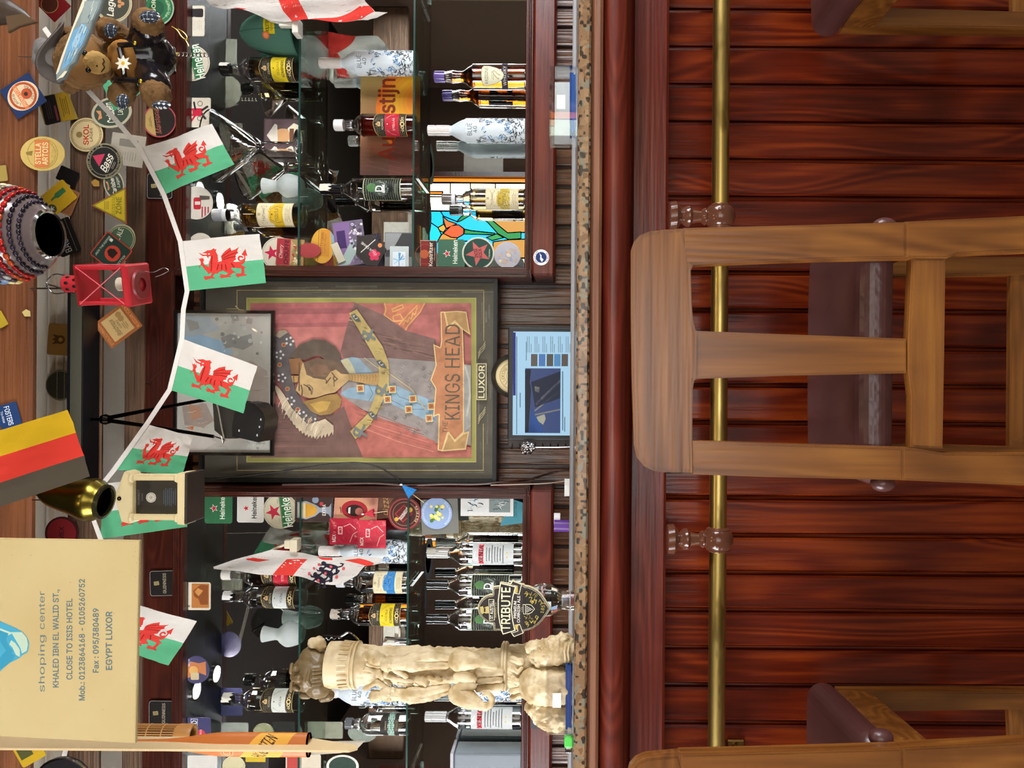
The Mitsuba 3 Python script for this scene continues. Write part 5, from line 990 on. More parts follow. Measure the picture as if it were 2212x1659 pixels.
for i in range(30): x, y = rr.uniform(760, 1560), 0; y = 230 + (x - 760) * .33 + rr.uniform(-10, 190); p.line(q(f'{x},{y} {x + rr.uniform(60, 200)},{y + rr.uniform(15, 60)}'), rr.uniform(1, 3) * U1, rr.choice(['5a3c3c', '7b5652', '805a52', '4f3535']))
p.poly(q('720,590 1150,590 1610,625 1610,1420 1300,1310 1090,1180 900,1080 690,950 720,760'), '87807e')
p.poly(q('690,945 760,990 920,1100 1110,1180 1360,1290 1610,1390 1938,1440 1938,1540 910,1540 830,1370 770,1150'), 'a9564d')
for i in range(22):
    t = rr.random(); xs, yy = 780 + 300 * t, 1020 + 480 * t; p.line(q(f'{xs},{yy} {xs + 300},{yy + 70 + 60 * rr.random()} {xs + 640},{yy + 190 + 60 * rr.random()}'), rr.uniform(1, 3.5) * U1, rr.choice(['8d443e', 'bd6a5e', 'c47a6a', '9a4c44'])) if xs + 640 < 1930 and yy + 250 < 1535 else None
p.poly(q('680,610 800,580 860,590 1010,740 780,742 740,680'), '7d99a8').poly(q('690,620 760,590 800,650 840,740 780,742'), 'b9b48e')
p.poly(q('690,930 760,880 960,845 1160,830 1400,930 1600,1010 1600,1200 1530,1195 1330,1100 1130,1010 960,1000 760,970'), '7fa0b4')
for s in ('960,850 1000,930 960,1000', '1170,840 1250,960 1500,1050', '1150,980 1350,1080 1500,1080'): p.line(q(s), 1.4 * U1, '4f6e80')
for i in range(26): x, y = rr.uniform(1120, 1580), rr.uniform(650, 900) if i % 2 else rr.uniform(1090, 1300); p.line(q(f'{x},{y} {x + 18},{y + 14} {x + 6},{y + 34} {x - 14},{y + 20}'), 1.1 * U1, rr.choice(['5f5a5c', 'a49c98', '6d686c']))
p.line(q('920,590 1040,680 1160,740 1370,890 1500,1080'), 2.4 * U1, 'b5a47c')
p.poly(q('60,430 100,335 180,330 250,430 262,500 215,640 222,760 262,900 335,1020 470,1130 465,1235 380,1225 235,1070 150,920 80,720'), '4a474d')
p.poly(q('70,380 100,330 160,320 190,345 110,400'), 'a08f7c')
for x, y in ((205, 430), (110, 560), (130, 780), (215, 1000), (330, 1140), (440, 1205)):
    for i in range(5): a_ = 1.257 * i; p.circ(*q(f'{x + 34 * math.cos(a_)},{y + 34 * math.sin(a_)}')[0], 2.6 * U1, 'c4c4c2')
for x, y in ((150, 465), (110, 655), (185, 885), (285, 1080), (400, 1185)): p.circ(*q(f'{x},{y}')[0], 5 * U1, 'a88a5c').circ(*q(f'{x},{y}')[0], 3.4 * U1, '9c3c28')
fe = [(75, 850), (110, 880), (160, 950), (230, 1070), (380, 1225), (480, 1195), (545, 1170), (625, 1235), (628, 1290)]
tips = []
for i in range(19):
    t = i / 18; x = 620 - 545 * t ** .9; y = 1330 + 80 * math.sin(t * 3.0) - 430 * t ** 2.2
    tips += [(x, y), (x - 12, y - 34)]
p.poly(q(' '.join(f'{x},{y}' for x, y in fe + tips)), 'c0ad90')
for i in range(34):
    t = rr.random(); x = 130 + 440 * t; y = 960 + 290 * t + rr.uniform(0, 90); p.line(q(f'{x},{y} {x - 30},{y + 40} {x - 40},{y + 80}'), rr.uniform(.8, 2) * U1, rr.choice(['d8c8ac', 'a08f74', '8f7f6a', 'e0d2b8'])) if y + 80 < 1380 - 380 * max(0, .45 - t) else None
p.poly(q('200,580 300,465 430,410 545,420 640,480 700,560 690,610 720,690 600,640 480,560 340,610'), '463830')
p.poly(q('200,600 310,590 345,640 320,745 225,745'), '84542c').poly(q('222,760 292,760 285,820 240,825'), 'ab8348')
p.poly(q('300,760 330,640 430,615 560,640 690,680 775,745 770,805 700,865 640,920 560,935 470,965 400,975 320,950 265,900 290,830'), 'b69662')
p.poly(q('340,640 430,600 560,600 690,640 775,745 700,742 650,700 600,720 550,790 430,775 370,750'), '57402f').poly(q('400,690 440,650 560,660 600,720 550,770 440,760'), '6d4c36')
p.poly(q('330,1005 430,985 560,945 660,930 705,985 690,1060 600,1125 500,1138 420,1105'), '8f6c2e').poly(q('400,1030 520,1000 600,1010 560,1090 480,1110'), 'b8923f')
p.poly(q('770,745 1000,738 1055,728 1078,790 1045,852 990,848 770,802'), 'a8834a')
for i in range(9): x = 800 + 28 * i; p.line(q(f'{x},{748} {x + 8},{775} {x + 2},{812}'), 1.2 * U1, '80602f')
for s, w in (('345,845 375,860 410,890 418,935', 2.2), ('375,850 400,850 428,880 425,925', 1.4), ('318,850 330,900 325,950', 2.4), ('430,775 530,790 560,800 555,830', 1.8), ('560,830 580,800 600,780', 2.4), ('640,770 665,790 640,810 625,790 635,760 610,730', 2.2), ('632,810 632,860', 1.6), ('300,640 300,900', 2.6), ('245,740 250,830', 1.6), ('380,690 400,740 430,740', 1.5), ('530,740 560,740', 2.0)): p.line(q(s), w * U1, '4a3420')
p.poly(q('380,862 402,866 412,895 396,905'), '3a2c20')
p.poly(q('775,165 850,125 985,320 1095,480 1155,640 1158,880 1090,1010 1035,1130 965,1240 835,1365 785,1290 960,1115 1020,960 1065,800 1055,650 960,480 830,260'), 'b09a5a')
for i in range(60): x, y = rr.choice([(790, 190), (900, 320), (1040, 520), (1100, 700), (1100, 880), (1040, 1060), (930, 1200), (850, 1300)]); x += rr.uniform(-30, 40); y += rr.uniform(-30, 50); p.line(q(f'{x},{y} {x + 34},{y + 6}'), 1 * U1, rr.choice(['8a7840', 'cdb878', '9a8850']))
for x, y in ((960, 370), (1090, 895), (880, 1290)):
    p.ring(*q(f'{x - 30},{y + 10}')[0], 8 * U1, 4.5 * U1, '566468').line(q(f'{x - 45},{y - 30} {x + 60},{y + 40}'), 5 * U1, '5d6c70').line(q(f'{x + 40},{y - 45} {x - 5},{y + 50}'), 5 * U1, '5d6c70')
for x, y in ((840, 200), (1085, 640), (1000, 1130)): p.poly(q(f'{x - 45},{y - 20} {x - 10},{y - 30} {x + 30},{y + 10} {x + 50},{y + 45} {x},{y + 40} {x - 30},{y + 10}'), '3d4a52').poly(q(f'{x - 30},{y - 12} {x - 6},{y - 18} {x + 22},{y + 12} {x},{y + 24}'), 'b3b4a8').circ(*q(f'{x},{y}')[0], 3 * U1, '2c3236')
for x, y in ((885, 880), (1145, 985), (1190, 890), (1385, 980), (1345, 1080), (1540, 1165), (1560, 1050)): p.poly(q(f'{x - 36},{y - 32} {x + 32},{y - 36} {x + 36},{y + 32} {x - 32},{y + 36}'), 'cdb67e').poly(q(f'{x - 26},{y - 22} {x + 22},{y - 26} {x + 26},{y + 22} {x - 22},{y + 26}'), 'a8622e').line(q(f'{x - 10},{y - 12} {x + 12},{y} {x - 10},{y + 12}'), 1.6 * U1, '6a3418')
p.poly(q('1600,640 1938,660 1938,1420 1600,1400'), '7d7672').poly(q('1870,650 1938,660 1938,1240 1870,1300'), '8d8e8a').line(q('1885,670 1920,800 1930,950 1900,1140'), 4 * U1, 'aaa79e')
rib = 'M'
main = '1580,458 1645,488 1655,430 1648,150 1690,148 1722,305 1782,240 1862,318 1872,640 1872,1300 1782,1382 1722,1302 1668,1478 1622,1470 1632,1132 1578,1152 1600,880 1552,800 1602,660'
p.poly(q('1690,150 1800,142 1895,150 1932,372 1872,330 1782,240 1722,305'), 'c9ad74').poly(q('1696,160 1800,152 1886,160 1920,350 1872,320 1784,228 1726,290'), 'a8804c').poly(q('1722,1302 1782,1382 1872,1300 1922,1290 1890,1462 1660,1480'), 'c9ad74').poly(q('1728,1320 1784,1394 1872,1318 1908,1306 1880,1450 1676,1468'), 'a8804c')
p.poly(q(main), 'd2b67c'); p.shp(Polygon(q(main)).buffer(-2.4 * U1), 'b07048')
p.text('KINGS', *q('1762,960')[0], 31.5 * U1, '4a3a2c', w=98 * U1).text('HEAD', *q('1762,478')[0], 31.5 * U1, '4a3a2c', w=93 * U1).text('THE', *q('1692,1250')[0], 11 * U1, '4a3a2c', w=25 * U1, shear=.2)
for yy in (1172, 800, 470, 672): p.line(q(f'1692,{yy} 1692,{yy - 34}'), 1.2 * U1, '4a3a2c').line(q(f'1832,{yy} 1832,{yy - 34}'), 1.2 * U1, '4a3a2c')
p.poly(rp(1030, 785, 1052, 864), 'b5ab7c').poly(rp(1032, 787, 1050, 862), '2c2d27').text('LUXOR', *q('1041,824.5', (0, 0, 1))[0], 12.5 * U1, 'cfc79c', w=70 * U1, bold=True)
for y in (755, 896):
    for d in (-5, 0, 5): p.line(q(f'1034,{y + 14 + d} 1038,{y + 4 + d} 1044,{y - 2 + d} 1049,{y - 12 + d}', (0, 0, 1)), 1.3 * U1, '9c9268')
for y in (662, 978): p.line(q(f'512,{y} 520,{y + (8 if y < 800 else -8)} 532,{y + (10 if y < 800 else -10)}', (0, 0, 1)), 3 * U1, 'a8985c')
p.build(k, o0, size=.012, mottle=.28, fade=.2)
# black metal round badge tin and its neighbours on the back counter
k = thing('round_tin', 'round black rimmed tin with a cream embossed lid behind the laptop', 'tin'); D = 2.375; c = P(1108, 812, D); r = 47 * D / F
put('rim', lathe([(r * .80, -.03), (r, -.03), (r * 1.02, -.004), (r, .004), (r * .86, .006), (r * .80, 0)], 44, c, '-y'), 'gloss', k, col='26231f', smooth=40)
put('lid', lathe([(r * .8, -.02), (r * .8, -.003), (r * .5, .0), (.0004, .0005)], 44, c, '-y'), 'satin', k, col='cbb98c')
put('foot', bx(c[0] - .03, c[0] + .03, D - .03, D + .04, 1.06, c[2] - r * .8), 'gloss', k, col='1c1a18')
p = Pr().ring(0, 0, r * .62, r * .59, 'a8966a').ring(0, 0, r * .3, r * .28, 'a8966a').text('LUXOR', 0, 0, r * .16, '9a8858', arc=r * .46, w=r * .8).circ(0, 0, r * .2, 'b5a474'); p.build(k, c - [0, .0012, 0])
# small framed print above the sign
k = thing('framed_print', 'thin black framed pale print hanging over the top of the painted sign', 'picture'); DQ = 2.398
a, b = P(374, 983, DQ), P(592, 671, DQ); x0, x1, z0, z1 = a[0], b[0], b[2], a[2]; fw = .0095
for g in (sbox(x0, z0, x1, z0 + fw), sbox(x0, z1 - fw, x1, z1), sbox(x0, z0 + fw, x0 + fw, z1 - fw), sbox(x1 - fw, z0 + fw, x1, z1 - fw)):
    m = bevel(g, .018, .003); m.apply_translation((0, DQ - .004, 0)); put('frame_bar', m, 'gloss', k, col='14110f')
put('backing', bx(x0 + .004, x1 - .004, DQ + .006, DQ + .013, z0 + .004, z1 - .004), 'satin', k, col='bfbcb2')
o1 = np.array([(x0 + x1) / 2, DQ + .0052, (z0 + z1) / 2]); C3 = (380, 640, 3.456)
def q3(s): return [(x - o1[0], z - o1[2]) for x, z in xz(s, DQ, C3)]
p = Pr().poly(q3('0,130 695,130 695,1155 0,1155'), 'c2c0b6').poly(q3('30,240 330,330 420,420 380,440 60,330'), 'a4c2d6').poly(q3('0,130 240,150 330,250 120,300 0,280'), 'b5bfc2')
for s, c in (('330,310 400,280 480,300 560,280 570,360 500,400 420,380 360,390', '9c9c96'), ('70,170 160,190 170,240 100,260', 'a6a69e'), ('400,140 460,140 470,180 420,190', 'a2a29a'), ('520,150 570,170 560,210 520,200', 'a4a49c'), ('330,560 560,480 680,560 690,800 560,860 400,800', 'b9aca0'), ('40,820 220,800 280,930 200,980 60,960', 'a8998e'), ('90,800 180,830 190,900 110,930', 'b98f74'), ('560,980 690,900 690,1150 520,1150', 'd0cec6'), ('70,980 130,970 120,1000', 'd06a3a'), ('0,1040 140,1010 300,1090 200,1150 0,1150', 'd4d0c6')): p.poly(q3(s), c)
rr = random.Random(21)
for i in range(22): x, y = rr.uniform(300, 660), rr.uniform(150, 430); p.circ(*q3(f'{x},{y}')[0], rr.uniform(1.5, 5) * U1, rr.choice(['c9c9c2', '90908a', 'b2b2aa', 'd6d4ca']))
for i in range(26): x, y = rr.uniform(500, 680), rr.uniform(960, 1140); p.line(q3(f'{x},{y} {x + rr.uniform(-20, 20)},{y + rr.uniform(-20, 20)} {x + rr.uniform(-30, 30)},{y + rr.uniform(-30, 30)}'), rr.uniform(.6, 1.6) * U1, rr.choice(['e6e4de', 'a09e98', 'b8b4aa']))
for i in range(30): x, y = rr.uniform(20, 660), rr.uniform(440, 1130); l = rr.uniform(20, 80); p.line(q3(f'{x},{y} {x + l * .5},{y + rr.uniform(-8, 8)} {x + l},{y + rr.uniform(-14, 14)}'), rr.uniform(.5, 1.5) * U1, rr.choice(['b4b0a6', 'cfccc2', 'a9a296', 'd6d3ca']))
p.build(k, o1, size=.012, mottle=.12); g = bx(x0 + fw, x1 - fw, DQ + .001, DQ + .0015, z0 + fw, z1 - fw); put('glazing', g, 'glass', k, smooth=False)
n0 = P(318, 829, 2.44)
put('wire', tube([P(392, 756, 2.45), n0, P(392, 906, 2.45)], .0006, 5), 'metal', k, col='6a5a4c'); put('nail', lathe([(.0004, -.012), (.003, -.012), (.003, -.010), (.0012, -.010), (.0012, .01)], 10, n0, '-y'), 'metal', k, col='4a443c')
# black leather case on two rods
k = thing('leather_case', 'black studded leather case hanging on two dark rods in front of the framed print', 'case'); D = 2.24
kn = P(228, 906, D)
put('knob', lathe([(.0004, -.012), (.012, -.012), (.016, .0), (.012, .012), (.0004, .014)], 20, kn + [0, 0, .0], 'z'), 'metal', k, col='17130f')
put('hanger', tube([kn + [0, 0, .0], P(150, 906, 2.29)], .004, 8), 'metal', k, col='17130f')
for s in ([(232, 903), (330, 884), (452, 862)], [(232, 908), (330, 922), (462, 943)]): put('rod', tube([P(x, y, D) for x, y in s], [.0062, .0055, .005], 10), 'metal', k, col='1b1511')
def case(pts, d0, d1, nm, col):
    m = bevel(Polygon(xz(pts, D)), d1 - d0, .004, 2); m.apply_translation((0, D + d0, 0)); put(nm, m, 'satin', k, col=col)
case([(456, 868), (470, 862), (512, 868), (520, 880), (520, 940), (508, 948), (482, 948), (460, 930)], .006, .10, 'body', '2e2a24')
case([(512, 876), (530, 868), (552, 872), (570, 890), (575, 905), (572, 928), (560, 955), (504, 942), (504, 920)], -.012, .10, 'flap', '0d0c0b')
for x, y in ((563, 906), (560, 922), (555, 940), (516, 930)): put('stud', ell(P(x, y, D - .014), (.0042, .003, .0042), 2), 'chrome', k, smooth=True)
put('strap', tube(spline([P(452, 862, D), P(468, 872, D - .01), P(480, 930, D - .012), P(486, 952, D)]), .0022, 6), 'satin', k, col='8a8478')
put('buckle', tube([P(465, 943, D - .004), P(485, 950, D - .012), P(482, 958, D - .012), P(478, 942, D - .01)], .002, 6), 'chrome', k)
# black shelf box under the second beam
k = thing('wall_box', 'long black box with an olive front under the second beam', 'box'); D = 2.215
a, b = P(175, 1046, D), P(152, 626, D); 
put('body', bx(a[0], b[0], D + .004, 2.299, a[2], b[2] + .012, .002), 'satin', k, col='0c0d12'); put('front', bx(a[0], b[0], D, D + .0038, a[2] + .002, b[2], .001), 'satin', k, col='4a483c')

# ---------------------------------------------------------------- flags
DRAGON = [(580,575),(690,515),(760,512),(835,470),(852,500),(885,485),(868,540),(895,590),(920,640),(900,655),(930,690),(905,700),(935,740),(910,745),(920,770),(1000,755),(1000,720),(985,650),(1010,610),(1070,540),(1190,455),(1200,500),(1215,530),(1300,490),(1375,445),(1335,500),(1330,540),(1355,570),(1310,600),(1285,650),(1300,715),(1250,745),(1250,768),(1390,768),(1440,745),(1470,690),(1475,635),(1422,605),(1502,485),(1542,637),(1500,622),(1494,700),(1482,780),(1445,812),(1400,826),(1440,850),(1515,890),(1478,895),(1475,960),(1470,1030),(1530,1055),(1490,1070),(1380,1085),(1330,1108),(1312,1080),(1282,1070),(1320,1052),(1285,1028),(1330,1020),(1400,1030),(1420,960),(1410,905),(1300,900),(1200,893),(1205,940),(1290,1000),(1250,1003),(1160,1060),(1192,1092),(1130,1105),(1060,1110),(985,1132),(985,1100),(942,1105),(990,1070),(950,1042),(1010,1045),(1090,1058),(1140,1010),(1080,990),(1030,955),(950,985),(905,1038),(890,1008),(830,1060),(820,1100),(878,1137),(790,1130),(640,1168),(650,1130),(612,1120),(650,1100),(622,1078),(700,1090),(780,1080),(800,1000),(720,1032),(690,980),(640,930),(590,860),(550,830),(540,888),(512,888),(545,840),(560,800),(545,755),(520,720),(492,688),(540,710),(555,673),(580,700),(600,680),(622,740),(602,770),(640,840),(730,888),(730,800),(750,700),(768,650),(720,640),(710,690),(688,655),(668,632),(590,622),(690,602),(668,580)]
TONGUE = [(495,568),(600,610),(690,612),(690,630),(585,640)]
_m = np.linalg.inv(np.array([[1715, 145], [-160, 1090.]]))
def st(pts): return [tuple(_m @ (np.array(q) - [95, 310])) for q in pts]
_t = np.linspace(.2, 2 * math.pi - .5, 20)
_loop = Polygon(st([(1400 + 62 * math.cos(a), 695 + 60 * math.sin(a)) for a in _t] + [(1404 + 34 * math.cos(a), 697 + 32 * math.sin(a)) for a in _t[::-1]])).buffer(0)
DRG = [Polygon(st(DRAGON)).buffer(0), Polygon(st(TONGUE)), _loop]
EYE_ = Polygon(st([(700, 590), (750, 580), (745, 600), (715, 610)]))
FOLD = [st(q) for q in ([(1010, 650), (1090, 600), (1200, 520)], [(1020, 690), (1130, 640), (1320, 560)], [(1040, 720), (1150, 680), (1300, 650)], [(930, 830), (900, 940)], [(1000, 830), (1000, 930)], [(1080, 830), (1100, 940)], [(790, 640), (780, 960)], [(1210, 800), (1260, 880)])]
class Cloth:
    """A flag between four points (hoist top, fly top, fly bottom, hoist bottom) with waves in depth; (s, t) runs from hoist to fly and from top to bottom."""
    def __init__(s, cs, D, amp, seed, sag=0.0):
        s.c = [P(x, y, d) for (x, y), d in zip(cs, np.broadcast_to(D, (4,)))]; s.a, s.k, s.g = amp, seed, sag
    def at(s, u, v, off=0.0):
        u, v = np.asarray(u)[:, None], np.asarray(v)[:, None]; A, B, C, E = s.c
        p = (A * (1 - u) + B * u) * (1 - v) + (E * (1 - u) + C * u) * v
        ph = s.k * 1.7; w = np.sin(u * 5 + v * 2.6 + ph) * .6 + np.sin(v * 6 - u * 3 + 2 * ph) * .3 + (meshkit.fbm(np.column_stack([u[:, 0] * 5, v[:, 0] * 5, np.full(len(u), s.k)]), 3)[:, None] - .5) * 1.3
        p = p.copy(); p[:, 1:2] -= s.a * w * np.minimum(1, u * 5) + off
        p += (s.c[3] - s.c[0]) * s.g * np.sin(np.pi * v) * 0 + s.g * (B - A) * np.sin(np.pi * v) * u * .3
        return p
    def sheet(s, parts, n=28):
        """parts: (t0, t1, colour) bands. Front and back, a millimetre apart."""
        V, Fc, Cc, k = [], [], [], 0
        for t0, t1, col in parts:
            m = max(2, int(n * (t1 - t0))); uu, vv = np.meshgrid(np.linspace(0, 1, n), np.linspace(t0, t1, m + 1))
            f = []
            for j in range(m):
                for i in range(n - 1): q = j * n + i; f += [[q, q + n + 1, q + 1], [q, q + n, q + n + 1]]
            V.append(s.at(uu.ravel(), vv.ravel())); Fc.append(np.array(f) + k); k += len(V[-1]); Cc.append(np.tile(lin(col), (len(V[-1]), 1)))
        return np.vstack(V), np.vstack(Fc), np.vstack(Cc)
    def put(s, key, parts, name='cloth', n=28):
        v, f, c = s.sheet(parts, n); k = num(key + '__' + name); scene[k] = ply(trimesh.Trimesh(v, f, process=False), 'cloth', smooth=True, color=c); return k
    def decal(s, key, items, name='print'):
        """items: (polygon in (s, t), colour), on both faces."""
        V, Fc, Cc, k = [], [], [], 0
        for i, (g, col) in enumerate(items):
            for q in geoms(g):
                v, f = trimesh.creation.triangulate_polygon(q, engine='earcut'); v, f = sub_size(v, f, .06)
                for sg in (1, -1):
                    w = s.at(v[:, 0], v[:, 1], sg * (.0005 + 8e-5 * i)); V.append(w); Fc.append(f + k); k += len(w); Cc.append(np.tile(lin(col), (len(w), 1)))
        kk = num(key + '__' + name); scene[kk] = ply((np.vstack(V), np.vstack(Fc)), 'cloth', smooth=False, color=np.vstack(Cc)); return kk
bun = thing('bunting', 'string of white and green dragon flags hanging across the bar', 'bunting')
FL = [((185, 100), (318, 70), (368, 160), (246, 240), 2.06), ((302, 320), (459, 268), (505, 354), (354, 421), 2.0), ((390, 521), (560, 505), (574, 611), (404, 629), 2.0), ((393, 731), (555, 791), (527, 893), (366, 842), 2.0), ((317, 916), (418, 944), (394, 1026), (246, 1015), 2.0), ((222, 1045), (395, 1026), (402, 1139), (217, 1164), 2.03), ((252, 1293), (425, 1342), (366, 1436), (193, 1387), 2.03)]
for i, (A, Bq, Cq, E, D) in enumerate(FL):
    c = Cloth((A, Bq, Cq, E), D, .006, i + 1)
    f = c.put(bun, [(0, .515, 'cfcac2'), (.515, 1, '58a87c')], 'flag'); tag(f, 'white and green flag with a red dragon')
    it = [(g, 'cf3c34') for g in DRG] + [(EYE_, 'e6ddd6')] + [(LineString(q).buffer(.006), '8e1f1c') for q in FOLD]
    c.decal(f, it, 'dragon')
path = [(150, 120), (192, 198), (302, 320), (354, 421), (372, 470), (390, 521), (404, 629), (396, 668), (393, 731), (366, 842), (317, 916), (246, 1015), (222, 1045), (197, 1123), (217, 1164), (230, 1230), (252, 1293), (193, 1387), (170, 1500), (150, 1700)]
path = [(150, 120), (192, 198), (246, 255), (302, 320), (354, 421), (389, 521), (404, 629), (396, 668), (393, 731), (366, 842), (317, 916), (246, 1015), (222, 1045), (197, 1110), (217, 1164), (235, 1230), (252, 1293), (220, 1390), (170, 1500), (120, 1700)]
pts = np.array([P(x, y, 1.998) for x, y in path]); pts[0] = P(95, 60, 2.004); pts[-1, 1] = 2.004
w = .0062; dv = np.gradient(pts, axis=0); dv /= np.linalg.norm(dv, axis=1, keepdims=True); nn = np.column_stack([-dv[:, 2], 0 * dv[:, 0], dv[:, 0]])
V = np.vstack([pts + nn * w, pts - nn * w, pts + nn * w + [0, .001, 0], pts - nn * w + [0, .001, 0]]); n = len(pts); f = []
for i in range(n - 1):
    for a, b in ((0, n), (n, 3 * n), (3 * n, 2 * n), (2 * n, 0)): f += [[a + i, a + i + 1, b + i + 1], [a + i, b + i + 1, b + i]]
put('tape', trimesh.Trimesh(V, f, process=False), 'cloth', bun, smooth=False, col='d9d4cc', label='white tape')
gf = thing('striped_flag', 'yellow red and black striped flag hanging at the top above the gold bell', 'flag')
Cloth(((-160, 975), (150, 885), (194, 1029), (-160, 1150)), (1.78, 1.74, 1.74, 1.78), .006, 9).put(gf, [(0, .345, 'c9a21e'), (.345, .69, 'cf3a2e'), (.69, 1, '4e463a')])
# two flags with a red cross on window clips
def lion(x, y, s, fl=1):
    g = [affinity.scale(Point(x, y).buffer(1), .30 * s, .11 * s), Point(x - .30 * s, y - .06 * s).buffer(.11 * s), LineString([(x - .2 * s, y + .05 * s), (x - .30 * s, y + .2 * s), (x - .38 * s, y + .22 * s)]).buffer(.035 * s), LineString([(x - .28 * s, y), (x - .44 * s, y + .06 * s), (x - .5 * s, y + .02 * s)]).buffer(.03 * s), LineString([(x + .1 * s, y + .06 * s), (x + .06 * s, y + .22 * s), (x, y + .24 * s)]).buffer(.035 * s), LineString([(x + .24 * s, y + .04 * s), (x + .32 * s, y + .22 * s), (x + .25 * s, y + .25 * s)]).buffer(.04 * s), LineString([(x + .28 * s, y - .02 * s), (x + .42 * s, y - .1 * s), (x + .46 * s, y - .2 * s), (x + .36 * s, y - .22 * s)]).buffer(.025 * s)]
    return unary_union(g)
def drape(key, outline, reds, D, seed, lions=None):
    o = np.mean(outline, axis=0)
    def w(v, off=0.0):
        x, y = v[:, 0], v[:, 1]; q = np.array([P(a, b, D) for a, b in zip(x, y)])
        q[:, 1] -= .012 * np.sin(x * .045 + seed) + .008 * np.sin(y * .12 + x * .02) + .006 * (meshkit.fbm(np.column_stack([x * .03, y * .05, x * 0 + seed]), 3) - .5) + off
        return q
    def emit(name, items, both):
        V, Fc, Cc, k = [], [], [], 0
        for i, (g, col) in enumerate(items):
            for q in geoms(g):
                v, f = trimesh.creation.triangulate_polygon(q, engine='earcut'); v, f = sub_size(v, f, 9.0)
                for sg in ((1, -1) if both else (0,)):
                    a = w(v, sg * (.0005 + 8e-5 * i)); V.append(a); Fc.append(f + k); k += len(a); Cc.append(np.tile(lin(col), (len(a), 1)))
        kk = num(key + '__' + name); scene[kk] = ply((np.vstack(V), np.vstack(Fc)), 'cloth', smooth=False, color=np.vstack(Cc))
    G = Polygon(outline).buffer(0); emit('cloth', [(G, 'c6c1ba')], False)
    it = [(Polygon(r).buffer(0).intersection(G), 'cc3a32') for r in reds]
    if lions: it += lions
    emit('print', [(g, c) for g, c in it if not g.is_empty], True)
fk = thing('cross_flag', 'white flag with red cross and three dark lions in the left cabinet', 'flag')
CE = (640, 1170, 10.055)
ls = [(affinity.rotate(lion(x, y, 50), 16), '26222e') for x, y in ((716, 1222), (708, 1236), (694, 1249))]
ro = [(Point(x, y).buffer(3.2), 'c8525a') for x, y in px2('515,490 770,530 1020,590 380,590 650,680 905,745 255,715 510,820', CE)]
drape(fk, [(460, 1225), (500, 1212), (588, 1186), (640, 1196), (690, 1200), (760, 1202), (800, 1205), (828, 1206), (820, 1218), (806, 1222), (784, 1226), (770, 1244), (736, 1262), (700, 1258), (660, 1251), (600, 1243), (540, 1236), (480, 1232), (462, 1229)],
      [[(590, 1241), (618, 1209), (664, 1208), (640, 1232), (627, 1248)], [(528, 1209), (545, 1205), (585, 1208), (560, 1212), (530, 1211)], [(687, 1201), (722, 1202), (722, 1207), (700, 1206)], [(744, 1210), (775, 1209), (806, 1219), (795, 1227), (765, 1219)]], 2.36, 1.0, ls + ro)
put('stick', tube([P(588, 1188, 2.372), P(640, 1166, 2.372)], .0042, 10), 'satin', fk, col='c9c0a4', label='cream plastic stick')
put('clip', cat_([rbox(*sorted([P(0, 1184, 2.385)[0], P(0, 1158, 2.385)[0]]), 2.36, 2.40, P(652, 0, 2.38)[2] - .004, P(638, 0, 2.38)[2], .003)]), 'satin', fk, col='cfc6aa', label='cream plastic clip')
put('clip_arm', rbox(*sorted([P(0, 1178, 2.385)[0], P(0, 1160, 2.385)[0]]), 2.362, 2.378, P(640, 0, 2.38)[2], P(626, 0, 2.38)[2], .003), 'satin', fk, col='cfc6aa')
fr = thing('cross_flag', 'white flag with a red cross hanging at the top right edge over the green cap', 'flag')
drape(fr, [(440, -8), (449, 6), (500, 20), (582, 40), (629, 43), (669, 46), (720, 47), (771, 46), (797, 48), (817, 43), (839, 30), (814, 32), (803, 18), (791, 6), (780, -14), (740, -60), (560, -70)], [[(590, -20), (636, -20), (669, 46), (629, 43), (611, 23)], [(669, 46), (727, 32), (775, 12), (800, 14), (812, 32), (785, 45), (727, 47)], [(507, 20), (538, 26), (525, 28)], [(600, -70), (690, -70), (640, -18), (590, -20)]], 2.34, 3.0)
put('stick', tube([P(560, 30, 2.355), P(585, 44, 2.365), P(632, 58, 2.37)], .0045, 10), 'satin', fr, col='d6d2c4', label='white plastic stick')
put('clip', rbox(*sorted([P(0, 40, 2.38)[0], P(0, 74, 2.38)[0]]), 2.355, 2.40, P(648, 0, 2.37)[2], P(634, 0, 2.37)[2], .003), 'satin', fr, col='d6d2c4', label='white plastic clip')
put('clip_arm', rbox(*sorted([P(0, 40, 2.38)[0], P(0, 58, 2.38)[0]]), 2.362, 2.38, P(636, 0, 2.37)[2], P(604, 0, 2.37)[2], .003), 'satin', fr, col='d6d2c4')

# ---------------------------------------------------------------- things hanging above the counter
sg = thing('hanging_sign', 'large cream board of a shopping center hanging at the upper left', 'sign'); D = 1.3
A, Bq, Cq, E = P(-260, 1159, D), P(301, 1168, D), P(292, 1606, D), P(-260, 1578, D)
g = Polygon([(q[0], q[2]) for q in (A, Bq, Cq, E)]); m = bevel(g, .008, .0015); m.apply_translation((0, D, 0)); put('board', m, 'card', sg)
o = np.array([(Bq[0] + Cq[0]) / 2, D - .0002, (Bq[2] + A[2]) / 2]); u = D / F; CS = (0, 1160, 6.9125)
def lc(x, y): w = P(x, y, D); return w[0] - o[0], w[2] - o[2]
def qs(s): return [(x - o[0], z - o[2]) for x, z in xz(s, D, CS)]
p = Pr()
def sl(t, px, ya, yb, h, **k):
    (x0, z0), (x1, z1) = lc(px, ya), lc(px, yb); p.text(t, (x0 + x1) / 2, (z0 + z1) / 2, h * u, '5b6a6c', w=math.hypot(x1 - x0, z1 - z0), rot=math.degrees(math.atan2(z1 - z0, x1 - x0)), **k)
sl('shoping', 90, 1494, 1372, 13); sl('center', 90, 1359, 1277, 13)
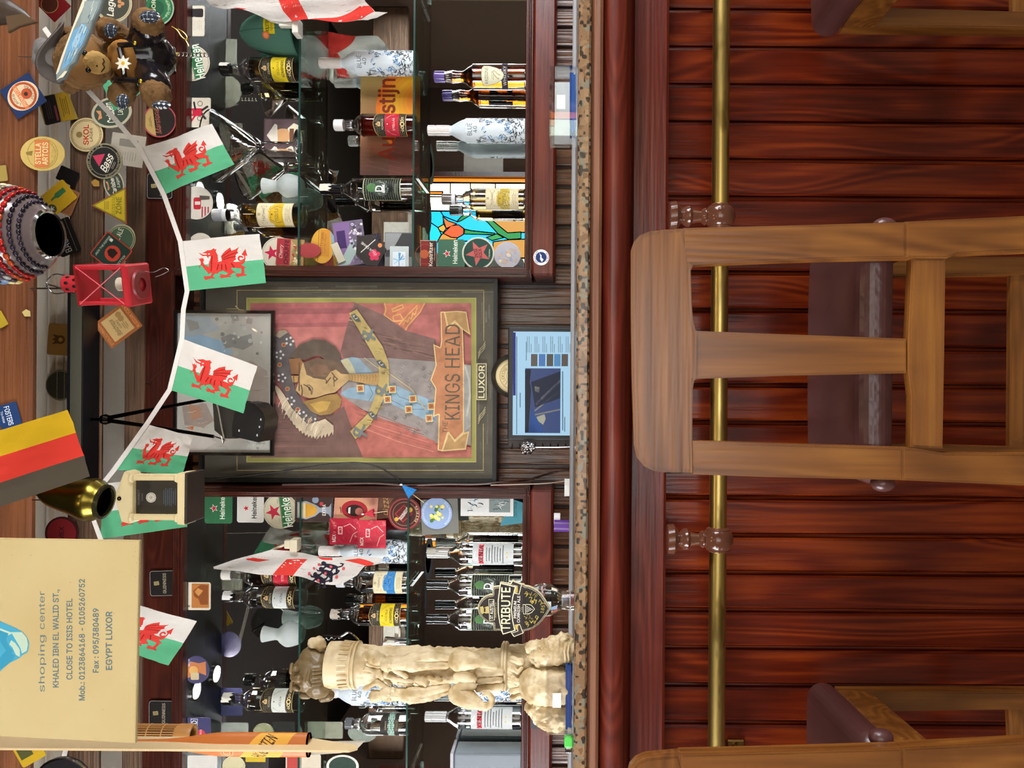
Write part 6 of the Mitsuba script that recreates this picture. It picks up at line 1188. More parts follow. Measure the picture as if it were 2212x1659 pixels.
sl('KHALED IBN EL WALID ST.,', 120.5, 1485, 1273, 12, bold=True); sl('CLOSE TO ISIS HOTEL', 150, 1468, 1293, 12, bold=True); sl('Mob.: 0123864168 - 0105260752', 177, 1513, 1251, 12, bold=True); sl('Fax : 095/380489', 207, 1453, 1314, 12, bold=True); sl('EGYPT LUXOR', 235.5, 1447, 1321, 13, bold=True)
face = '-420,1180 0,1255 250,1365 340,1420 400,1490 435,1570 432,1650 410,1720 340,1760 300,1800 230,1840 160,1870 60,1950 0,2010 -200,2080 -420,2100'
p.poly(qs(face), '3f94b0'); p.poly(qs('-400,1300 0,1360 160,1420 330,1420 400,1500 420,1600 400,1700 330,1740 310,1660 180,1440 100,1480 0,1560 -200,1600 -400,1560'), 'a9bda8').poly(qs('0,1390 130,1440 95,1530 130,1620 200,1700 170,1740 90,1690 30,1600 0,1560'), '2f87a4').poly(qs('170,1540 230,1580 300,1680 300,1790 240,1760 190,1650 140,1600'), 'a9bda8').poly(qs('100,1690 230,1770 180,1850 60,1940 0,1980 0,1800'), '2f87a4')
rr = random.Random(5); p.hold = True
for i in range(40): a_, b_ = lc(rr.choice([rr.uniform(285, 298), rr.uniform(10, 298)]), rr.choice([rr.uniform(1174, 1260), rr.uniform(1174, 1600)])); p.circ(a_, b_, rr.uniform(.3, .9) * u, '8a7a50', n=3)
p.build(sg, o)
for x in (A[0] * .7 + E[0] * .3, A[0] * .3 + E[0] * .7): put('cord', tube([(x, D + .004, A[2] - .01), (x, D + .02, 3.12)], .0015, 6), 'satin', sg, col='b0a890')
# gold bell
k = thing('gold_bell', 'olive gold metallic bell shaped glass hanging below the striped flag', 'bell'); D = 1.84; c = P(226, 1084, D); u = D / F
pr = [(33, 0), (37, 2), (40, 10), (45, 18), (47, 28), (45, 40), (41, 55), (37, 75), (33, 95), (28, 115), (21, 130), (13, 140), (9, 150), (7, 165), (6, 190)]
pr = [(r * u, z * u) for r, z in pr]; pr = pr + [(max(.0005, r - .003), z) for r, z in pr[::-1][1:]]
M = trimesh.transformations.rotation_matrix(math.radians(9), [0, 1, 0], c)
put('body', lathe(pr, 44, c), 'metal', k, smooth=40, col='8a7a34', M=M); put('rim', lathe([(31 * u, -3 * u), (37 * u, -2 * u), (38 * u, 6 * u), (33 * u, 6 * u), (31 * u, -3 * u)], 44, c), 'gloss', k, col='2e2c1a', M=M)
t0 = (M @ np.append(c + [0, 0, 188 * u], 1))[:3]; put('cord', tube([t0, t0 + [0, .15, .45], [t0[0], 2.0, 2.79]], .0018, 6), 'satin', k, col='6a5c44')
# temple shaped plaque box
k = thing('temple_box', 'cream temple shaped display box with a coin hanging beside the gold bell', 'display box'); D = 1.90; CT = (0, 760, 3.456)
def tz(s): return Polygon(xz(s, D, CT))
for n_, s, th, dy in (('pediment', '852,1082 868,1040 925,893 962,905 985,935 985,1265 960,1285 905,1270 870,1150', .05, 0), ('column', '985,922 1335,925 1335,962 985,962', .045, 0), ('column', '985,1218 1335,1222 1335,1260 985,1256', .045, 0), ('base', '1332,905 1392,900 1388,1292 1332,1285', .06, -.008)):
    m = bevel(tz(s), th, .003, 2); m.apply_translation((0, D + dy, 0)); put(n_, m, 'satin', k, col='d0bf92')
for s in ('985,945', '985,1238', '1325,943', '1325,1240'): put('capital', ell(P(*px2(s, CT)[0], D + .004), (.011, .012, .008), 2), 'satin', k, col='d0bf92', smooth=True)
m = extr(tz('975,955 1335,955 1335,1228 975,1228'), .03); m.apply_translation((0, D + .018, 0)); put('panel', m, 'satin', k, col='2a2721')
a, b = P(410, 1131, D), P(404, 1022, D); put('underside', bx(a[0], b[0], D - .006, D + .085, a[2] + .004, a[2] + .012, .001), 'satin', k, col='2c2822')
o = P(333, 1076, D + .0175); u = D / F; p = Pr().circ(*[(lambda w: (w[0] - o[0], w[2] - o[2]))(P(318, 1077, D))][0], 11 * u, 'b9b4a4')
w_ = P(318, 1077, D); p.ring(w_[0] - o[0], w_[2] - o[2], 9.5 * u, 8 * u, '8d887a').star(w_[0] - o[0], w_[2] - o[2], 7 * u, '9a9586', 6)
w_ = P(291, 1076, D); p.text('SUNSET', w_[0] - o[0], w_[2] - o[2], 4 * u, '6a6a64', w=34 * u); w_ = P(299, 1076, D); p.text('OPEN', w_[0] - o[0], w_[2] - o[2], 3 * u, '6a6a64', w=16 * u)
for i in range(7): w_ = P(346 + 4.2 * i, 1076, D); p.lines(w_[0] - o[0], w_[2] - o[2], 44 * u, 4 * u, 1, '47505a', .45)
p.build(k, o); w_ = P(258, 1077, D); put('eyelet', lathe([(.002, -.001), (.005, -.001), (.005, .001), (.002, .001)], 12, w_ - [0, .001, 0], '-y'), 'metal', k, col='3a342a')
put('hook_wire', tube([P(250, 1074, D + .02), P(200, 1076, 1.96), P(100, 1080, 1.985), P(70, 1080, 2.003)], .0014, 6), 'metal', k, col='4a443a')
# red lantern
k = thing('red_lantern', 'red metal candle lantern with wire crosses hanging from the second beam', 'lantern'); D = 1.86; u = D / F
c = P(276, 609, D); W = 42 * u; H = 112 * u; x, z = c[0], c[2]; yl = D + W; M = trimesh.transformations.rotation_matrix(math.radians(-12), [0, 0, 1], [x, yl, 0])
def L_(n_, m, bs='satin', col='b3202a', **q): put(n_, m, bs, k, M=M, col=col, **q)
e = .009
for sx in (-1, 1):
    for sy in (-1, 1): L_('post', bx(x + sx * W - (e if sx > 0 else 0), x + sx * W + (0 if sx > 0 else e), yl + sy * W - (e if sy > 0 else 0), yl + sy * W + (0 if sy > 0 else e), z, z + H, .002))
L_('base', bx(x - W - .004, x + W + .004, yl - W - .004, yl + W + .004, z - .004, z + .014, .004)); L_('base_ring', lathe([(W * .35, -.009), (W * .75, -.009), (W * .8, -.004), (W * .35, -.003)], 32, (x, yl, z)), col='7c161e')
L_('roof', as_tm(m3.Manifold.hull_points([[x + a * W * 1.06, yl + b * W * 1.06, z + H] for a in (-1, 1) for b in (-1, 1)] + [[x + a * W * .62, yl + b * W * .62, z + H + .012] for a in (-1, 1) for b in (-1, 1)])))
L_('chimney', lathe([(W * .44, H + .01), (W * .46, H + .055), (W * .40, H + .058), (W * .40, H + .01)], 28, (x, yl, z)))
for j in range(2):
    for i in range(8):
        a = i * math.pi / 4 + j * math.pi / 8 - .2; q = (x + W * .455 * math.sin(a), yl - W * .455 * math.cos(a), z + H + .022 + .02 * j)
        m = ell((0, 0, 0), (.004, .0012, .0058), 1); m.apply_transform(trimesh.transformations.rotation_matrix(a, [0, 0, 1])); m.apply_translation(q); L_('vent_hole', m, 'satin', '1c0b0b')
for sx, sy in ((0, -1), (1, 0), (-1, 0)):
    d = W - .002
    if sy: P4 = [(x - d, yl - d), (x + d, yl - d)]
    else: P4 = [(x + sx * d, yl - d), (x + sx * d, yl + d)]
    (xa, ya), (xb, yb) = P4
    m = trimesh.Trimesh([[xa, ya, z + .012], [xb, yb, z + .012], [xb, yb, z + H - .004], [xa, ya, z + H - .004]], [[0, 1, 2], [0, 2, 3]], process=False); put('pane', m, 'glass', k, M=M, smooth=False)
    f_ = -.003 if sy else 0; g_ = sx * .003
    L_('wire', tube([(xa + g_, ya + f_, z + .012), (xb + g_, yb + f_, z + H - .004)], .0013, 6), col='c8505a'); L_('wire', tube([(xb + g_, yb + f_, z + .012), (xa + g_, ya + f_, z + H - .004)], .0013, 6), col='c8505a')
L_('candle', lathe([(.0004, .014), (.017, .014), (.017, .05), (.0004, .05)], 20, (x, yl, z)), col='d6cfb8')
h = [np.array([x - W * .42, yl, z + H + .05]), np.array([x - W * .5, yl, z + H + .085]), np.array([x, yl, z + H + .105]), np.array([x + W * .5, yl, z + H + .085]), np.array([x + W * .42, yl, z + H + .05])]
put('handle', tube(spline(h), .0016, 6), 'chrome', k); put('hook', tube([np.array([x, yl, z + H + .103]), np.array([x, 2.0, z + H + .13]), np.array([x, 2.012, 2.60])], .002, 6), 'chrome', k)
put('loose_wire', tube(spline([P(304, 585, 1.93), P(330, 588, 1.93), P(352, 579, 1.93), P(364, 584, 1.93), P(352, 592, 1.93), P(336, 598, 1.93)]), .0012, 6), 'metal', k, col='a09c98')
# mosaic lamp
k = thing('mosaic_lamp', 'round mosaic glass lamp with red and black beads hanging at the top right of center', 'lamp'); D = 1.5; u = D / F; c = P(107, 521, D); c = np.array([c[0] + 14 * u, D, c[2]])
rz = [(49, 0), (52, 3), (62, 12), (78, 28), (92, 50), (101, 78), (104, 105), (100, 135), (88, 165), (66, 190), (40, 205), (34, 215)]
sp_ = spline([(r * u, z * u) for r, z in rz], 4); put('globe', lathe(list(sp_) + [(max(r - .004, .001), z) for r, z in sp_[::-1]], 48, c), 'gloss', k, smooth=40, col='5e5250', label='dark glass globe')
put('rim', lathe([(46 * u, -2 * u), (50 * u, -4 * u), (54 * u, 1 * u), (51 * u, 5 * u), (46 * u, 3 * u), (46 * u, -2 * u)], 48, c), 'chrome', k, smooth=40)
put('inner_glow', lathe([(.0005, 30 * u), (44 * u, 26 * u), (47 * u, 3 * u)], 40, c), 'gloss', k, col='3a2434', label='dark inner lining')
put('canopy', lathe([(.0004, 214 * u), (37 * u, 212 * u), (30 * u, 240 * u), (8 * u, 250 * u), (.0004, 250 * u)], 32, c), 'metal', k, col='8a6a3a'); put('cord', tube([c + [0, 0, 248 * u], [c[0], c[1], 3.12]], .003, 8), 'satin', k, col='1a1613')
bead = {}
rows = [(18, 'bl', 34, .0052, .0052), (30, 'bl', 36, .0060, .0064), (44, 'rd', 34, .0076, .0080), (58, 'rd', 34, .0082, .0082), (72, 'cl', 36, .0080, .0078), (86, 'wh', 36, .0082, .0080), (100, 'cl', 36, .0084, .0082), (114, 'dk', 32, .0088, .0084)]
cols = {'bl': ['17131c', '2a2230'], 'rd': ['8c1418', '7d1014', 'b02018', 'a8401c'], 'cl': ['b8a86a', '5a86b4', '3c3440', 'c8b45a', 'a8a8a0', '7a6a5a'], 'wh': ['d9d4b4', '5e5668', 'e0d8a0', '8a98b0'], 'dk': ['2c2834', '4c4456', '8a8090', 'b0a060']}
rr = random.Random(3)
for zz, cn, n_, a_, b_ in rows:
    r_ = np.interp(zz * u, sp_[:, 1], sp_[:, 0])
    for i in range(n_):
        th = 2 * math.pi * i / n_ + zz
        if math.cos(th) < -.25: continue
        col = rr.choice(cols[cn]); key = (col, a_, b_)
        if key not in bead:
            m = ell((0, 0, 0), (a_, .0042, b_), 2); bead[key] = ply(m, 'gloss', smooth=True, color=np.tile(lin(col), (len(m.vertices), 1)))
        sl_ = math.atan2(np.interp((zz + 4) * u, sp_[:, 1], sp_[:, 0]) - np.interp((zz - 4) * u, sp_[:, 1], sp_[:, 0]), 8 * u)
        bk = num(k + '__bead'); scene[bk] = {**bead[key], 'to_world': ST().translate([c[0] + r_ * math.sin(th), c[1] - r_ * math.cos(th), c[2] + zz * u]).rotate([0, 0, 1], math.degrees(th)).rotate([1, 0, 0], math.degrees(-sl_))}
# plush bear in leather shorts
k = thing('plush_bear', 'brown plush bear in black leather shorts with checked paws and a grey hat', 'plush toy'); D = 1.93; CB = (60, 0, 6.506); u = D / F
def b3(x, y, d=0.0): return P(CB[0] + x / CB[2], CB[1] + y / CB[2], D + d)
def rb(r): return r / CB[2] * u
ms = hull_chain([(b3(800, 820), rb(350)), (b3(760, 900, .0), rb(350)), (b3(850, 860, -.02), rb(320))]) + hull_chain([(b3(1180, 870), rb(260)), (b3(1450, 860), rb(290)), (b3(1620, 800), rb(300))])
for js in ([(1250, 640, .0, 150), (1330, 520, -.03, 150), (1150, 420, -.06, 165)], [(1300, 1080, .0, 140), (1400, 1230, -.03, 140), (1310, 1340, -.06, 165)], [(1650, 600, -.02, 190), (1690, 330, -.07, 200)], [(1720, 1050, -.02, 180), (1810, 1340, -.07, 190)], [(640, 500, .02, 110), (560, 470, .02, 100)], [(640, 1180, .02, 110), (570, 1215, .02, 100)]):
    ms += hull_chain([(b3(x, y, d), rb(r)) for x, y, d, r in js])
fur = blend(ms, .006, 10); n_ = fur.vertex_normals; fur.vertices = fur.vertices + n_ * ((meshkit.fbm(fur.vertices * 190, 3) - .5) * .009)[:, None]
put('body', fur, 'fur', k, smooth=True, label='brown fur body')
mz = blend(hull_chain([(b3(960, 880, -.085), rb(150)), (b3(1040, 900, -.115), rb(110))]), .005, 8); mz.vertices = mz.vertices + mz.vertex_normals * ((meshkit.fbm(mz.vertices * 220, 3) - .5) * .005)[:, None]
put('muzzle', mz, 'matte', k, smooth=True, col='a8854e')
fc = ell(b3(800, 850, -.062), (rb(310), .045, rb(230)), 3); fc.vertices += fc.vertex_normals * ((meshkit.fbm(fc.vertices * 200, 3) - .5) * .006)[:, None]; put('face', fc, 'matte', k, smooth=True, col='7d5a34')
for x, y in ((800, 745), (850, 985)): put('eye', ell(b3(x, y, -.104), (.0062, .005, .0062), 2), 'gloss', k, smooth=True, col='0c0907')
put('nose', ell(b3(985, 890, -.127), (.010, .006, .007), 2), 'gloss', k, smooth=True, col='1c120c')
put('mouth', tube(spline([b3(1030, 790, -.122), b3(1075, 860, -.134), b3(1055, 900, -.137), b3(1078, 950, -.134), b3(1035, 1010, -.120)]), .0012, 6), 'matte', k, col='2a1a10')
ch = ell(b3(1400, 860, -.035), (rb(260), .06, rb(190)), 3); ch.vertices += ch.vertex_normals * ((meshkit.fbm(ch.vertices * 200, 3) - .5) * .006)[:, None]; put('chest', ch, 'matte', k, smooth=True, col='946630')
ms = hull_chain([(b3(1640, 820), rb(335)), (b3(1760, 800), rb(310))]) + hull_chain([(b3(1650, 640, -.01), rb(225)), (b3(1690, 420, -.055), rb(215))]) + hull_chain([(b3(1720, 1010, -.01), rb(215)), (b3(1790, 1190, -.055), rb(205))])
put('shorts', blend(ms, .007, 14), 'gloss', k, smooth=True, col='1b171a', label='black leather shorts')
for a_, b_ in (((1520, 620), (1240, 640)), ((1560, 1130), (1210, 1120))): put('brace', tube([b3(*a_, -.115), b3((a_[0] + b_[0]) / 2, (a_[1] + b_[1]) / 2, -.108), b3(*b_, -.07)], .0065, 8), 'gloss', k, col='1b171a')
put('cross_brace', tube([b3(1290, 690, -.098), b3(1340, 890, -.113), b3(1360, 1110, -.09)], .0065, 8), 'gloss', k, col='2a2624')
for x, y in ((1500, 605), (1580, 1140)): put('button', ell(b3(x, y, -.122), (.0055, .003, .0055), 2), 'metal', k, smooth=True, col='c8a83a')
fo = b3(1340, 890, -.122); p = Pr().star(0, 0, .0195, 'e2ddca', 8, .55).circ(0, 0, .0045, 'd8a82a'); m = extr(Polygon([(.0195 * (1 if i % 2 == 0 else .55) * math.cos(math.pi * i / 8), .0195 * (1 if i % 2 == 0 else .55) * math.sin(math.pi * i / 8)) for i in range(16)]), .002); m.apply_translation(fo); fl = put('flower', m, 'cloth', k, col='e2ddca', smooth=False); p.build(fl, fo - [0, .0003, 0])
for x, y, r_, d, sx, sy in ((1120, 400, 100, -.128, .9, 1.0), (1290, 1400, 95, -.127, .95, 1.05), (1675, 200, 105, -.15, 1.3, .8), (1840, 1450, 95, -.147, 1.3, .6)):
    o = b3(x, y, d); q = rb(r_); 
    def dome(v, o=o, q=q, sx=sx, sy=sy): rr_ = np.minimum(1, (v[:, 0] / (q * sy)) ** 2 + (v[:, 1] / (q * sx)) ** 2); return np.column_stack([o[0] + v[:, 0], o[1] + .012 * rr_ - v[:, 2], o[2] + v[:, 1]])
    p = Pr(); g = affinity.scale(Point(0, 0).buffer(1, 12), q * sy, q * sx); p.shp(g, '2c323c'); p.k += 1; p.hold = True; s_ = q * .52
    for i in range(-5, 6):
        for j in range(-5, 6):
            cx_, cz_ = (i + .5 * (j % 2)) * s_ * .9, j * s_ * .55; t_ = Polygon([(cx_, cz_ - s_ * .5), (cx_ + s_ * .42, cz_), (cx_, cz_ + s_ * .5), (cx_ - s_ * .42, cz_)]).buffer(-s_ * .03).intersection(g)
            if j % 2 == 0 and t_.area > 1e-6: p.shp(t_, 'dddfe0')
    p.build(k, None, name='paw_patch', warp=dome, size=.006, bsdf='cloth')
hb = b3(400, 760, -.01); H_ = blend(hull_chain([(b3(330, 760, -.01), rb(190)), (b3(200, 760, .0), rb(120))]) + hull_chain([(b3(180, 850, -.01), rb(105)), (b3(220, 660, -.01), rb(120))]), .006, 8); put('hat', H_, 'matte', k, smooth=True, col='77726e', label='grey felt hat')
br = lathe([(.0005, -.002), (rb(420), -.004), (rb(430), .0), (rb(420), .004), (.0005, .003)], 40); br.vertices[:, 2] += .03 * np.sin(np.arctan2(br.vertices[:, 1], br.vertices[:, 0]) * 2) * (np.linalg.norm(br.vertices[:, :2], axis=1) / rb(430)) ** 2; br.apply_scale([1, .75, 1]); br.apply_translation(b3(455, 760, .0)); put('hat_brim', br, 'matte', k, smooth=True, col='5c5550')
put('hanging_loop', tube([b3(90, 800, .0), P(40, 122, 2.0)], .0014, 6), 'satin', k, col='4a443c')
# wooden sword, carved piece in the corner
k = thing('toy_sword', 'weathered blue painted wooden toy sword hanging before the plush bear', 'toy sword'); D = 1.72
g = Polygon(xz('390,1040 470,800 770,0 950,-500 1230,-500 1040,0 1000,130 900,310 870,420 780,640 700,760 660,870 590,920 500,1090 440,1110 400,1140', D, CB)); m = bevel(g, .012, .003); m.apply_translation((0, D, 0)); put('blade', m, 'satin', k, col='7f8c8c')
o = P(140, 60, D - .0003)
p = Pr()
def qb(s): return [(x - o[0], z - o[2]) for x, z in xz(s, D, CB)]
p.poly(qb('395,1040 472,800 772,0 950,-490 1000,-490 830,0 640,420 560,640 440,1000 410,1045'), 'd6cdb2').poly(qb('560,640 640,430 800,330 850,420 770,620 690,740 620,860 520,960 470,990'), '6c9cbc').poly(qb('620,620 760,330 800,360 760,500 640,780'), '8db4cc').poly(qb('800,20 1000,20 960,160 850,320 740,330'), '8d9894').poly(qb('400,1130 520,1000 560,1000 500,1085 440,1105'), 'd6cdb2')
rr = random.Random(8); p.hold = True; p.k += 1
for i in range(40): t = rr.random(); x, y = 480 + 420 * t + rr.uniform(20, 130), 900 - 880 * t; p.line(qb(f'{x},{y} {x + 36},{y - 90}'), rr.uniform(.6, 1.8) * u, rr.choice(['5d6c70', 'a5b0a8', '4f7c98', 'b8c0b8'])) if Polygon(qb('470,960 772,10 1010,10 870,380 690,740 520,1000')).contains(LineString(qb(f'{x},{y} {x + 36},{y - 90}'))) else None
p.build(k, o); put('cord', tube([P(-50, -30, D + .004), P(-120, -30, 1.9), P(-150, -30, 2.0)], .0015, 6), 'satin', k, col='a09880')
k = thing('carved_fish', 'dark carved wooden fish hanging in the top right corner', 'wood carving'); D = 1.72
ms = hull_chain([(P(-30, 20, D), .04), (P(10, 25, D), .030), (P(45, 34, D), .016), (P(60, 40, D), .008)]); bd = blend(ms, .006, 6); bd.vertices[:, 1] = D + (bd.vertices[:, 1] - D) * .5; put('body', bd, 'satin', k, smooth=True, col='3a2c20')
m = bevel(Polygon(xz([(20, 40), (56, 34), (88, 52), (72, 56), (50, 62), (25, 75)], D)), .008, .002); m.apply_translation((0, D - .012, 0)); put('fin', m, 'satin', k, col='5a4632'); put('cord', tube([P(-30, 20, D), P(-90, 20, 2.01)], .0015, 6), 'satin', k, col='4a4234')
# woven tube, bottle shaped sign, black tray
k = thing('woven_tube', 'woven cane tube with a smooth wooden rim hanging beside the cream board', 'cane tube'); D = 1.7; u = D / F; c = P(418, 1586, D); r = 20 * u
put('rim', lathe([(r * .8, 0), (r * 1.02, 0), (r * 1.08, 6 * u), (r * 1.06, 30 * u), (r * .98, 36 * u), (r * .8, 36 * u), (r * .8, 0)], 32, c), 'satin', k, col='a8743c', smooth=40)
put('lining', lathe([(r * .86, 30 * u), (r * .86, 200 * u)], 24, c), 'matte', k, col='4a3018')
for i in range(26): a = 2 * math.pi * i / 26; put('cane', tube([c + [r * .95 * math.cos(a), r * .95 * math.sin(a), 34 * u], c + [r * .95 * math.cos(a), r * .95 * math.sin(a), 200 * u]], .0017, 5), 'satin', k, col='9a6c3c')
for z in (60, 92, 124, 160): put('binding', lathe([(r * .99, z * u), (r * 1.06, (z + 1.5) * u), (r * .99, (z + 3) * u)], 28, c), 'satin', k, col='b58a54')
put('cord', tube([c + [r, 0, 150 * u], c + [r + .004, -.006, 120 * u], c + [r + .01, 0, 140 * u], c + [r * .5, .1, .4], [c[0], 2.004, 2.6]], .0014, 6), 'satin', k, col='b0a080')
k = thing('bottle_sign', 'orange beer bottle shaped hanging sign with a thin board edge at the lower left', 'sign'); D = 1.5; u = D / F; c = P(662, 1609, D)
bp = [(.5, 0), (24, 0), (26, 5), (26, 160), (24, 200), (19, 235), (14, 270), (10.5, 310), (9.5, 380), (9.5, 470), (.5, 472)]
bm = lathe([(r * u, z * u) for r, z in spline(bp, 4)], 36); bm.apply_scale([1, .55, 1]); bm.apply_translation(c); put('bottle', bm, 'satin', k, col='b5652a', smooth=45)
def wb(v):
    a = v[:, 0] / (26 * u); return np.column_stack([c[0] + (26.3 * u + v[:, 2]) * np.sin(a), c[1] - .55 * (26.3 * u + v[:, 2]) * np.cos(a) - .0006, c[2] + v[:, 1]])
p = Pr().poly([(-38 * u, 60 * u), (38 * u, 20 * u), (38 * u, 96 * u), (-38 * u, 150 * u)], 'd8a040').text('HOLSTEN', 0, 86 * u, 26 * u, '3c2412', w=64 * u, bold=True, rot=-32).circ(-12 * u, 166 * u, 15 * u, 'c88a5a').circ(-12 * u, 166 * u, 11 * u, 'b5532c').ring(-12 * u, 166 * u, 8 * u, 6 * u, 'd8b080'); p.build(k, None, name='label', warp=wb, size=.006)
xe = P(400, 1603, D)[0]; 
zz = [zP(785, D), zP(770, D), zP(664, D), zP(400, D), zP(96, D), zP(-60, D)]
g = Polygon([(1.478, zz[1]), (1.488, zz[0]), (1.50, zz[0] + .004), (1.53, zz[2]), (1.53, zz[5]), (1.478, zz[5])]); m = trimesh.creation.extrude_polygon(g, .0045, engine='earcut'); m.vertices = np.column_stack([xe - .002 + m.vertices[:, 2], m.vertices[:, 0] - .012, m.vertices[:, 1]]); m.fix_normals(); put('board', m, 'satin', k, col='cbb389', smooth=False, label='thin cream board seen edge on')
g = Polygon(xz([(664, 1606), (785, 1604), (770, 1620), (735, 1628), (672, 1632)], D + .01)); m = extr(g, .006); m.apply_translation((0, D + .012, 0)); put('tip', m, 'satin', k, col='a9a192'); put('cord', tube([(xe, 1.49, zP(-58, D)), (xe, 1.6, 3.12)], .0014, 6), 'satin', k, col='a09880')
k = thing('black_tray', 'black tray with a thin pale rim at the lower left corner', 'tray'); c = P(136, 1702, 1.9); put('disc', lathe([(.0005, .004), (62 * 1.9 / F, .004), (66 * 1.9 / F, 0), (66 * 1.9 / F, -.006), (.0005, -.006)], 48, c, '-y'), 'satin', k, col='110f10', smooth=30); put('rim', lathe([(64 * 1.9 / F, .0045), (66.5 * 1.9 / F, .002), (66.5 * 1.9 / F, -.002)], 48, c, '-y'), 'chrome', k); put('peg', tube([c + [0, .0, .02], [c[0], 2.004, c[2] + .03]], .004, 8), 'metal', k, col='3a342c')

# ---------------------------------------------------------------- things on the counters
TOP = gz1 + .0003
# carved beer column with a bronze head
k = thing('beer_column', 'tall ivory coloured carved beer column with nude figures, elephants and a bronze head', 'beer tower'); D = 1.72; u = D / F
Z = lambda px: zP(px, D)
def X(y, px=900): return P(px, y, D)[0]
cx = X(1437, 900); xb = X(1450, 1190); zb = TOP
def cp(px, y, d): w = P(px, y, D); return np.array([w[0], D + d, w[2]])
prof = [(.0005, Z(765)), (45 * u, Z(765)), (48 * u, Z(768)), (46 * u, Z(773)), (49 * u, Z(778)), (43 * u, Z(784)), (41 * u, Z(800)), (40 * u, Z(930)), (38 * u, Z(975)), (36 * u, Z(985)), (38 * u, Z(1000)), (37 * u, Z(1085)), (48 * u, Z(1090)), (49 * u, Z(1095)), (46 * u, Z(1099)), (44 * u, Z(1104)), (46 * u, Z(1138)), (52 * u, Z(1150)), (60 * u, zb), (.0005, zb)]
sh = lathe(prof[::-1], 64, (cx, D, 0)); sh = sh.subdivide_to_size(.009)
v = sh.vertices; r0 = np.array([v[:, 0] - cx, v[:, 1] - D, v[:, 2] * 0]).T; rl = np.linalg.norm(r0, axis=1, keepdims=True) + 1e-9
nz = (meshkit.fbm(v * 70, 3) - .5) * .010 + (np.abs(meshkit.noise(v * 120, 4) - .5) - .25) * .006
nz *= ((v[:, 2] < Z(786))).astype(float); sh.vertices = v + r0 / rl * nz[:, None]
put('shaft', sh, 'ivory', k, smooth=45)
# crown with flutes
put('crown', lathe([(.0005, Z(714)), (44 * u, Z(714)), (48.5 * u, Z(716)), (48.5 * u, Z(744)), (46 * u, Z(766)), (.0005, Z(766))][::-1], 48, (cx, D, 0)), 'ivory', k, smooth=40)
for i in range(26):
    a = 2 * math.pi * i / 26 + .1; put('flute', tube([(cx + 48.6 * u * math.sin(a), D - 48.6 * u * math.cos(a), Z(745)), (cx + 46.5 * u * math.sin(a), D - 46.5 * u * math.cos(a), Z(764))], .0028, 6), 'ivory', k)
for px, r in ((769, 49), (777, 50)): put('ring', lathe([(r * u - .004, Z(px) - .004), (r * u, Z(px) - .002), (r * u, Z(px) + .002), (r * u - .004, Z(px) + .004)], 48, (cx, D, 0)), 'ivory', k)
def carve(name, chains, edge=.0045, it=6, amp=.002, bs='ivory', **q):
    ms = []
    for js in chains: ms += hull_chain([(cp(px, y, d), r * u) for px, y, d, r in js])
    m = blend(ms, edge, it); m.vertices = m.vertices + m.vertex_normals * ((meshkit.fbm(m.vertices * 150, 3) - .5) * amp * 2)[:, None]; return put(name, m, bs, k, smooth=True, **q)
f = -.066
# upper figures: one lying on the right side of the shaft, one on the left, with raised arms
carve('figure', [[(828, 1402, f, 12), (845, 1406, f, 8)], [(852, 1410, f - .004, 15), (880, 1410, f, 14), (900, 1407, f, 17)], [(900, 1402, f, 14), (940, 1396, f, 11), (976, 1404, f + .01, 7)], [(902, 1412, f - .006, 14), (938, 1412, f, 11), (974, 1416, f + .004, 7)], [(856, 1400, f, 7), (868, 1420, f - .008, 6), (892, 1436, f - .004, 5)], [(852, 1418, f, 7), (850, 1434, f - .004, 6), (870, 1440, f - .006, 5), (904, 1446, f - .004, 4)]])
carve('figure', [[(826, 1478, f, 13), (842, 1474, f, 8)], [(850, 1472, f - .004, 15), (878, 1474, f, 13), (900, 1476, f, 17)], [(900, 1480, f, 14), (940, 1478, f, 11), (978, 1470, f + .01, 7)], [(902, 1470, f - .006, 14), (940, 1468, f, 11), (976, 1460, f + .004, 7)], [(850, 1462, f, 7), (832, 1446, f - .006, 6), (806, 1462, f, 5)], [(852, 1480, f, 7), (866, 1460, f - .01, 5)]])
for px, y in ((858, 1405), (858, 1416), (856, 1468), (857, 1478)): carve('breast', [[(px, y, f - .012, 6), (px + 2, y, f - .014, 5)]], amp=.0)
carve('wing', [[(806, 1396, f + .01, 9), (822, 1398, f + .004, 15), (838, 1402, f + .012, 8)], [(812, 1410, f, 5), (836, 1416, f - .002, 4)], [(808, 1420, f, 5), (832, 1430, f - .003, 4)]], amp=.003)
carve('ornament', [[(832, 1428, f, 9), (840, 1436, f, 9)], [(846, 1444, f, 4), (860, 1452, f, 4)], [(880, 1448, f, 7), (900, 1452, f, 7)], [(915, 1444, f, 9), (930, 1448, f, 10)], [(938, 1440, f, 5), (960, 1446, f, 5)]], amp=.004)
# elephants
carve('elephant', [[(1000, 1474, f, 22), (1022, 1480, f - .012, 19), (1040, 1484, f - .022, 12)], [(1040, 1486, f - .024, 10), (1058, 1490, f - .028, 8), (1070, 1482, f - .03, 7), (1072, 1470, f - .03, 6), (1064, 1461, f - .03, 5), (1056, 1464, f - .03, 4)]], amp=.0022)
carve('elephant', [[(1000, 1404, f, 22), (1020, 1400, f - .012, 19), (1040, 1398, f - .022, 13)], [(1040, 1398, f - .024, 11), (1060, 1402, f - .026, 9), (1078, 1408, f - .022, 7)]], amp=.0022)
for px, y, a in ((1015, 1434, 0), (1015, 1454, 0)):
    e = ell((0, 0, 0), (12 * u, .006, 25 * u), 3); e.apply_transform(trimesh.transformations.rotation_matrix(.12 if y < 1440 else -.12, [0, 1, 0])); e.apply_translation(cp(px, y, f - .012)); put('ear', e, 'ivory', k, smooth=True)
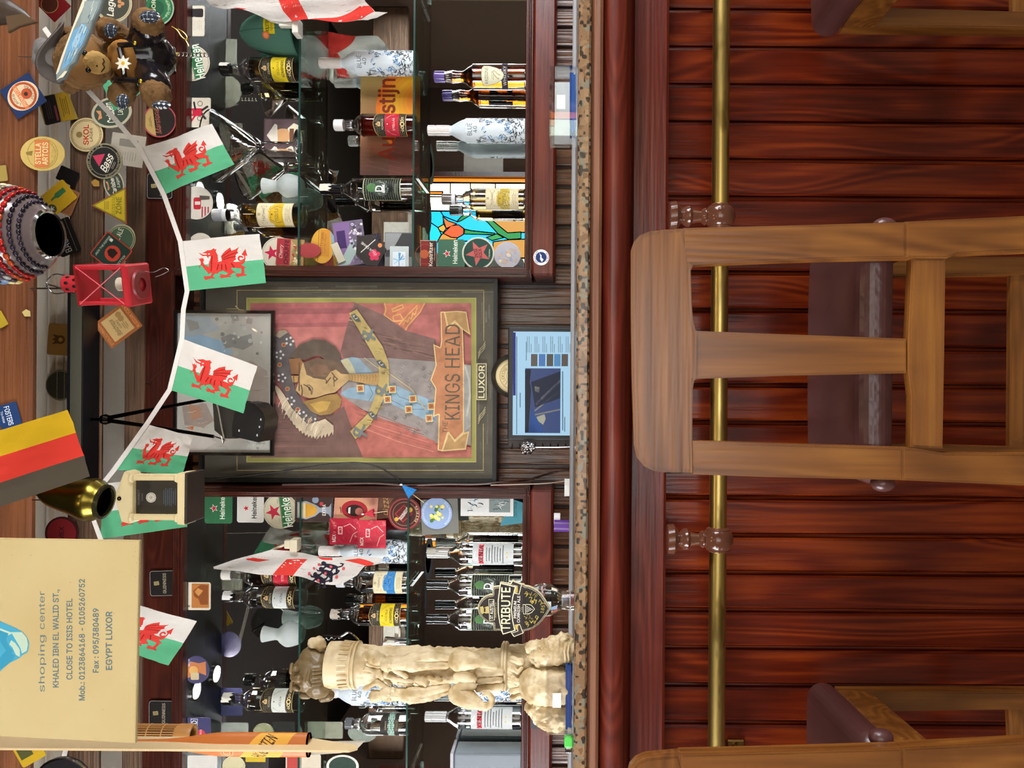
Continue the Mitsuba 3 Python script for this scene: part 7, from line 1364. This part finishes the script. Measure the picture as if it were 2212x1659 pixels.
carve('leg', [[(1040, 1432, f + .008, 9), (1086, 1432, f + .012, 9)]]); carve('leg', [[(1040, 1448, f + .006, 7), (1084, 1446, f + .01, 8)]]); carve('leg', [[(1040, 1466, f + .010, 8), (1086, 1462, f + .012, 9)]])
for px in (1092, 1098): put('ring', lathe([(46 * u, Z(px) - .005), (51 * u, Z(px) - .002), (51 * u, Z(px) + .002), (46 * u, Z(px) + .005)], 48, (cx, D, 0)), 'ivory', k)
carve('scroll', [[(1112, 1404, f + .006, 8), (1130, 1410, f + .006, 8)], [(1108, 1420, f, 5), (1122, 1428, f, 5), (1132, 1420, f, 4)], [(1112, 1440, f - .002, 6), (1124, 1448, f - .002, 7), (1132, 1440, f - .002, 4)], [(1110, 1468, f, 6), (1130, 1462, f, 7)], [(1112, 1484, f + .006, 6), (1132, 1478, f + .006, 7)]], amp=.003)
# three grotesque faces round the foot
carve('face', [[(1170, 1390, f, 26), (1200, 1380, f - .01, 30), (1222, 1380, f, 24)], [(1152, 1376, f - .004, 14), (1176, 1366, f - .016, 12)], [(1190, 1362, f - .012, 9), (1206, 1358, f - .016, 11)], [(1216, 1356, f - .006, 13), (1230, 1362, f, 10)], [(1150, 1394, f - .01, 8), (1166, 1404, f - .02, 6)]], amp=.006)
carve('face', [[(1165, 1452, f - .006, 40), (1205, 1452, f - .01, 40)], [(1150, 1430, f - .02, 8), (1150, 1474, f - .02, 8)]], amp=.005)
carve('face', [[(1170, 1510, f, 24), (1200, 1516, f - .008, 26), (1224, 1518, f, 22)], [(1152, 1500, f - .006, 15), (1160, 1490, f - .012, 12)], [(1170, 1524, f - .014, 12), (1190, 1534, f - .014, 12), (1206, 1536, f - .01, 12)]], amp=.006)
for i in range(5): carve('ridge', [[(1160 + 12 * i, 1425, f - .032, 2.6), (1156 + 12 * i, 1438, f - .036, 2.6), (1162 + 12 * i, 1450, f - .036, 2.6), (1158 + 12 * i, 1464, f - .035, 2.6), (1163 + 12 * i, 1478, f - .03, 2.6)]], it=2, amp=0)
for i in range(4): carve('ridge', [[(1208 + 7 * i, 1360 + 2 * i, f - .022, 2.4), (1206 + 7 * i, 1374, f - .036, 2.4), (1208 + 7 * i, 1392, f - .03, 2.4)]], it=2, amp=0)
# bronze head
hd = 'bz'
bronze = dict(bs='satin', col='6f5c3c')
carve('head', [[(672, 1452, -.01, 40), (688, 1446, -.01, 36)], [(655, 1455, .0, 22), (690, 1470, -.01, 34)], [(700, 1428, -.005, 14), (712, 1432, -.005, 26)], [(676, 1425, -.0, 30), (690, 1432, -.01, 28)], [(700, 1505, -.006, 10), (712, 1500, -.006, 12)]], edge=.004, it=10, amp=.0018, label='bronze coloured head', **bronze)
carve('nose', [[(658, 1442, -.068, 5), (672, 1438, -.078, 8)]], amp=0, **bronze)
for y in (1424, 1462): carve('eye', [[(659, y, -.06, 7), (663, y + 3, -.06, 6)]], amp=0, **bronze); carve('brow', [[(650, y - 8, -.056, 4), (648, y + 8, -.056, 4)]], amp=0, **bronze)
carve('mouth', [[(690, 1428, -.066, 4), (688, 1442, -.074, 5), (691, 1456, -.064, 4)]], amp=0, **bronze)
for i in range(5): carve('beard_lock', [[(696, 1424 + 8 * i, -.062, 3), (708, 1426 + 8 * i, -.052, 3)]], it=2, amp=0, **bronze)
carve('ear', [[(664, 1490, -.03, 8), (674, 1492, -.03, 7)]], amp=.001, **bronze)
carve('bun', [[(680, 1386, -.01, 12), (692, 1384, -.01, 13), (697, 1393, -.01, 11)]], amp=.003, bs='ivory', label='cream knot of hair')
# pump badge on a clear knob
k = thing('pump_badge', 'black shield shaped beer pump badge reading Tribute with cream outlines', 'pump badge'); D = 1.66; u = D / F; CP = (1010, 1240, 11.06)
outl = '240,830 250,740 290,660 350,590 430,530 510,500 590,490 600,330 610,305 760,290 775,205 800,200 1010,240 1040,190 1075,145 1110,165 1200,210 1300,240 1345,245 1375,280 1460,290 1560,330 1680,400 1780,500 1860,620 1930,730 1985,820 1920,940 1850,1030 1780,1130 1680,1230 1560,1310 1450,1350 1350,1375 1340,1410 1250,1440 1110,1500 1080,1490 1040,1410 1000,1400 840,1445 800,1380 780,1350 640,1365 620,1330 610,1190 500,1170 400,1110 320,1030 260,930'
G = Polygon(xz(outl, D, CP)).buffer(0); m = bevel(G, .012, .003); m.apply_translation((0, D, 0)); put('plate', m, 'satin', k, col='cfc6a4')
o = P(1108, 1315, D - .0004)
def qc(s): return [(x - o[0], z - o[2]) for x, z in xz(s, D, CP)]
g0 = affinity.translate(G, -o[0], -o[2]); p = Pr(); p.shp(g0.buffer(-2.0 * u), '2a211e').shp(g0.buffer(-3.4 * u), 'cbc2a2').shp(g0.buffer(-4.2 * u), '2d2421')
p.poly(qc('1330,370 1470,380 1600,430 1720,540 1800,660 1900,820 1800,1000 1680,1160 1540,1260 1340,1290 1310,1100 1320,560'), '1c1712')
rr = random.Random(4); p.k += 1; p.hold = True
gb = Polygon(qc('1330,370 1470,380 1600,430 1720,540 1800,660 1890,820 1800,1000 1680,1160 1540,1260 1340,1290'))
for i in range(46):
    x, y = rr.uniform(1340, 1800), rr.choice([rr.uniform(400, 690), rr.uniform(980, 1250)]); l = LineString(qc(f'{x},{y} {x + 30},{y + rr.uniform(-60, 60)} {x + 70},{y + rr.uniform(-20, 40)} {x + 40},{y + 70}'))
    if gb.contains(l): p.shp(l.buffer(.55 * u), rr.choice(['a8903c', 'c2aa50', '8a7430']))
p.hold = False
p.poly(qc('1320,720 1460,715 1540,745 1610,835 1540,920 1470,955 1330,960'), 'cfc6a4').poly(qc('1330,735 1456,730 1530,757 1592,835 1530,908 1464,940 1340,946'), '1f1a17')
for i, n_ in enumerate((5, 4, 3, 2, 1)):
    for j in range(n_): x, y = 1385 + 38 * i, 840 + (j - (n_ - 1) / 2) * 40; p.circ(*qc(f'{x},{y}')[0], 1.25 * u, 'd9d2bc', n=4)
p.text('1851', *qc('1800,800')[0], 7 * u, 'c2aa50', w=24 * u, rot=-10)
p.poly(qc('1010,240 1075,140 1110,165 1300,240 1240,490 1110,460 1180,290'), 'd8cfae').poly(qc('1040,245 1085,170 1120,190 1280,250 1225,470 1140,440 1195,280'), '332a26').poly(qc('1120,445 1150,300 1200,300 1200,440'), 'b8a04c')
p.poly(qc('1040,1410 1110,1500 1340,1410 1250,1185 1130,1210 1200,1350'), 'd8cfae').poly(qc('1065,1412 1120,1480 1315,1400 1245,1210 1190,1230 1215,1360'), '332a26').poly(qc('1130,1215 1220,1200 1190,1330 1150,1320'), 'b8a04c')
p.poly(qc('775,205 1165,290 1090,560 1060,830 1090,1110 1150,1350 840,1445 760,1160 720,900 720,640 760,330'), 'd8cfae').poly(qc('800,235 1130,310 1065,560 1035,830 1065,1110 1115,1335 855,1415 785,1160 745,900 745,640 785,340'), '2a211e').poly(qc('815,265 1080,322 1022,560 995,830 1022,1110 1075,1320 868,1380 805,1160 770,900 770,640 805,340'), '191311')
p.text('TRIBUTE', *qc('912,835')[0], 19 * u, 'ddd2ac', w=94 * u, bold=True)
p.text('PREMIUM', *qc('1135,845')[0], 5.5 * u, 'ece6d4', w=37 * u, bold=True).text('CORNISH ALE', *qc('1220,835')[0], 6 * u, 'ece6d4', w=58 * u, bold=True).text('4.2%', *qc('1300,845')[0], 3.4 * u, 'b8b0a0')
p.poly(qc('500,595 640,600 655,1100 520,1110'), 'd8cfae').poly(qc('512,610 628,614 640,1088 532,1096'), '1c1613').text('ST AUSTELL', *qc('575,850')[0], 7 * u, 'ece6d4', w=39 * u, bold=True).text('Brewery Co', *qc('668,850')[0], 4.2 * u, 'b8a878', w=32 * u, shear=.3)
p.poly(qc('300,780 370,760 380,800 430,780 480,760 520,800 520,930 440,940 400,920 350,960 310,900'), 'b9a868').poly(qc('390,800 430,800 430,900 390,900'), '332a26')
p.build(k, o)
c = P(1190, 1296, 1.70); u = 1.70 / F
kn = lathe([(.0005, TOP), (20 * u, TOP), (21 * u, TOP + 8 * u), (19 * u, TOP + 26 * u), (24 * u, TOP + 34 * u), (33 * u, TOP + 48 * u), (36 * u, TOP + 66 * u), (32 * u, TOP + 84 * u), (20 * u, TOP + 100 * u), (.0005, TOP + 104 * u)], 18, (c[0], 1.70, 0))
put('knob', kn, 'solid', k, smooth=False, label='clear faceted glass knob'); put('stem', bx(c[0] - .006, c[0] + .006, 1.671, 1.69, TOP + 96 * u, TOP + 130 * u), 'chrome', k)
# clear plastic boxes with blue sticks
def pbox(y0, y1, lab):
    k = thing('plastic_box', lab, 'box'); D = 1.60; a, b = P(1200, y1, D)[0], P(1200, y0, D)[0]; h = .056
    for n_, m in (('panel', bx(a, b, D, D + .002, TOP, TOP + h)), ('panel', bx(a, b, D + .08, D + .082, TOP, TOP + h)), ('panel', bx(a, a + .002, D + .002, D + .08, TOP, TOP + h)), ('panel', bx(b - .002, b, D + .002, D + .08, TOP, TOP + h)), ('lid', bx(a - .001, b + .001, D - .001, D + .083, TOP + h, TOP + h + .003))): put(n_, m, 'glass', k, smooth=False)
    q = put('inner_tray', bx(a + .004, b - .004, D + .003, D + .07, TOP + .0005, TOP + .002), 'satin', k, col='9fb4c4')
    rr = random.Random(int(y0))
    for i in range(9): z = TOP + .006 + .004 * (i % 3) ; y = D + .008 + .02 * (i // 3); put('stick', tube([(a + .008 + .01 * rr.random(), y, z), (b - .008 - .01 * rr.random(), y + .002, z + .001)], .0024, 6), 'satin', k, col=rr.choice(['24488c', '2f5ba4', '1f3f7c']), label='blue plastic stick' if i == 0 else None)
    put('paper', bx(a + .006, b - .006, D + .072, D + .076, TOP + .004, TOP + h - .006), 'satin', k, col='b9c0c0'); put('sticker', bx(a + (b - a) * .38, a + (b - a) * .58, D - .0012, D - .0006, TOP + .026, TOP + .044), 'satin', k, col='cfd6d0', label='small pale sticker')
pbox(142, 293, 'clear plastic box of blue sticks at the right end of the granite counter'); pbox(1431, 1588, 'clear plastic box of blue sticks in front of the carved beer column')
k = thing('lighter', 'bright green lighter lying beside the left plastic box', 'lighter'); D = 1.62; a, b = P(1215, 1626, D)[0], P(1215, 1590, D)[0]
put('body', rbox(a + .008, b, D, D + .014, TOP, TOP + .019, .005), 'gloss', k, col='58c858', smooth=40); put('head', rbox(a - .003, a + .010, D + .001, D + .013, TOP + .002, TOP + .017, .003), 'chrome', k)
# laptop on the back counter
k = thing('laptop', 'open black laptop showing a bright page with a harbour photograph below the painted sign', 'laptop'); D = 2.33; u = D / F
a, b = P(1096, 950, D), P(1096, 706, D); x0, x1, zt = a[0], b[0], a[2]; zb_ = 1.073
put('screen_shell', rbox(x0, x1, D, D + .012, zb_, zt, .004), 'satin', k, col='15171a', smooth=40); put('base', rbox(x0, x1, D - .20, D + .012, 1.0605, 1.0735, .004), 'satin', k, col='1b1d20', smooth=40, label='black keyboard base')
sx0, sx1, sz1, sz0 = P(1110, 940, D)[0], P(1110, 716, D)[0], zP(1108, D), 1.082
LCD = .42
def glow(name, xa, xb, za, zb2, col, d):
    m = trimesh.Trimesh([[xa, D - d, za], [xb, D - d, za], [xb, D - d, zb2], [xa, D - d, zb2]], [[0, 1, 2], [0, 2, 3]], process=False)
    kk = num(k + '__' + name); scene[kk] = ply(m, 'black', emitter={'type': 'area', 'radiance': {'type': 'rgb', 'value': [float(q) for q in lin(col) * LCD]}, 'sampling_weight': .1}); return kk
tag(glow('screen', sx0, sx1, sz0, sz1, 'b4e2ff', .0008), 'bright pale blue screen')
sd = lambda px, y: P(px, y, D)
p1, p2 = sd(1134, 935), sd(1211, 796); glow('photo_sky', p1[0], p2[0], p2[2] + (p1[2] - p2[2]) * .0, p1[2], '1c3a78', .0012)
p1, p2 = sd(1147, 794), sd(1162, 762)
for i, (px, cA, cB) in enumerate(((1154, '5a5048', '2a2a30'), (1171, '3f7ac0', '2a4a80'), (1188, '4a4a40', '3a4430'), (1204, '4a90c8', '3a5a58'), (1220, '5a4c44', '241e20'))):
    w1, w2 = sd(px - 7, 791), sd(px + 7, 765); glow('thumbnail', w1[0], w2[0], w2[2], w1[2], cA, .0012)
o = np.array([(sx0 + sx1) / 2, D - .0016, (sz0 + sz1) / 2]); p = Pr()
def qd(s): return [(x - o[0], z - o[2]) for x, z in xz(s, D, (800, 640, 3.456))]
p.k += 1; p.hold = True
for s, c in (('1155,545 1200,545 1190,640 1200,700 1180,1015 1155,1015', '20242e'), ('1200,640 1418,560 1418,760 1230,830', '232838'), ('1200,830 1300,1015 1180,1015', '27457c'), ('1230,800 1418,620 1418,640 1240,815', '6a6a70'), ('1225,850 1418,700 1418,712 1228,860', '77756c'), ('1220,880 1418,840 1418,850 1224,892', '6f6e68'), ('1240,900 1300,880 1310,915 1290,960 1250,930', '8f9080'), ('1225,670 1265,680 1260,720 1230,710', '8d8c84'), ('1065,270 1085,270 1085,740 1065,740', '2a2a70')): p.poly(qd(s), c)
for i in range(6):
    for j in range(3): x = 1200 + 58 * i - 30 + 14 * j; p.poly(qd(f'{x},{300 + 14 * (j == 2) * 4} {x + 4},{300 + 14 * (j == 2) * 4} {x + 4},420 {x},420'), '5d7484')
for s in ('1115,720 1122,720 1122,830 1115,830', '1432,560 1440,560 1440,1000 1432,1000', '1448,900 1454,900 1454,1010 1448,1010', '1162,340 1167,340 1167,480 1162,480', '1090,300 1096,300 1096,1030 1090,1030'): p.poly(qd(s), '4f6676')
p.build(k, o); put('hinge', bx(x0 + .05, x1 - .05, D + .002, D + .016, 1.0725, 1.08), 'satin', k, col='0e0f10')
# small things by the laptop
k = thing('foil_ball', 'small crumpled silver foil piece left of the laptop', 'foil'); c = P(1140, 967, 2.30); m = ell(c, (.0185, .012, .020), 3); m.vertices += m.vertex_normals * ((meshkit.noise(m.vertices * 160, 2) - .5) * .016)[:, None]; put('lump', m, 'chrome', k, smooth=False); put('stalk', tube([c, [c[0] + .003, 2.305, 1.0605]], .002, 6), 'chrome', k)
k = thing('spiral_notebook', 'dark spiral bound notebook standing left of the laptop', 'notebook'); c = P(1170, 960, 2.40); a = P(1170, 966, 2.40)[0]; b = P(1170, 900, 2.40)[0]
put('cover', bx(a, b, 2.40, 2.412, 1.0605, zP(1098, 2.40), .002), 'satin', k, col='2a201c')
for i in range(8): z = zP(1106 + 16.5 * i, 2.40); t = np.linspace(0, 2 * math.pi, 14); put('ring', tube([(a + .002 + .008 * math.cos(q), 2.406 + .012 * math.sin(q), z + .002 * math.sin(q)) for q in t], .0022, 6), 'chrome', k) if z > 1.07 else None
k = thing('white_cup', 'white cup rim showing just above the counter edge below the left cabinet', 'cup'); c = P(1230, 1053, 2.2); put('body', lathe([(.0005, 1.0605), (.018, 1.0605), (.024, 1.10), (.026, zP(1221, 2.2)), (.0235, zP(1221, 2.2)), (.021, 1.075), (.0005, 1.07)], 28, (c[0], 2.2, 0)), 'gloss', k, col='e2e0da', smooth=40)
k = thing('purple_tube', 'purple and white tube standing on the back counter below the left cabinet', 'tube'); c = P(1216, 1133, 2.25); r = 13 * 2.25 / F; ztp = zP(1199, 2.25)
put('body', lathe([(.0005, 1.0605), (r, 1.0605), (r, ztp), (.0005, ztp)], 24, (c[0] - .004, 2.25, 0)), 'satin', k, col='5b2f86', smooth=40); put('cap', lathe([(.0005, ztp - .018), (r * 1.05, ztp - .018), (r * 1.05, ztp + .0008), (.0005, ztp + .0008)], 24, (c[0] + .012, 2.25 + .02, 0)), 'satin', k, col='e4dfe4', smooth=40)
k = thing('grey_box', 'grey plastic box in the lower left corner of the left cabinet', 'box'); D = 2.45; a, b = P(1050, 1690, D)[0], P(1050, 1629, D)[0]; put('case', rbox(a, b, D, D + .09, ZB + .0005, zP(986, D), .006), 'satin', k, col='6f7880', smooth=40); put('lid', rbox(a, b + .004, D - .004, D + .094, zP(986, D), zP(978, D), .003), 'satin', k, col='a9a8b2', smooth=40)
k = thing('dark_sticker', 'small dark square sticker with a white round emblem on the left plinth', 'sticker'); o = P(1161, 1558, YC - .0362); u = YC / F; put('backing', bx(o[0] - 16 * u, o[0] + 16 * u, o[1] + .0002, o[1] + .0012, o[2] - 15 * u, o[2] + 15 * u), 'satin', k, col='17131a')
p = Pr().circ(0, 1 * u, 9 * u, 'cfc9c9').circ(0, 1 * u, 6.5 * u, '2a1c20').circ(0, 1 * u, 3 * u, 'd6cdc8').line([(-8 * u, -4 * u), (-2 * u, -9 * u), (8 * u, -8 * u)], 2.4 * u, 'b83a50'); p.build(k, o - [0, .0001, 0])
# cables between the painted sign and the left cabinet
k = thing('cable', 'thin brown cable running down between the painted sign and the left cabinet', 'cable'); put('strand', tube(spline([P(x, y, d) for x, y, d in ((610, 1047, 2.39), (700, 1046, 2.39), (800, 1044, 2.39), (880, 1048, 2.388), (960, 1046, 2.388), (1030, 1046, 2.386), (1090, 1041, 2.39), (1140, 1036, 2.44), (1190, 1022, 2.42), (1228, 1016, 2.40))]), .0034, 8), 'satin', k, col='3a2218')
k = thing('cable', 'thin black cable hanging in a bow over the lower left edge of the painted sign', 'cable'); put('strand', tube(spline([P(x, y, 2.416) for x, y in ((470, 1034), (560, 1024), (650, 1012), (720, 1002), (780, 1000), (820, 1010), (850, 1028), (870, 1044))]), .0022, 8), 'satin', k, col='15110e')
k = thing('cable', 'pale cable end bending over the back counter below the left cabinet', 'cable'); put('strand', tube(spline([P(x, y, d) for x, y, d in ((1060, 1048, 2.38), (1130, 1046, 2.375), (1180, 1044, 2.37), (1215, 1040, 2.38), (1232, 1036, 2.36))]), .0022, 8), 'satin', k, col='8a7464')
